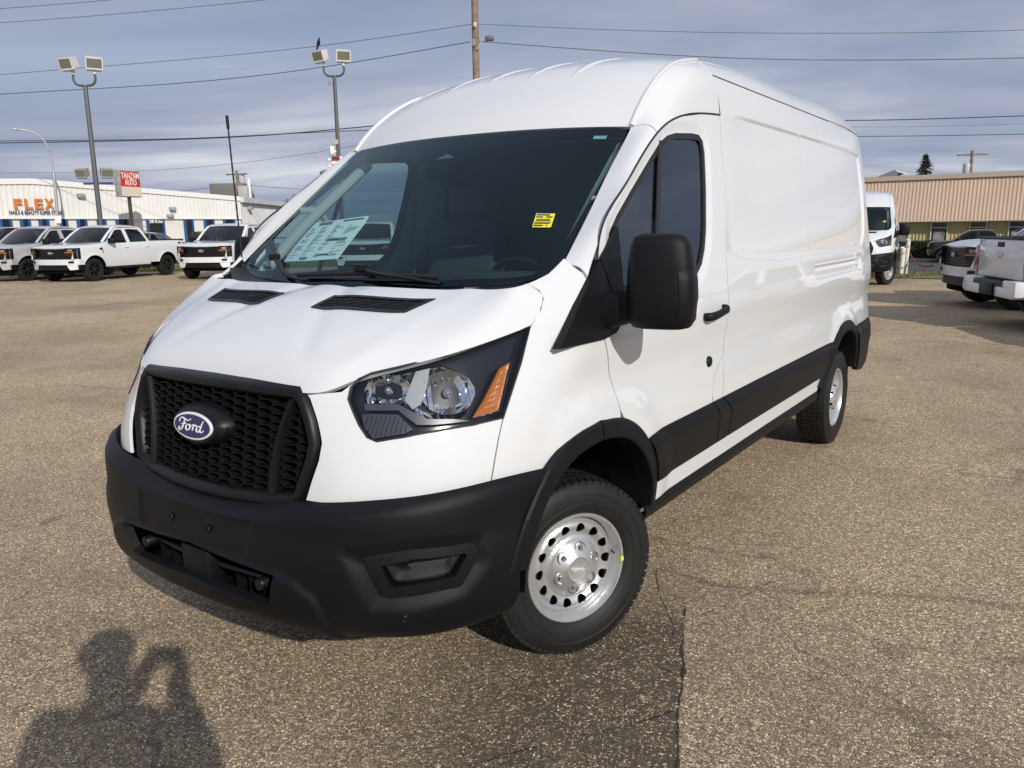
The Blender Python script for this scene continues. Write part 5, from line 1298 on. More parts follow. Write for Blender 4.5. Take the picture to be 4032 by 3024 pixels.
# ================================================================== pickups
TPROF = Spl([.40, .50, .70, .90, 1.05, 1.18, 1.30, 1.40, 1.60, 1.90], [.955, .975, 1.0, 1.008, 1.010, 1.0, .965, .925, .845, .71])
def make_pickup(label, paint, group, tyre_rim, steer=0):
    """crew-cab pickup: nose at y = 0 facing -y"""
    t = thing('pickup_truck', label, 'pickup', group=group)
    Kb = M_BLACK2; Wp = paint
    tint = glass_mat('truck_glass', (.16, .19, .19))
    fy, ry = .96, 4.64
    tap = Spl([0, .15, .35, .6, .9, 1.2, 2, 5.4, 5.6, 5.75], [.22, .13, .07, .032, .01, 0, 0, 0, .006, .02])
    def sx(y, z):
        f = 0
        for wy in (fy, ry): f = f + .028 * (1 - sstep(.46, .60, np.hypot(y - wy, z - .42)))
        return TPROF(z) - tap(y) + f
    def S(u, v):
        u = np.atleast_1d(np.asarray(u, float)); v = np.atleast_1d(np.asarray(v, float)); return np.stack([sx(u, v), u, v], 1)
    arc = lambda wy, r, a0, a1, n=11: [(wy - r * math.cos(a), .42 + r * math.sin(a)) for a in np.linspace(math.radians(a0), math.radians(a1), n)]
    st = dict(step=.10, gap=.004, flange=.03, mirror=True)
    fender = [(.16, 1.02), (.10, .78)] + [(.40, .78), (.50, .62)] + arc(fy, .47, 22, 172)[0:] + [(1.43, .48), (1.52, .48), (1.50, 1.0), (1.50, 1.322), (1.2, 1.292), (.7, 1.258), (.30, 1.205), (.20, 1.165)]
    panel('fender', S, fender, Wp, t, **st)
    d1 = [(1.52, .48), (2.68, .48), (2.70, 1.30), (2.68, 1.84), (2.35, 1.83), (2.20, 1.80), (1.62, 1.36), (1.45, 1.33), (1.50, 1.0)]
    w1 = [(1.72, 1.365), (1.98, 1.36), (2.02, 1.30), (2.62, 1.31), (2.61, 1.78), (2.38, 1.775), (2.25, 1.75)]
    panel('front_door', S, d1, Wp, t, holes=[w1], **st)
    d2 = [(2.68, .48), (3.72, .48), (3.76, 1.36), (3.62, 1.62), (3.48, 1.82), (3.1, 1.85), (2.68, 1.84), (2.70, 1.30)]
    w2 = [(2.78, 1.315), (3.60, 1.33), (3.66, 1.38), (3.52, 1.66), (3.42, 1.77), (3.0, 1.79), (2.77, 1.785)]
    panel('rear_door', S, d2, Wp, t, holes=[w2], **st)
    for w in (w1, w2): panel('side_window', offset_surf(S, -.02), inset(w, -.01), tint, t, step=.2, gap=0, flange=0, mirror=True)
    bed = [(3.76, .55), (4.10, .55)] + arc(ry, .49, 15, 165)[0:] + [(5.18, .55), (5.70, .60), (5.72, .8), (5.70, 1.37), (3.77, 1.37)]
    panel('bed_side', S, bed, Wp, t, **st)
    for wy in (fy, ry):                                    # arch lips and liners
        for s in (1, -1):
            a = arc(wy, .455, 5, 175, 17); V = []
            for (y, z) in a:
                x = float(sx(np.array(y), np.array(z))) * s; k = .03 / math.hypot(y - wy, z - .42)
                V += [(x + .012 * s, y, z), (x + .008 * s, y + (y - wy) * k, z + (z - .42) * k), (x - .30 * s, y, z)]
            mesh('arch_liner', V, [(3 * i + k, 3 * i + 3 + k, 3 * i + 4 + k, 3 * i + 1 + k) if k == 0 else (3 * i, 3 * i + 2, 3 * i + 5, 3 * i + 3) for i in range(16) for k in (0, 1)], M_DARK, t)
    for s in (1, -1):
        box('side_step', (s * .98, 2.62, .43), (.16, 2.2, .06), Kb, t, bev=.02)
        for y in (2.52, 3.55): box('door_handle', (s * 1.02, y, 1.14), (.03, .20, .035), Wp, t, bev=.012)
        box('door_mirror', (s * 1.12, 1.70, 1.38), (.26, .14, .20), Kb, t, bev=.05, rz=s * .25)
        prism('fender_badge', [(-.10, .08), (.04, .10), (.07, -.08), (.05, -.12), (.02, .02), (-.10, .03)], .012, ((s * 1.004, 1.32, 1.06), (0, 1, 0), (0, 0, 1), (s, 0, 0)), Kb, t)
        text_on('bed_badge', '4X4', .11, (s * 1.004, 5.40, 1.24), (0, s, 0), (0, 0, 1), (s, 0, 0), Kb, t, extrude=.003, bold=.003)
    # hood
    he = [(.20, 1.165), (.30, 1.205), (.7, 1.258), (1.2, 1.292), (1.50, 1.322)]; hm = [(.09, 1.175), (.22, 1.232), (.7, 1.300), (1.2, 1.330), (1.38, 1.338)]
    hc = []
    for f in (-1, -.85, -.5, -.3, 0, .3, .5, .85, 1):
        w = abs(f) ** 2.2; row = []
        for (ye, ze), (ym, zm) in zip(he, hm):
            xe = float(sx(np.array(ye), np.array(ze))) - .004; row.append((f * xe, ym + (ye - ym) * abs(f) ** 2, zm + (ze - zm) * w - (.012 if abs(f) < .35 else 0)))
        hc.append(row)
    H = Grid(hc); a, b_, c, d = H.dom; panel('hood', H, [(a, c), (b_, c), (b_, d), (a, d)], Wp, t, step=.12, gap=0, flange=.03)
    # front: grille, lamps, bumper
    fr = lambda x, base: base + .20 * (abs(x) / .95) ** 3
    def bar_(name, z0, z1, y0, depth, m, x1, parent, curvef=fr, n=9):
        xs = np.linspace(-x1, x1, n); V = []
        for x in xs: y = curvef(x, y0); V += [(x, y, z0), (x, y, z1), (x, y + depth, z1), (x, y + depth, z0)]
        F = [(4 * i + k, 4 * i + 4 + k, 4 * i + 4 + (k + 1) % 4, 4 * i + (k + 1) % 4) for i in range(n - 1) for k in range(4)] + [(0, 1, 2, 3), (4 * n - 1, 4 * n - 2, 4 * n - 3, 4 * n - 4)]
        bm = bmesh.new(); vs = [bm.verts.new(v) for v in V]
        for f in F: bm.faces.new([vs[i] for i in f])
        return from_bm(name, bm, m, parent)
    g = bar_('grille', .80, 1.17, .115, .10, mat('grille_gloss_black', (.010, .010, .011), .2), .96, t)
    for k in range(6): bar_('grille_slat', .835 + k * .055, .858 + k * .055, .085, .035, Kb, .66, g)
    for s in (1, -1):
        q = bpy.data.objects.new('headlight', None); 
        lamp = prism('headlight', [(-.17, .165), (.17, .165), (.17, -.19), (.06, -.19), (-.17, -.07)], .10, ((s * .79, .125, 1.0), (s * .88, .34, 0), (0, 0, 1), (0, 1, 0)), mat('lamp_black', (.008, .008, .01), .1), t)
        prism('amber_strip', [(-.16, .018), (.15, .018), (.15, -.018), (-.16, -.018)], .03, ((s * .79, .112, 1.02), (s * .88, .34, 0), (0, 0, 1), (0, 1, 0)), M_AMBER, lamp)
        prism('lamp_element', [(-.06, .03), (.10, .03), (.10, -.03), (-.06, -.03)], .02, ((s * .79, .115, 1.09), (s * .88, .34, 0), (0, 0, 1), (0, 1, 0)), M_CHROME, lamp)
    for nm, rx, rz, dd, m in (('badge_rim', .115, .05, .0, M_CHROME), ('badge_field', .104, .041, -.006, mat('badge_blue', (.008, .02, .11), .12, coat=1.0))):
        V = [(rx * math.cos(2 * math.pi * k / 24), .075 + dd, 1.0 + rz * math.sin(2 * math.pi * k / 24)) for k in range(24)]; V += [(v[0], .10, v[2]) for v in V]
        mesh(nm, V, [tuple(range(24))] + [(k, k + 24, (k + 1) % 24 + 24, (k + 1) % 24) for k in range(24)], m, g)
    ford_script(g, lambda a_, b2: np.array([a_, .066, 1.0 + b2]), .15, .004)
    bp = bar_('front_bumper', .60, .785, .035, .24, Wp, .99, t, lambda x, b0: b0 + .26 * (abs(x) / 1.0) ** 3)
    bar_('bumper_lower', .42, .60, .075, .22, Kb, .97, t, lambda x, b0: b0 + .26 * (abs(x) / 1.0) ** 3)
    bar_('bumper_wing', .47, .605, .060, .20, Wp, .985, t, lambda x, b0: b0 + .26 * abs(x) ** 3) if False else None
    for s in (1, -1):
        prism('bumper_corner', [(0, .17), (.34, .17), (.34, .0), (.10, -.02), (.04, .06)], .10, ((s * .62, .06 + .05, .44), (s * .90, .40, 0), (0, 0, 1), (0, 1, 0)), Wp, bp)
        prism('fog_lamp', [(-.08, .03), (.09, .03), (.09, -.035), (-.08, -.035)], .03, ((s * .78, .135, .695), (s * .86, .42, 0), (0, 0, 1), (0, 1, 0)), Kb, bp)
    bar_('valance', .30, .43, .16, .14, M_DARK, .86, t)
    # cab: screen, roof, back
    scr = [(-.80, 1.48, 1.335), (0, 1.36, 1.35), (.80, 1.48, 1.335), (.70, 2.20, 1.83), (0, 2.10, 1.865), (-.70, 2.20, 1.83)]
    Gs_ = Grid([[(x, 1.36 + .14 * (x / .8) ** 2, 1.345 - .012 * (x / .8) ** 2), (x * .94, 1.74 + .12 * (x / .8) ** 2, 1.625), (x * .885, 2.10 + .10 * (x / .8) ** 2, 1.862 - .025 * (x / .8) ** 2)] for x in (-.84, -.4, 0, .4, .84)])
    a, b_, c, d = Gs_.dom; panel('windscreen', Gs_, [(a + .05, c), (b_ - .05, c), (b_ - .05, d), (a + .05, d)], glass_mat('truck_screen', (.20, .25, .25)), t, step=.2, gap=0, flange=0)
    for s in (1, -1): tube('roof_pillar', [(s * .86, 1.50, 1.335), (s * .80, 1.86, 1.62), (s * .735, 2.20, 1.835)], .055, Wp, t, seg=8, flat=(1, .6))
    R_ = Grid([[(x, y, z - .035 * (abs(x) / .75) ** 3) for y, z in ((2.10 + .1 * (x / .75) ** 2, 1.868), (2.3, 1.915), (2.8, 1.945), (3.3, 1.925), (3.52, 1.86))] for x in (-.76, -.5, 0, .5, .76)])
    a, b_, c, d = R_.dom; panel('roof', R_, [(a, c), (b_, c), (b_, d), (a, d)], Wp, t, step=.2, gap=0, flange=.05)
    mesh('cab_back', [(-.94, 3.76, .9), (.94, 3.76, .9), (.94, 3.76, 1.37), (.76, 3.52, 1.86), (-.76, 3.52, 1.86), (-.94, 3.76, 1.37)], [(0, 1, 2, 3, 4, 5)], Wp, t)
    mesh('rear_window', [(-.72, 3.745, 1.42), (.72, 3.745, 1.42), (.66, 3.57, 1.80), (-.66, 3.57, 1.80)], [(0, 1, 2, 3)], mat('dark_glass', (.01, .012, .013), .06), t)
    mesh('cabin', [(-.80, 1.6, 1.30), (.80, 1.6, 1.30), (.80, 3.6, 1.30), (-.80, 3.6, 1.30)], [(0, 1, 2, 3)], M_INT, t)
    for s in (1, -1):
        for y in (2.42, 3.30): b2 = box('headrest', (s * .40, y, 1.55), (.30, .12, .30), M_SEAT, t, bev=.05); 
    # bed interior and tail
    box('bed_floor', (0, 4.74, .85), (1.7, 1.92, .05), M_DARK, t)
    for s in (1, -1): box('bed_wall', (s * .90, 4.74, 1.09), (.10, 1.92, .53), M_DARK, t); box('bed_rail_cap', (s * .935, 4.74, 1.378), (.10, 1.93, .03), Kb, t, bev=.01)
    box('bed_front', (0, 3.80, 1.12), (1.75, .05, .50), M_DARK, t)
    tg = box('tailgate', (0, 5.70, 1.06), (1.66, .09, .60), Wp, t, bev=.025)
    box('tailgate_cap', (0, 5.70, 1.372), (1.66, .11, .03), Kb, tg, bev=.01)
    box('tailgate_handle', (0, 5.742, 1.28), (.26, .02, .08), Kb, tg, bev=.01)
    for nm, rx, rz, dd, m in (('badge_rim', .125, .055, .0, M_CHROME), ('badge_field', .112, .044, .005, Wp)):
        V = [(rx * math.cos(2 * math.pi * k / 24), 5.755 + dd, 1.14 + rz * math.sin(2 * math.pi * k / 24)) for k in range(24)]; V += [(v[0], 5.73, v[2]) for v in V]
        mesh(nm, V, [tuple(range(24))[::-1]] + [(k, (k + 1) % 24, (k + 1) % 24 + 24, k + 24) for k in range(24)], m, tg)
    red = mat('red_lens', (.35, .01, .01), .15, coat=1)
    for s in (1, -1):
        tl = box('tail_lamp', (s * .915, 5.66, 1.05), (.19, .16, .42), red, t, bev=.03)
        box('reverse_lamp', (s * .905, 5.70, .985), (.11, .10, .13), mat('smoke_lens', (.06, .05, .05), .1), tl, bev=.01)
        box('step_end', (s * .78, 5.80, .64), (.46, .20, .24), Wp, t, bev=.03)
    rb = box('rear_bumper', (0, 5.80, .66), (1.96, .19, .14), Kb, t, bev=.03); box('plate_recess', (0, 5.86, .60), (.50, .12, .20), Kb, rb, bev=.02); box('hitch', (0, 5.85, .46), (.09, .14, .09), M_DARK, rb)
    for s in (1, -1): box('bumper_face', (s * .62, 5.80, .58), (.66, .205, .17), Wp, rb, bev=.03)
    box('chassis', (0, 2.9, .46), (1.3, 5.0, .16), M_DARK, t); box('engine_block', (0, .75, .85), (1.5, 1.0, .55), M_DARK, t); box('cab_tub', (0, 2.6, .85), (1.80, 2.2, .75), M_DARK, t)
    for s, y in ((1, fy), (-1, fy), (1, ry), (-1, ry)):
        truck_wheel(t, s * .86, y, .405, tyre_rim, steer if y < 2 else 0)
    return t
def truck_wheel(t, x, y, R, rimm, steer):
    s = 1 if x > 0 else -1
    w = bpy.data.objects.new('wheel', None); COL.objects.link(w); w.parent = t; w.location = (x, y, R); w.rotation_euler = (.3, 0, math.radians(steer) + (0 if s > 0 else math.pi))
    ty = lathe('tyre', [(.24, .11), (.26, .13), (.33, .14), (.385, .13), (R - .004, .10), (R, .05), (R, -.05), (R - .004, -.10), (.38, -.13), (.26, -.13), (.24, -.11)], M_RUB, w, 40, 'x')
    rm = lathe('rim', [(.243, .112), (.248, .120), (.236, .118), (.225, .09), (.215, -.08)], rimm, w, 40, 'x')
    lathe('hub', [(.21, .02), (.20, .03), (.09, .055), (.075, .095), (.05, .10), (0, .10)] if False else [(.22, .01), (.0, .01)], M_DARK, w, 24, 'x')
    for k in range(6):
        a = 2 * math.pi * k / 6; c, n = math.cos(a), math.sin(a)
        V = []
        for r, ww, xx in ((.03, .035, .085), (.12, .030, .085), (.232, .042, .10)):
            for e in (-1, 1):
                V += [(xx, r * c - e * ww * n, r * n + e * ww * c), (xx - .05, r * c - e * ww * n, r * n + e * ww * c)]
        F = [(0, 2, 6, 4), (4, 6, 10, 8), (0, 4, 5, 1), (4, 8, 9, 5), (2, 3, 7, 6), (6, 7, 11, 10)]
        mesh('spoke', V, F, rimm, rm)
    lathe('hub_cap', [(.065, .07), (.06, .10), (.03, .107), (0, .107)], rimm, rm, 16, 'x')
    return w
def copy_tree(o, parent=None, swap=None, names=True):
    c = o.copy(); COL.objects.link(c); c.parent = parent
    if c.type == 'MESH' and swap and o.data.materials and o.data.materials[0] in swap:
        key = (o.data.name, id(swap)); 
        if key not in _RECOL:
            d = o.data.copy(); d.materials[0] = swap[o.data.materials[0]]; _RECOL[key] = d
        c.data = _RECOL[key]
    for ch in list(o.children): copy_tree(ch, c, swap)
    return c
_RECOL = {}
def place(o, front, rear_dir, label=None, group=None):
    """put a vehicle with its nose at `front`, its body running along rear_dir"""
    o.location = front; o.rotation_euler = (0, 0, math.atan2(-rear_dir[0], rear_dir[1]))
    if label: o['label'] = label
    if group: o['group'] = group
M_TWHITE = mat('truck_white', (.70, .71, .73), .4, coat=1.0, spec=.1); M_TSILV = mat('truck_silver_white', (.56, .56, .55), .3, metal=.35, coat=1.0); M_RIMBLK = mat('black_alloy', (.012, .012, .013), .3)
GRP = 'pickups parked in the row by the white building'
B0 = polar(-62.4, 31.6); B1 = polar(-58.2, 34.3); vB = (B1 - B0); vB /= np.linalg.norm(vB); sB = np.array([vB[1], -vB[0], 0]) * 1   # sideways
TRUCK = make_pickup('white crew-cab pickup with black wheels, broadside next to the silver pickup', M_TWHITE, GRP, M_RIMBLK, steer=0)
def nose_from_wheel(wheel, v):                       # ground point under the left front wheel -> nose point
    left = np.array([v[1], -v[0], 0])               # the driver's side of a vehicle whose body runs along v
    return wheel - v * .96 - left * .98
place(TRUCK, nose_from_wheel(B0, vB), vB)
def truck_at(wheel, v, label, group=GRP, swap=None):
    v = v / np.linalg.norm(v); o = copy_tree(TRUCK, None, swap); place(o, nose_from_wheel(wheel, v), v, label, group); return o
TRUCK_A = truck_at(polar(-66.0, 33.6), vB, 'silver-white crew-cab pickup parked between the black vehicle and the white pickup', swap={M_TWHITE: M_TSILV})
_c, _s = math.cos(math.radians(10)), math.sin(math.radians(10)); vC = np.array([vB[0] * _c - vB[1] * _s, vB[0] * _s + vB[1] * _c, 0])
TRUCK_C = truck_at(polar(-53.6, 30.2), vC, 'white pickup parked behind the long whip antenna of the van')
TRUCK_H = truck_at(polar(-43.2, 29.0), vB * .8 + np.array([-.5, .3, 0]), 'white pickup seen through the side window of the van')

# ================================================================== other vehicles
def make_suv(label, paint, group=None):
    t = thing('parked_suv', label, 'car', group=group)
    pr = Spl([.25, .45, .7, .95, 1.05, 1.2, 1.45, 1.68], [.86, .90, .935, .94, .925, .87, .77, .66]); fy, ry = .92, 3.66
    tap = Spl([0, .15, .4, .8, 1.5, 3.8, 4.3, 4.6], [.24, .14, .06, .012, 0, 0, .03, .10])
    def S(u, v):
        u = np.atleast_1d(np.asarray(u, float)); v = np.atleast_1d(np.asarray(v, float)); return np.stack([pr(v) - tap(u), u, v], 1)
    arc = lambda wy: [(wy - .37 * math.cos(a), .36 + .37 * math.sin(a)) for a in np.linspace(.1, math.pi - .1, 9)]
    st = dict(step=.14, gap=.004, flange=.03, mirror=True)
    panel('fender', S, [(.12, .35), (.50, .35)] + arc(fy) + [(1.36, .30), (1.38, 1.0), (1.2, 1.02), (.45, .93), (.14, .80)], paint, t, **st)
    gl = glass_mat('truck_glass', (.16, .19, .19))
    d1 = [(1.36, .30), (2.28, .30), (2.28, 1.64), (2.0, 1.60), (1.38, 1.03)]; w1 = [(1.58, 1.06), (2.22, 1.06), (2.22, 1.56), (2.05, 1.54)]
    d2 = [(2.28, .30), (3.2, .30), (3.30, .62), (3.36, 1.62), (2.28, 1.64)]; w2 = [(2.34, 1.06), (3.24, 1.08), (3.26, 1.55), (2.34, 1.57)]
    q = [(3.2, .30)] + [(3.27, .36)] + arc(ry) + [(4.10, .35), (4.55, .40), (4.58, 1.0), (4.40, 1.25), (4.15, 1.60), (3.36, 1.62), (3.30, .62)]; w3 = [(3.44, 1.08), (4.28, 1.15), (4.06, 1.53), (3.44, 1.55)]
    for nm, d, w in (('front_door', d1, w1), ('rear_door', d2, w2), ('quarter_panel', q, w3)):
        panel(nm, S, d, paint, t, holes=[w], **st); panel('side_window', offset_surf(S, -.015), inset(w, -.01), gl, t, step=.2, gap=0, flange=0, mirror=True)
    H = Grid([[(x * .86, .10 + .16 * x * x, .80), (x * .90, .35, .93), (x * .93, .9, 1.0), (x * .90, 1.42 - .12 * (1 - x * x), 1.045)] for x in (-1, -.6, 0, .6, 1)]); a, b, c, d = H.dom
    panel('hood', H, [(a, c), (b, c), (b, d), (a, d)], paint, t, step=.2, gap=0, flange=.03)
    Wd = Grid([[(x * .82, 1.32 + .12 * x * x, 1.045), (x * .72, 1.72 + .10 * x * x, 1.37), (x * .66, 2.06 + .08 * x * x, 1.60)] for x in (-1, -.5, 0, .5, 1)]); a, b, c, d = Wd.dom
    panel('windscreen', Wd, [(a, c), (b, c), (b, d), (a, d)], gl, t, step=.2, gap=0, flange=0)
    Rf = Grid([[(x * .68, 2.05 + .08 * x * x, 1.605 - .02 * x * x), (x * .69, 2.6, 1.69 - .03 * x * x), (x * .69, 3.6, 1.70 - .03 * x * x), (x * .67, 4.2, 1.62 - .03 * x * x)] for x in (-1, -.5, 0, .5, 1)]); a, b, c, d = Rf.dom
    panel('roof', Rf, [(a, c), (b, c), (b, d), (a, d)], paint, t, step=.2, gap=0, flange=.04)
    for s in (1, -1): tube('roof_bar', [(s * .64, 2.3, 1.70), (s * .65, 2.4, 1.735), (s * .65, 3.7, 1.745), (s * .63, 3.85, 1.70)], .018, M_BLACK2, t, seg=6)
    for s in (1, -1):
        tube('roof_pillar', [(s * .84, 1.42, 1.04), (s * .68, 2.08, 1.60)], .035, paint, t, seg=6)
        box('headlight', (s * .66, .22, .72), (.34, .14, .13), M_CHROME, t, rz=s * .5, bev=.03); box('tail_lamp', (s * .78, 4.52, .98), (.20, .14, .30), mat('red_lens', (.35, .01, .01), .15, coat=1), t, bev=.03)
        box('door_mirror', (s * 1.0, 1.62, 1.10), (.22, .12, .15), M_BLACK2, t, bev=.04)
    box('grille', (0, .10, .66), (1.1, .08, .20), M_BLACK2, t, bev=.02); box('front_bumper', (0, .16, .42), (1.6, .24, .26), paint, t, bev=.05)
    box('rear_bumper', (0, 4.60, .52), (1.66, .18, .30), paint, t, bev=.05); box('tailgate', (0, 4.56, .90), (1.5, .08, .5), paint, t, bev=.03)
    mesh('rear_window', [(-.72, 4.50, 1.15), (.72, 4.50, 1.15), (.60, 4.22, 1.58), (-.60, 4.22, 1.58)], [(0, 1, 2, 3)], mat('dark_glass', (.01, .012, .013), .06), t)
    box('cabin', (0, 2.5, .72), (1.66, 3.2, .60), M_DARK, t); box('engine_block', (0, .8, .62), (1.3, .9, .4), M_DARK, t)
    for s, y in ((1, fy), (-1, fy), (1, ry), (-1, ry)): truck_wheel_small(t, s * .80, y, .35)
    return t
def truck_wheel_small(t, x, y, R):
    s = 1 if x > 0 else -1
    w = bpy.data.objects.new('wheel', None); COL.objects.link(w); w.parent = t; w.location = (x, y, R); w.rotation_euler = (0, 0, 0 if s > 0 else math.pi)
    lathe('tyre', [(.22, .09), (.29, .11), (R - .01, .09), (R, .04), (R, -.04), (R - .01, -.09), (.22, -.1)], M_RUB, w, 28, 'x'); lathe('rim', [(.225, .095), (.215, .10), (.20, .06), (.06, .05), (.05, .08), (0, .08)], mat('grey_alloy', (.30, .30, .31), .3, metal=.8), w, 28, 'x')

def az_of(px, py):
    d = ray(px, py); return math.degrees(math.atan2(d[0], d[1]))
C1 = lambda a, b: (a * .5877, 400 + b * .5877)
C8 = lambda a, b: (3300 + a * .5426, 500 + b * .5426)
M_CBLACK = mat('car_black', (.012, .012, .014), .25, coat=1.0); M_CMAROON = mat('car_maroon', (.060, .012, .016), .25, coat=1.0); M_CGREY = mat('car_grey', (.09, .09, .095), .25, coat=1.0)
SUV = make_suv('maroon sport utility showing only its roof above the white pickup bed', M_CMAROON)
dB = vB
place(SUV, polar(-59.3, 39.5), vB * .2 + np.array([-.9, -.25, 0]))
TRUCK_K = truck_at(polar(-68.3, 37.2), vB, 'black crew-cab vehicle at the end of the row beside the silver pickup', swap={M_TWHITE: M_CBLACK})
s3 = copy_tree(SUV, None, {M_CMAROON: M_CGREY}); place(s3, polar(-56.1, 46.5), np.array([-.75, -.62, 0]), 'dark grey car with red tail lamp between the two white pickups')

# right-hand row
eF, eN = polar(az_of(*C8(975, 1100)), 15.5), polar(az_of(*C8(1310, 1100)), 13.9)
wv_ = (eN - eF); wv_ /= np.linalg.norm(wv_); fw_ = np.array([-wv_[1], wv_[0], 0]); fw_ = fw_ if fw_[1] > 0 else -fw_
if fw_ @ (eF - CAM * [1, 1, 0]) < 0: fw_ = -fw_
GR = 'pickups parked on the right of the lot'
TRUCK_E = copy_tree(TRUCK); place(TRUCK_E, (eF + eN) / 2 + fw_ * 5.8, -fw_, 'white pickup turned tail out, tailgate and red tail lamps showing', GR)
cD = polar(az_of(*C8(662, 1100)), 19.0)
TRUCK_D = copy_tree(TRUCK); place(TRUCK_D, cD + wv_ * 1.02, fw_, 'white pickup with black slatted grille nosing out behind the tailgate', GR)
for k, (off, back) in enumerate(((3.3, .9), (6.6, 1.4), (10.2, 1.0))):
    o = copy_tree(TRUCK); place(o, (eF + eN) / 2 + wv_ * off + fw_ * (5.8 + back), -fw_, ('white pickup next to the tail-out pickup, towards the photographer', 'white pickup second past the tail-out pickup towards the photographer', 'white pickup last in the right-hand row, nearest the photographer')[k], GR)
VAN2 = copy_tree(VAN); hv = np.array([-.14, .99, 0]); hv /= np.linalg.norm(hv)
wp = polar(az_of(*C8(352, 1165)), 23.6); lv = np.array([hv[1], -hv[0], 0]); place(VAN2, wp - hv * 1.03 - lv * .88, hv, 'white van with yellow windscreen label facing out beside the white posts')
dk = copy_tree(TRUCK, None, {M_TWHITE: mat('car_charcoal', (.03, .03, .032), .25, coat=1.0)}); place(dk, polar(az_of(*C8(632, 950)), 56.0, -.796), np.array([1.0, .12, 0]), 'charcoal pickup parked at the kerb by the hedge'); dk['group'] = ''
del dk['group']

# ================================================================== white metal building with the orange letters
def vplane(px, py, P, e):
    """sight line met with the upright plane through P along e: (distance along e, height)"""
    d = ray(px, py); n = np.array([e[1], -e[0], 0]); t = ((P - CAM) @ n) / (d @ n); q = CAM + d * t; return float((q - P) @ e), float(q[2])
def corrugated(name, P, e, s0, s1, zb, zt, m, parent, pitch=.30, depth=.04, out=None):
    """ribbed sheet between two height functions"""
    n = np.array([e[1], -e[0], 0]); n = n if n @ (CAM - P) > 0 else -n
    ss = []; s = s0
    while s < s1: ss += [(s, 0), (s + pitch * .62, 0), (s + pitch * .70, depth), (s + pitch * .92, depth)]; s += pitch
    ss = [(min(a, s1), b) for a, b in ss] + [(s1, 0)]
    V = []
    for a, b in ss:
        q = P + e * a + n * (b + (out or 0)); V += [(q[0], q[1], zb(a)), (q[0], q[1], zt(a))]
    F = [(2 * i, 2 * i + 2, 2 * i + 3, 2 * i + 1) for i in range(len(ss) - 1)]
    return mesh(name, V, F, m, parent)
def wall_box(name, P, e, s0, s1, z0, z1, depth, m, parent, out=0.0, bev=0.0):
    n = np.array([e[1], -e[0], 0]); n = n if n @ (CAM - P) > 0 else -n; c = P + e * (s0 + s1) / 2 + n * (out + depth / 2)
    return box(name, (c[0], c[1], (z0 + z1) / 2), (abs(s1 - s0), depth, z1 - z0), m, parent, rz=math.atan2(e[1], e[0]), bev=bev)
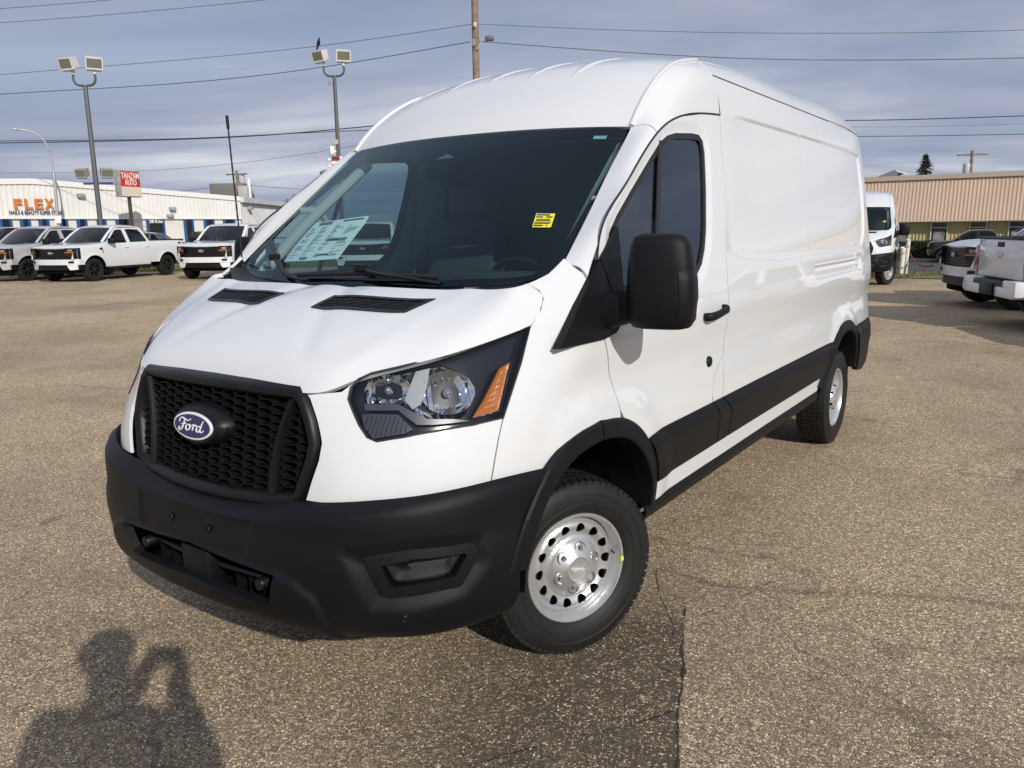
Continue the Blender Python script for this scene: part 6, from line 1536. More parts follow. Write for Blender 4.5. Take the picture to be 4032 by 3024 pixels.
def build_flex():
    P = polar(-65.25, 57.0); Q = polar(-53.33, 65.0); e = Q - P; L = np.linalg.norm(e); e /= L; n = np.array([e[1], -e[0], 0]); n = n if n @ (CAM - P) > 0 else -n
    b = thing('metal_building', 'long white ribbed-metal shop with blue window posts and orange letters', 'building', tuple(P * [1, 1, 0]))
    inv = Matrix.Translation(-b.location)
    parts = []
    W = mat('white_sheet_metal', (.72, .72, .70), .5, var=(.6, .05)); T = mat('white_trim', (.78, .78, .76), .45); Bl = mat('blue_post', (.015, .09, .26), .5); Gd = mat('shop_glass', (.015, .018, .02), .08); Wb = mat('white_brick', (.70, .69, .66), .8, bump=(40, .5))
    zp = vplane(*C1(215, 545), P, e)[1]; zr = vplane(*C1(1600, 660), P, e)[1]; zw = vplane(*C1(900, 782), P, e)[1]
    top = lambda s: zp - abs(s) * (zp - zr) / L
    parts.append(corrugated('wall_sheet', P, e, -15.0, L, lambda s: zw, top, W, None, .32, .05))
    for s0, s1 in ((-15.0, 0), (0, L)):
        a = P + e * s0 + n * .12; c = P + e * s1 + n * .12; th = .26
        V = [(a[0], a[1], top(s0) - .06), (c[0], c[1], top(s1) - .06), (c[0], c[1], top(s1) + th), (a[0], a[1], top(s0) + th)]; V += [tuple(np.array(v) - n * .5) for v in V]
        parts.append(mesh('roof_trim', V, [(0, 1, 2, 3), (3, 2, 6, 7), (0, 4, 5, 1), (4, 7, 6, 5)], T, None))
    # roof sheets running back
    for s0, s1 in ((-15.0, 0), (0, L)):
        a, c = P + e * s0, P + e * s1; V = [(a[0], a[1], top(s0) + .2), (c[0], c[1], top(s1) + .2)]; V += [tuple(np.array(V[1]) - n * 25), tuple(np.array(V[0]) - n * 25)]
        parts.append(mesh('roof', V, [(0, 1, 2, 3)], T, None))
    parts.append(wall_box('brick_wall', P, e, -15.0, L, -.6, zw, .2, Wb, None, out=-.25)); parts.append(wall_box('wall_ledge', P, e, -15.0, L, zw - .05, zw + .03, .12, T, None))
    # shopfront bays: windows and blue posts from the photograph
    for a, c in ((0, 65), (140, 190), (265, 315), (405, 440), (520, 570), (655, 700), (780, 850), (985, 1090), (1235, 1285), (1370, 1425), (1500, 1565)):
        s0 = vplane(*C1(a, 800), P, e)[0]; s1 = vplane(*C1(c, 800), P, e)[0]; w = wall_box('window', P, e, s0, s1, -.1, zw - .06, .06, Gd, None, out=-.07); parts.append(w)
        for q in (s0, s1): parts.append(wall_box('window_post', P, e, q - .065, q + .065, -.5, zw - .05, .18, Bl, None, out=-.04))
    s0 = vplane(*C1(982, 790), P, e)[0]; s1 = vplane(*C1(1090, 790), P, e)[0]; z0 = vplane(*C1(1030, 820), P, e)[1]; z1 = vplane(*C1(1030, 788), P, e)[1]
    sg = wall_box('address_sign', P, e, s0, s1, z0, z1, .05, mat('sign_dark_green', (.012, .025, .022), .4), None, out=.02); parts.append(sg)
    def lettering(nm, txt, crop0, crop1, yb, yt, m, ext, bold, out):
        a0, zb_ = vplane(*C1(crop0, yb), P, e); a1, zt_ = vplane(*C1(crop1, yt), P, e); c = P + e * (a0 + a1) / 2 + n * out
        return text_on(nm, txt, (zt_ - zb_) * 1.42, (c[0], c[1], (zb_ + zt_) / 2), e, (0, 0, 1), n, m, None, width=a1 - a0, bold=bold, extrude=ext)
    parts.append(lettering('address_text', '7308 76 Ave', 988, 1084, 815, 793, mat('sign_white', (.8, .8, .8), .5), .01, .008, .08))
    Or = mat('orange_letters', (.60, .20, .045), .5); s_ = .0
    for ch, x0, x1 in (('F', 90, 132), ('L', 160, 203), ('E', 228, 273), ('X', 298, 350)): parts.append(lettering('sign_letter', ch, x0, x1, 722, 657, Or, .05, .02, .12))
    parts.append(lettering('shop_lettering', 'NAILS & BEAUTY SUPER STORE', 58, 412, 757, 735, mat('navy_letters', (.02, .025, .10), .5), .01, .004, .10))
    for x, y in ((1145, 718), (1130, 765), (532, 630)):
        s, z = vplane(*C1(x, y), P, e); parts.append(wall_box('wall_lamp', P, e, s - .22, s + .22, z - .12, z + .12, .30, mat('lamp_grey', (.35, .36, .36), .5), None, out=.05, bev=.05))
    for o in parts: o.parent = b; o.matrix_parent_inverse = inv
    # neighbouring lower block
    R = polar(-50.2, 79.0); e2 = R - Q; L2 = np.linalg.norm(e2); e2 /= L2
    b2 = thing('metal_building', 'lower grey-white ribbed annex adjoining the white metal shop', 'building', tuple(Q * [1, 1, 0])); inv2 = Matrix.Translation(-b2.location); ps = []
    W2 = mat('grey_sheet_metal', (.56, .57, .58), .5, var=(.6, .06)); zt = vplane(*C1(1640, 672), Q, e2)[1]
    ps.append(corrugated('wall_sheet', Q, e2, .1, L2 + 14, lambda s: -.8, lambda s: zt, W2, None, .30, .05)); ps.append(wall_box('roof_trim', Q, e2, .0, L2 + 14, zt - .06, zt + .32, .3, mat('grey_trim', (.62, .63, .64), .5), None))
    s, z = vplane(*C1(1660, 715), Q, e2); ps.append(wall_box('wall_lamp', Q, e2, s - .25, s + .25, z - .12, z + .14, .3, mat('lamp_grey', (.35, .36, .36), .5), None, out=.05, bev=.05))
    for o in ps: o.parent = b2; o.matrix_parent_inverse = inv2
    # rooftop unit
    u = polar(az_of(*C1(1550, 620)), 74.0); zb, zt_ = 1.643 + 74 * math.tan(math.radians(el_of(*C1(1550, 645)))), 1.643 + 74 * math.tan(math.radians(el_of(*C1(1550, 600))))
    r = thing('rooftop_unit', 'grey air handling unit on the roof of the metal shop', 'rooftop unit', (u[0], u[1], zb - .6)); box('housing', (0, 0, .6 + (zt_ - zb) / 2), (2.9, 2.0, zt_ - zb + 1.2), mat('duct_grey', (.17, .16, .15), .6), r, rz=.5, bev=.05); box('duct', (1.9, 0, .9), (.8, 1.2, 1.2), mat('duct_pale', (.45, .45, .44), .5), r, rz=.5, bev=.05); tube('vent_pipe', [(2.2, .2, .3), (2.2, .2, 2.1)], .16, mat('white_trim', (.78, .78, .76), .45), r)
def el_of(px, py):
    d = ray(px, py); return math.degrees(math.atan2(d[2], math.hypot(d[0], d[1])))
build_flex()
def at_dist(px, py, d):
    """point on a sight line at horizontal distance d"""
    r = ray(px, py); return CAM + r * d / math.hypot(r[0], r[1])

# ================================================================== tan building on the right
def build_tan():
    P = np.array([-14.0, 61.8, 0]); e = np.array([1.0, 0, 0])
    b = thing('tan_building', 'low tan building with ribbed mansard fascia and yellow ribbed wall', 'building', (0, 61.8, -.66)); inv = Matrix.Translation(-b.location); ps = []
    F_ = mat('tan_ribbed_sheet', (.62, .46, .34), .55, var=(.5, .05)); Y = mat('yellow_ribbed_sheet', (.50, .42, .22), .6, var=(.8, .10)); Tr = mat('tan_flashing', (.50, .42, .32), .5)
    s, zt = vplane(*C8(700, 378), P, e); s, zb = vplane(*C8(700, 682), P, e); zt = zt; L = 34
    ps.append(corrugated('wall_sheet', P, e, 0, L, lambda s: -.8, lambda s: zb + .3, Y, None, .22, .05, out=-.05))
    # mansard: leaning ribbed sheet
    ss = []; q = 0.0
    while q < L: ss += [(q, 0), (q + .13, 0), (q + .15, .028), (q + .21, .028)]; q += .23
    V = []
    for a, d in ss: V += [(P[0] + a, P[1] - .75 - d, zb), (P[0] + a, P[1] - .25 - d, zt)]
    ps.append(mesh('fascia_sheet', V, [(2 * i, 2 * i + 2, 2 * i + 3, 2 * i + 1) for i in range(len(ss) - 1)], F_, None))
    ps.append(wall_box('fascia_cap', P, e, 0, L, zt - .02, zt + .30, .42, Tr, None, out=.0)); ps.append(wall_box('soffit', P, e, 0, L, zb - .05, zb, .80, Tr, None))
    ps.append(mesh('roof', [(P[0], P[1], zt + .2), (P[0] + L, P[1], zt + .2), (P[0] + L, P[1] + 18, zt + .2), (P[0], P[1] + 18, zt + .2)], [(0, 1, 2, 3)], Tr, None))
    G = mat('office_glass', (.03, .035, .04), .08); Fr = mat('white_frame', (.62, .60, .54), .5); poster = mat('poster_stack', (.22, .21, .20), .6, var=(2.5, .7))
    for a, c, door in ((412, 512, 1), (680, 790, 0), (958, 1072, 0), (1243, 1350, 0)):
        s0 = vplane(*C8(a, 750), P, e)[0]; s1 = vplane(*C8(c, 750), P, e)[0]; z1 = zb - .12; z0 = -.62 if door else -.35
        w = wall_box('door' if door else 'window', P, e, s0, s1, z0, z1, .05, G, None, out=.03); ps.append(w)
        for x0, x1, za, zc in ((s0 - .07, s0, z0, z1 + .07), (s1, s1 + .07, z0, z1 + .07), (s0, s1, z1, z1 + .07), (s0, s1, z0 - .06, z0)): ps.append(wall_box('window_frame', P, e, x0, x1, za, zc, .10, Fr, None, out=.02))
        ps.append(wall_box('poster', P, e, s0 + .12, s1 - .12, z0 + (.9 if door else .30), z0 + 1.35, .01, poster, None, out=.085))
        ps.append(wall_box('window_bar', P, e, s0, s1, z0 + 1.55, z0 + 1.60, .03, Fr, None, out=.085))
    s0 = vplane(*C8(735, 820), P, e)[0]; ps.append(wall_box('blue_panel', P, e, s0 - .5, s0 + .5, -.5, .35, .02, mat('blue_print', (.02, .06, .20), .5), None, out=.09))
    for o in ps: o.parent = b; o.matrix_parent_inverse = inv
    r0 = at_dist(*C8(290, 358), 78); r1 = at_dist(*C8(410, 310), 78); r2 = at_dist(*C8(432, 358), 78)
    t = thing('roof_gable', 'dark slanted roof gable rising behind the tan building', 'roof', (float(r0[0]), float(r0[1]), 0)); o0 = np.array(t.location)
    V = [r0 - [0, 0, 2], r0, r1, r2 + [0, 0, .35], r2 - [0, 0, 2]]; V = [np.array(v) - o0 for v in V]; V += [v + np.array([0, 6, 0]) for v in V]
    mesh('gable_wall', V[:5], [(0, 1, 2, 3, 4)], mat('gable_grey', (.16, .16, .17), .7), t); mesh('roof_slope', [V[1], V[2], V[7], V[6]], [(0, 1, 2, 3)], mat('shingle_grey', (.10, .10, .11), .9), t)
    mesh('gable_edge', [V[2], V[3], V[8], V[7]], [(0, 1, 2, 3)], mat('gable_pale', (.55, .52, .48), .7), t)
build_tan()

# ================================================================== poles, lamps, sign, wires
M_POLE = mat('dark_pole_paint', (.075, .082, .09), .45, bump=(20, .1)); M_HOUS = mat('flood_housing', (.62, .62, .58), .5, var=(5, .08)); M_FLENS = mat('flood_glass', (.16, .16, .13), .1)
def flood(parent, c, yaw, tilt, s=1.0, housing=None):
    """box floodlight: tapered housing, lens, bracket"""
    R = Matrix.Translation(Vector(c)) @ Matrix.Rotation(yaw, 4, 'Z') @ Matrix.Rotation(tilt, 4, 'X')
    f = [(-.42, -.28, -.30), (.42, -.28, -.30), (.42, -.28, .30), (-.42, -.28, .30)]; k = [(-.36, .25, -.20), (.36, .25, -.20), (.36, .25, .30), (-.36, .25, .30)]
    V = [np.array(R @ (Vector(v) * s)) for v in f + k]
    h = mesh('floodlight', V, [(4, 5, 6, 7)[::-1], (0, 4, 5, 1)[::-1], (1, 5, 6, 2)[::-1], (2, 6, 7, 3)[::-1], (3, 7, 4, 0)[::-1], (0, 1, 2, 3)[::-1]], housing or M_HOUS, parent)
    V = [np.array(R @ (Vector(v) * s)) for v in ((-.36, -.285, -.22), (.36, -.285, -.22), (.36, -.285, .24), (-.36, -.285, .24))]; mesh('lens', V, [(0, 1, 2, 3)], M_FLENS, h)
    V = [np.array(R @ (Vector(v) * s)) for v in ((-.40, -.30, -.32), (.40, -.30, -.32), (.34, -.05, -.42), (-.34, -.05, -.42))]; mesh('visor', V, [(0, 1, 2, 3)], housing or M_HOUS, h)
    return h
def light_pole(name, label, pts, d, heads, extra=None):
    """pts: (base pixel, top pixel) at distance d"""
    a = at_dist(*pts[0], d); b = at_dist(*pts[1], d); base = np.array([b[0], b[1], terrain(b[0], np.array(b[1]))])
    t = thing(name, label, 'light pole', tuple(base)); h = b[2] - base[2]
    tube('pole', [(0, 0, -.05), (0, 0, h * .5), (0, 0, h)], [.105, .095, .08], M_POLE, t, seg=6)
    box('base_plate', (0, 0, .06), (.4, .4, .12), mat('concrete', (.36, .34, .31), .85), t)
    return t, base, h
toc = lambda p: math.atan2(CAM[0] - p[0], -(CAM[1] - p[1]))          # yaw that turns a fixture's front (-y) towards the camera
def twin_top(t, base, h, d, yaw0, px):
    r = np.array([AX_R[0], AX_R[1], 0]); r /= np.linalg.norm(r)
    U = [r * -.42 + [0, 0, h + .42], r * -.42 + [0, 0, h + .15], r * -.33 + [0, 0, h + .03], r * -.15 + [0, 0, h - .02], r * .15 + [0, 0, h - .02], r * .33 + [0, 0, h + .03], r * .42 + [0, 0, h + .15], r * .42 + [0, 0, h + .42]]
    tube('yoke', curve(U, 4), .045, M_POLE, t, seg=8)
    for s, yw in ((-1, yaw0 - .75), (1, yaw0 + .12)):
        tube('socket', [r * .42 * s + [0, 0, h + .40], r * .42 * s + [0, 0, h + .60]], .065, M_HOUS, t, seg=8)
        flood(t, r * (.42 * s - (.12 if s < 0 else 0)) + [0, 0, h + .82], yw, math.radians(16), .74)
P1, b1, h1 = light_pole('light_pole', 'dark light pole with twin white floodlights, standing beside the small red sign', ((376, 880), (335, 335)), 37.0, None)
twin_top(P1, b1, h1, 37, toc(b1), None)
r_ = np.array([AX_R[0], AX_R[1], 0]); r_ /= np.linalg.norm(r_)
zl = at_dist(*C1(620, 548), 37)[2] - b1[2]
tube('cross_arm', [r_ * -.5 + [0, 0, zl], r_ * .68 + [0, 0, zl]], .045, M_POLE, P1, seg=6)
M_HOUS2 = mat('flood_housing_beige', (.33, .31, .25), .6)
for s, yw in ((-.50, -.55), (.46, .25)): flood(P1, r_ * s + [0, 0, zl + .42], toc(b1) + yw, math.radians(14), .56, M_HOUS2)
P2, b2, h2 = light_pole('light_pole', 'dark light pole with twin floodlights, cameras and a red notice on its shaft', ((1328, 640), (1316, 298)), 37.0, None)
twin_top(P2, b2, h2, 37, toc(b2), None)
def on_pole(px, py): return at_dist(px, py, 37.0) - b2
CZ = lambda a, b: (1100 + a * .3617, 100 + b * .3617)
q = on_pole(*CZ(610, 1270)); box('junction_box', tuple(q), (.25, .2, .20), mat('box_tan', (.40, .36, .27), .6), P2, rz=toc(b2))
wcam = mat('camera_white', (.75, .76, .78), .4)
for (x, y), sz in (((570, 1360), (.20, .18, .36)), ((600, 1372), (.28, .10, .10)), ((548, 1462), (.22, .12, .11)), ((553, 1532), (.22, .12, .11)), ((662, 1450), (.16, .14, .18)), ((662, 1510), (.14, .12, .10))):
    q = on_pole(*CZ(x, y)); box('camera', tuple(q), sz, wcam, P2, rz=toc(b2) + .4, bev=.03)
sg = box('notice_board', tuple(on_pole(*CZ(615, 1497)) + (CAM - b2) * [1, 1, 0] / 37 * .1), (.34, .04, .58), mat('notice_red', (.38, .02, .03), .5), P2, rz=toc(b2))
for yy, hh, m in ((1450, .10, mat('notice_black', (.01, .01, .01), .5)), (1548, .12, mat('notice_black', (.01, .01, .01), .5)), (1497, .12, mat('sign_white', (.8, .8, .8), .5))):
    box('notice_band', tuple(on_pole(*CZ(615, yy)) + (CAM - b2) * [1, 1, 0] / 37 * .125), (.335, .012, hh), m, sg, rz=toc(b2))
flood(P2, on_pole(*CZ(520, 1620)), toc(b2) - .5, math.radians(20), .60, M_HOUS2)
q0 = on_pole(*CZ(590, 640)); q1 = on_pole(*CZ(540, 640)); q2 = on_pole(*CZ(540, 605)); tube('hook', [q0, q1, q2], .014, mat('rust', (.25, .12, .06), .8), P2, seg=5)
# bird on the left flood of that pole
bd_ = at_dist(*CZ(427, 244), 36.8)
bird = thing('bird', 'black bird perched on the left floodlight of the pole', 'bird', tuple(bd_))
V = []; F = []
prof_ = [(-.16, .10, .004), (-.10, .10, .028), (-.05, .13, .060), (.0, .18, .080), (.04, .24, .075), (.07, .29, .055), (.09, .325, .042), (.10, .36, .046), (.10, .39, .038), (.115, .41, .012)]
for y, z, r in prof_:
    for k in range(10): a = 2 * math.pi * k / 10; V.append((r * math.cos(a), -y + r * .35 * math.sin(a), z + r * math.sin(a) * .8 - .02))
F = [(i * 10 + k, i * 10 + (k + 1) % 10, (i + 1) * 10 + (k + 1) % 10, (i + 1) * 10 + k) for i in range(len(prof_) - 1) for k in range(10)] + [tuple(range(10))[::-1], tuple(90 + k for k in range(10))]
bdm = mat('bird_black', (.008, .008, .010), .5); mesh('body', V, F, bdm, bird, smooth=True)
tube('beak', [(0, -.13, .365), (0, -.19, .355)], [.014, .002], bdm, bird, seg=6); prism('tail', [(-.03, 0), (.03, 0), (.04, -.16), (-.04, -.16)], .012, ((0, .12, .10), (1, 0, 0), (0, -.4, .9), (0, .9, .4)), bdm, bird)
for s in (-1, 1): tube('leg', [(s * .03, -.01, .10), (s * .03, -.02, 0)], .007, bdm, bird, seg=5); 
bird.rotation_euler = (0, 0, toc(bd_) + .4)

# street lamp across the road
sb = at_dist(*C1(395, 800), 54); st_ = at_dist(*C1(345, 380), 54)
SL = thing('street_lamp', 'grey curved-arm street lamp leaning over the shop front', 'street lamp', (sb[0], sb[1], 0)); o_ = np.array([sb[0], sb[1], 0])
pts = [at_dist(*C1(*q), 54) - o_ for q in ((385, 760), (372, 600), (352, 430), (335, 340), (300, 270), (245, 218), (180, 195), (120, 186))]
tube('pole', curve([(0, 0, 0)] + pts, 5), [.10] * 10 + [.085] * 15 + [.05] * 16, mat('galvanised', (.40, .42, .44), .45, metal=.5), SL, seg=8)
a = at_dist(*C1(128, 186), 54) - o_; b = at_dist(*C1(72, 182), 54) - o_; tube('lamp_head', [a, a * .6 + b * .4, b], [.09, .16, .06], mat('galvanised', (.40, .42, .44), .45, metal=.5), SL, seg=8, flat=(1, .5))
q = at_dist(*C1(388, 790), 53.8) - o_; box('plate', tuple(q), (.30, .03, .42), mat('sign_white', (.8, .8, .8), .5), SL, rz=toc(sb))

# red and cream pylon sign
sc_ = at_dist(*C1(865, 640), 55); SG = thing('pylon_sign', 'square red and cream shop sign on a single dark post', 'sign', (sc_[0], sc_[1], 0)); o_ = np.array([sc_[0], sc_[1], 0])
zt = at_dist(*C1(860, 470), 55)[2]; zb = at_dist(*C1(860, 635), 55)[2]; zm = at_dist(*C1(860, 572), 55)[2]
e_ = at_dist(*C1(925, 600), 55.6) - at_dist(*C1(800, 600), 54.6); w_ = np.linalg.norm(e_[:2]); e_ = np.array([e_[0], e_[1], 0]) / w_; n_ = np.array([e_[1], -e_[0], 0]); n_ = n_ if n_ @ (CAM - o_) > 0 else -n_
cab = box('cabinet', (0, 0, (zt + zb) / 2), (w_ + .12, .45, zt - zb + .1), mat('sign_cabinet', (.30, .30, .29), .6, var=(3, .3)), SG, rz=math.atan2(e_[1], e_[0]), bev=.02)
f0 = n_ * .235
box('red_face', tuple(f0 + [0, 0, (zt + zm) / 2]), (w_, .03, zt - zm), mat('sign_red', (.55, .025, .03), .4), SG, rz=math.atan2(e_[1], e_[0])); box('cream_face', tuple(f0 + [0, 0, (zm + zb) / 2]), (w_, .03, zm - zb), mat('sign_cream', (.66, .61, .46), .5), SG, rz=math.atan2(e_[1], e_[0]))
for txt, f, w in (('TANZAM', .70, .94), ('AUTO', .27, .62)): text_on('sign_text', txt, .50, f0 * 1.09 + [0, 0, zm + (zt - zm) * f], e_, (0, 0, 1), n_, mat('sign_pale', (.80, .76, .66), .5), SG, width=w_ * w, bold=.006, extrude=.01)
tube('post', [(0, 0, 0), (0, 0, zb)], .11, mat('post_brown', (.055, .035, .03), .7), SG, seg=8)

# utility poles
M_WOOD = mat('weathered_wood', (.22, .17, .12), .85, var=(4, .35), bump=(30, .8))
def utility_pole(label, px_b, px_t, d, r0, r1, ztop=None):
    a = at_dist(*px_b, d); z0 = float(terrain(a[0], np.array(a[1]))) - .05; b = at_dist(*px_t, d)
    t = thing('utility_pole', label, 'utility pole', (a[0], a[1], z0)); h = (ztop or b[2]) - z0
    tube('pole', [(0, 0, 0), (0, 0, h * .5), (0, 0, h)], [r0, (r0 + r1) / 2, r1], M_WOOD, t, seg=12); return t, np.array([a[0], a[1], z0]), h
UP, u0, uh = utility_pole('tall weathered utility pole rising behind the van roof', (1876, 330), (1878, 0), 40.0, .19, .15, 17.0)
gal = mat('galvanised', (.40, .42, .44), .45, metal=.5)
uq = lambda a, b, d=39.7: at_dist(a * .9946, b * .9946, d) - u0
tube('lamp_arm', curve([uq(1890, 195), uq(1905, 165), uq(1918, 145), uq(1935, 142)], 4), .03, gal, UP, seg=6); box('lamp_head', tuple(uq(1938, 152)), (.42, .24, .22), mat('lamp_head_grey', (.10, .10, .10), .5), UP, rz=.6, bev=.05)
box('cross_arm', (0, 0, uh - .5), (2.2, .10, .12), M_WOOD, UP, rz=.5); box('insulator', tuple(uq(1880, 97)), (.14, .14, .22), mat('porcelain', (.6, .6, .6), .3), UP, bev=.04); box('bracket', tuple(uq(1876, 168)), (.12, .12, .30), gal, UP, bev=.02)
def far_pole(label, C_, xb, yb, xt, yt, d, tx, ty, arm):
    t, o, h = utility_pole(label, C_(xb, yb), C_(xt, yt), d, .17, .13)
    q = at_dist(*C_(tx, ty), d) - o; lathe('transformer', [(0, .55), (.26, .55), (.30, .48), (.30, -.48), (.26, -.55), (0, -.55)], mat('transformer_grey', (.42, .44, .46), .5), t, 16, 'z').location = tuple(q)
    tube('transformer_bracket', [tuple(q), (0, 0, q[2])], .06, gal, t, seg=5)
    box('cross_arm', (0, 0, h - .35), (2.4, .1, .14), M_WOOD, t, rz=arm)
    for x in (-1.0, .0, 1.0): box('insulator', (x * math.cos(arm), x * math.sin(arm), h - .20), (.10, .10, .20), mat('porcelain', (.6, .6, .6), .3), t, bev=.03)
    return t
far_pole('distant utility pole with transformer behind the white metal shop', C1, 1598, 640, 1597, 462, 84.0, 1620, 530, .3)
far_pole('distant utility pole with transformer behind the tan building', C8, 960, 345, 966, 172, 84.0, 930, 310, .2)

M_WIRE = mat('wire_black', (.010, .010, .011), .6); M_WIREG = mat('wire_grey', (.07, .07, .08), .6)
def wire(label, pts, r, m, sag=0.0, group='overhead wires'):
    """pts: (px, py, distance) in full photograph pixels; a hanging line through them"""
    Q = [at_dist(x, y, d) for x, y, d in pts]; c = curve(Q, 10) if len(Q) > 2 else [tuple(Q[0] + (Q[1] - Q[0]) * t) for t in np.linspace(0, 1, 16)]
    c = [np.array(q) for q in c]; n = len(c) - 1
    if sag: c = [q - np.array([0, 0, sag * 4 * (i / n) * (1 - i / n)]) for i, q in enumerate(c)]
    o = tube('overhead_wire', c, r, m, None, seg=5); tag(o, label, 'wire', group); return o
k = .9946
uz = lambda z: None
wire('thin wire running left from the top bracket of the tall utility pole', [(-900, 385, 58), (0, 296 * k, 50), (700 * k, 238 * k, 46), (1300 * k, 177 * k, 43), (1872 * k, 95 * k, 40)], .014, M_WIREG)
wire('thin wire running right from the top bracket of the tall utility pole', [(1895 * k, 95 * k, 40), (2212 * k, 110 * k, 41), (3000, 130, 44), (4032, 118, 48), (5200, 60, 54)], .014, M_WIREG)
wire('twisted service cable running left from the lamp bracket of the tall pole', [(-900, 455, 58), (0, 373 * k, 50), (700 * k, 330 * k, 46), (1300 * k, 262 * k, 43), (1780 * k, 180 * k, 40.5), (1860 * k, 166 * k, 40)], .020, M_WIREG)
wire('twisted service cable running right from the lamp bracket of the tall pole', [(1890 * k, 163 * k, 40), (2212 * k, 188 * k, 41), (3000, 232, 44), (3500, 236, 46), (4032, 228, 48), (5200, 190, 54)], .020, M_WIREG)
wire('upper of two thick black cables crossing low behind the light poles', [(-1000, 590, 70), (0, 566 * k, 62), (1100 * k, 532 * k, 58), (1700 * k, 480 * k, 56), (3350, 474, 62), (4032, 456, 68), (5200, 420, 76)], .034, M_WIRE)
wire('lower of two thick black cables crossing low behind the light poles', [(-1000, 584, 70), (0, 558 * k, 62.5), (700 * k, 549 * k, 60), (1500 * k, 515 * k, 58), (2200, 520, 58), (3390, 537, 62), (4032, 528, 68), (5200, 505, 76)], .024, M_WIRE)
wire('very thin wire passing above the pylon sign', [(-1000, 700, 80), (0, 685 * k, 72), (700 * k, 668 * k, 68), (1420 * k, 575 * k, 64), (2100, 440, 60)], .014, M_WIREG)
wire('thin wire high in the corner of the sky, lower of the pair', [(-600, 125, 60), (0, 90 * k, 55), (1040 * k, 0, 50), (1700, -80, 46)], .016, M_WIREG)
wire('thin wire high in the corner of the sky, upper of the pair', [(-600, 70, 60), (0, 34 * k, 55), (430 * k, 0, 52), (1100, -70, 48)], .016, M_WIREG)
wire('thin grey wire between the two thick cables at the van tail', [(2600, 480, 62), (3390, 500, 64), (4032, 488, 70), (5200, 460, 78)], .012, M_WIREG)
wire('slack wire from the distant shop pole towards the annex', [C1(1605, 555) + (84,), C1(2110, 592) + (90,), C1(2700, 600) + (96,)], .022, M_WIREG)
wire('slack wire from the distant shop pole towards the street', [C1(1590, 553) + (84,), C1(1150, 606) + (86,), C1(600, 640) + (88,)], .022, M_WIREG)

# ================================================================== posts, hose, hedge, trees
wpm = mat('white_post_paint', (.66, .65, .60), .6, var=(6, .25))
for lab, (xb, yb, xt, yt), d, r in (('short white post with rust streaks beside the red hose', (452, 1060, 460, 878), 28.6, .085), ('tall slim white post carrying the red hose', (486, 1058, 500, 818), 28.8, .062)):
    a = at_dist(*C8(xb, yb), d); z0 = float(terrain(a[0], np.array(a[1]))); h = at_dist(*C8(xt, yt), d)[2] - z0
    t = thing('white_post', lab, 'post', (a[0], a[1], z0)); tube('post', [(0, 0, -.05), (.03, 0, h)], r, wpm, t, seg=12)
    lathe('cap', [(0, h + .05), (r * .7, h + .03), (r, h - .01)], wpm, t, 12, 'z')
    for zz in (.25, .8): lathe('collar', [(r + .002, zz * h - .04), (r + .02, zz * h - .03), (r + .02, zz * h + .03), (r + .002, zz * h + .04)], mat('rusty_collar', (.40, .30, .20), .8), t, 12, 'z')
hs = tube('hose', curve([at_dist(*C8(x, y), d) for x, y, d in ((505, 880, 28.8), (520, 915, 28.8), (550, 965, 28.6), (600, 1003, 28.4), (650, 1012, 28.2), (700, 1000, 28.0))], 6), .022, mat('red_hose', (.16, .04, .03), .6), None, seg=6)
tag(hs, 'dark red hose hanging from the tall white post', 'hose')
def leaf_cloud(V, F, c, rad, n, size, rnd, squash=(1, 1, 1), hollow=.55):
    for _ in range(n):
        v = rnd.normal(size=3); v /= np.linalg.norm(v); r = (hollow + (1 - hollow) * rnd.rand()); p = c + v * r * np.array(rad)
        a = rnd.normal(size=3); a /= np.linalg.norm(a); b = np.cross(a, rnd.normal(size=3)); b /= np.linalg.norm(b); s = size * (.6 + .8 * rnd.rand())
        o = len(V); V += [p - a * s, p + b * s * .5, p + a * s, p - b * s * .5]; F.append((o, o + 1, o + 2, o + 3))
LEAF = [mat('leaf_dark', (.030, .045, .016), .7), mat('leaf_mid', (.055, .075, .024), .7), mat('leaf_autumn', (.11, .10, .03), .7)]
def build_hedge():
    a = at_dist(*C8(528, 935), 58.0); b = at_dist(*C8(728, 935), 58.5); zt = at_dist(*C8(620, 830), 58.0)[2]; c = (a + b) / 2; L = np.linalg.norm((b - a)[:2])
    t = thing('hedge', 'clipped dark square hedge in front of the tan building', 'hedge', (c[0], c[1], -.62)); rnd = np.random.RandomState(3); V = []; F = []; H = zt + .62
    for _ in range(5200):
        x, y, z = (rnd.rand() - .5) * L, (rnd.rand() - .5) * 1.6, rnd.rand() * H
        f = rnd.randint(4)
        if f == 0: z = H - rnd.rand() * .12
        elif f == 1: y = -.8 + rnd.rand() * .15
        elif f == 2: x = math.copysign(L / 2 - rnd.rand() * .12, x)
        leaf_cloud(V, F, np.array([x, y, z]), (.03, .03, .03), 1, .075, rnd)
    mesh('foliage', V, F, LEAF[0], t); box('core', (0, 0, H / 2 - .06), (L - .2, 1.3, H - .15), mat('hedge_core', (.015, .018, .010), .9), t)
build_hedge()
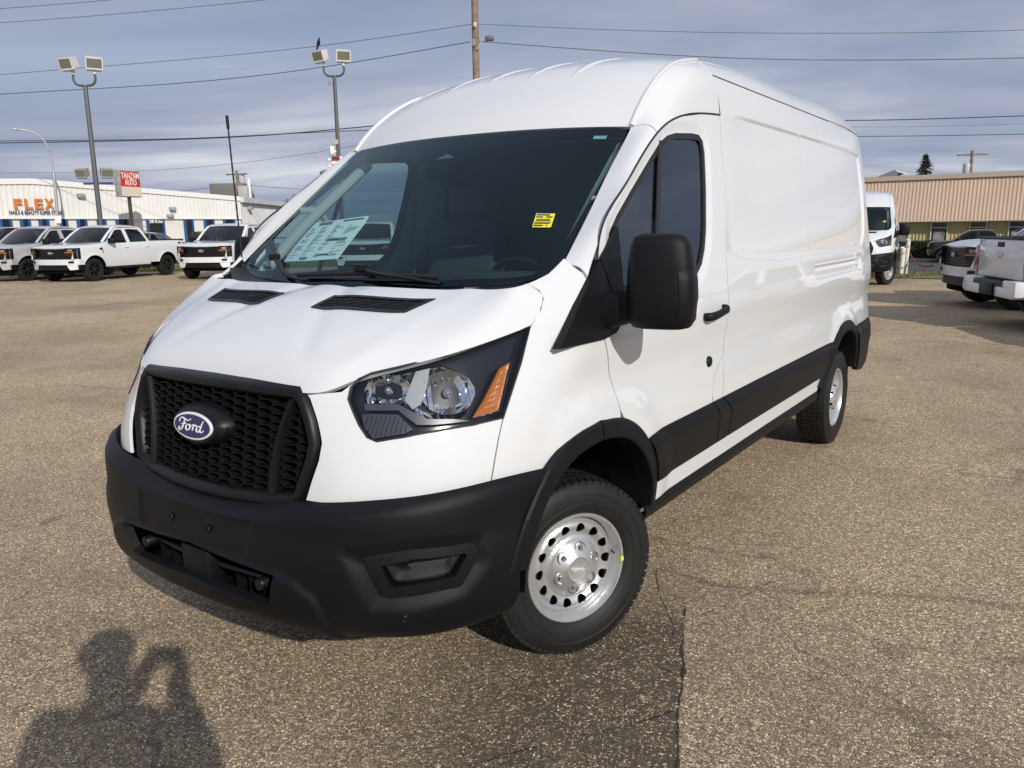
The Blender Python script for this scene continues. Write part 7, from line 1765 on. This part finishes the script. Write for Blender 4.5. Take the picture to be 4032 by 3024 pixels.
def spruce(label, px_b, px_t, d, wid, seed):
    a = at_dist(*px_b, d); b = at_dist(*px_t, d); z0 = -1.0; H = b[2] - z0; t = thing('spruce_tree', label, 'tree', (a[0], a[1], z0)); rnd = np.random.RandomState(seed)
    tube('trunk', [(0, 0, 0), (0, 0, H * .6), (0, 0, H * .98)], [.22, .12, .02], mat('bark', (.07, .05, .035), .9), t, seg=8)
    V = []; F = []
    n = 46
    for k in range(n):
        f = k / n; z = H * (.12 + .87 * f); R = wid * (1 - f) ** .8 * (.75 + .5 * rnd.rand()) + .10
        for _ in range(9):
            th = rnd.rand() * 6.28; l = R * (.6 + .5 * rnd.rand()); 
            for q in np.linspace(.15, 1, 7):
                p = np.array([math.cos(th) * l * q, math.sin(th) * l * q, z - l * .28 * q + .05 * rnd.normal()])
                for _ in range(2):
                    a_ = np.array([math.cos(th + rnd.normal() * .7), math.sin(th + rnd.normal() * .7), -.25 + .3 * rnd.normal()]); s = .16 * (1.15 - .5 * q); bb = np.cross(a_, rnd.normal(size=3)); bb /= np.linalg.norm(bb)
                    o = len(V); V += [p - a_ * s, p + bb * s * .25, p + a_ * s, p - bb * s * .25]; F.append((o, o + 1, o + 2, o + 3))
    mesh('crown', V, F, mat('spruce_needles', (.026, .040, .026), .7), t); return t
spruce('dark spruce standing behind the flat tan roof', C8(625, 355), C8(635, 186), 72.0, 2.2, 5)
spruce('small spruce top showing above the grey-white annex', C1(1685, 655), C1(1684, 588), 96.0, 1.6, 8)
def bush(label, px, d, rad, seed, m):
    a = at_dist(*px, d); t = thing('bush', label, 'bush', (a[0], a[1], 0)); rnd = np.random.RandomState(seed); V = []; F = []
    for k in range(7): leaf_cloud(V, F, np.array([(rnd.rand() - .5) * rad * 2, (rnd.rand() - .5) * rad, a[2] - .5 * rnd.rand() * rad]), (rad * .55,) * 3, 240, .12, rnd)
    mesh('crown', V, F, m, t)
    tube('trunk', [(0, 0, 0), (0, 0, a[2] - .2)], [.2, .1], mat('bark', (.07, .05, .035), .9), t, seg=7)
    for k in range(4): tube('limb', [(0, 0, a[2] * .6), ((rnd.rand() - .5) * rad * 1.6, (rnd.rand() - .5) * rad, a[2])], [.07, .02], mat('bark', (.07, .05, .035), .9), t, seg=5)
bush('round yellowing tree crown just above the annex roof', C1(2010, 668), 92.0, 1.9, 2, LEAF[2])
bush('low green shrub between the parked pickups', C1(1350, 905), 56.0, .7, 6, LEAF[1])

# ================================================================== the photographer (behind the camera; casts the shadow in front of the van)
def build_person():
    hd = on_plane(238 * 1.8228, 1430 * 1.8228, 2, 0.0); hz = 1.66; k = hz / math.tan(SUN_EL); H = np.array([hd[0] + SUN_H[0] * k, hd[1] + SUN_H[1] * k, hz])
    f = np.array([AX_F[0], AX_F[1], 0]); f /= np.linalg.norm(f); r = np.array([f[1], -f[0], 0])
    base = np.array([H[0], H[1], 0]) - f * .03
    p = thing('person', 'person in dark jacket holding a phone up, behind the camera', 'person', tuple(base)); L = lambda a, b, z: tuple(r * a + f * b + np.array([0, 0, z]))
    ph = np.array(CAM) - f * .045 - base; pc = np.array([ph @ r, ph @ f, CAM[2]])       # phone in the person's own axes
    J = {}; E_ = []; R = {}
    def add(n, q, rad, par=None):
        J[n] = q; R[n] = rad
        if par: E_.append((par, n))
    add('pelvis', (0, -.02, .98), .155); add('waist', (0, -.01, 1.12), .145, 'pelvis'); add('chest', (0, 0, 1.32), .175, 'waist'); add('neck', (0, .0, 1.50), .062, 'chest'); add('jaw', (0, .03, 1.60), .080, 'neck'); add('crown', (0, .02, 1.70), .092, 'jaw')
    for s, nm in ((-1, 'l'), (1, 'r')):
        add('sh' + nm, (s * .20, 0, 1.43), .085, 'chest'); hx, hy, hz_ = pc[0] + s * .075, pc[1] - .03, pc[2] - .03
        ex, ey, ez = s * .29 + pc[0] * .3, hy * .45, 1.22; add('el' + nm, (ex, ey, ez), .068, 'sh' + nm); add('wr' + nm, (hx * .98, hy - .05, hz_ - .05), .046, 'el' + nm); add('pa' + nm, (hx, hy, hz_), .036, 'wr' + nm)
        for i, (dx, dz, ln) in enumerate(((-.01, .04, .05), (-.012, .015, .055), (-.012, -.01, .052), (-.01, -.033, .042))):
            add('f%d%s' % (i, nm), (hx - s * .012, hy + .045, hz_ + dz), .0095, 'pa' + nm); add('g%d%s' % (i, nm), (hx - s * ln, hy + .055, hz_ + dz), .008, 'f%d%s' % (i, nm))
        add('t0' + nm, (hx - s * .01, hy - .02, hz_ + .04), .011, 'pa' + nm); add('t1' + nm, (hx - s * .045, hy - .01, hz_ + .06), .009, 't0' + nm)
        add('hi' + nm, (s * .105, -.02, .90), .110, 'pelvis'); add('kn' + nm, (s * .13, .01, .50), .066, 'hi' + nm); add('an' + nm, (s * .14, -.02, .10), .048, 'kn' + nm); add('to' + nm, (s * .155, .15, .05), .045, 'an' + nm)
    names = list(J); V = [L(*J[n]) for n in names]; me = bpy.data.meshes.new('body'); me.from_pydata(V, [(names.index(a), names.index(b)) for a, b in E_], []); me.materials.append(mat('jacket_dark', (.03, .035, .05), .8))
    o = link(bpy.data.objects.new('body', me), p); mo = o.modifiers.new('skin', 'SKIN')
    for i, n in enumerate(names): me.skin_vertices[0].data[i].radius = (R[n], R[n])
    me.skin_vertices[0].data[0].use_root = True
    s = o.modifiers.new('sub', 'SUBSURF'); s.levels = s.render_levels = 2; mo.use_smooth_shade = True
    hb = bmesh.new(); bmesh.ops.create_uvsphere(hb, u_segments=16, v_segments=10, radius=1); bmesh.ops.scale(hb, vec=(.100, .110, .088), verts=hb.verts); bmesh.ops.translate(hb, vec=L(0, -.005, 1.725), verts=hb.verts); from_bm('hair', hb, mat('hair_dark', (.02, .015, .012), .7), p, smooth=True)
    q = CAM - f * .03; t = box('phone', tuple(q), (.150, .009, .075), mat('phone_black', (.01, .01, .011), .3), None, rz=math.atan2(r[1], r[0]), bev=.003); tag(t, 'black phone held up by the person behind the camera', 'phone')
build_person()
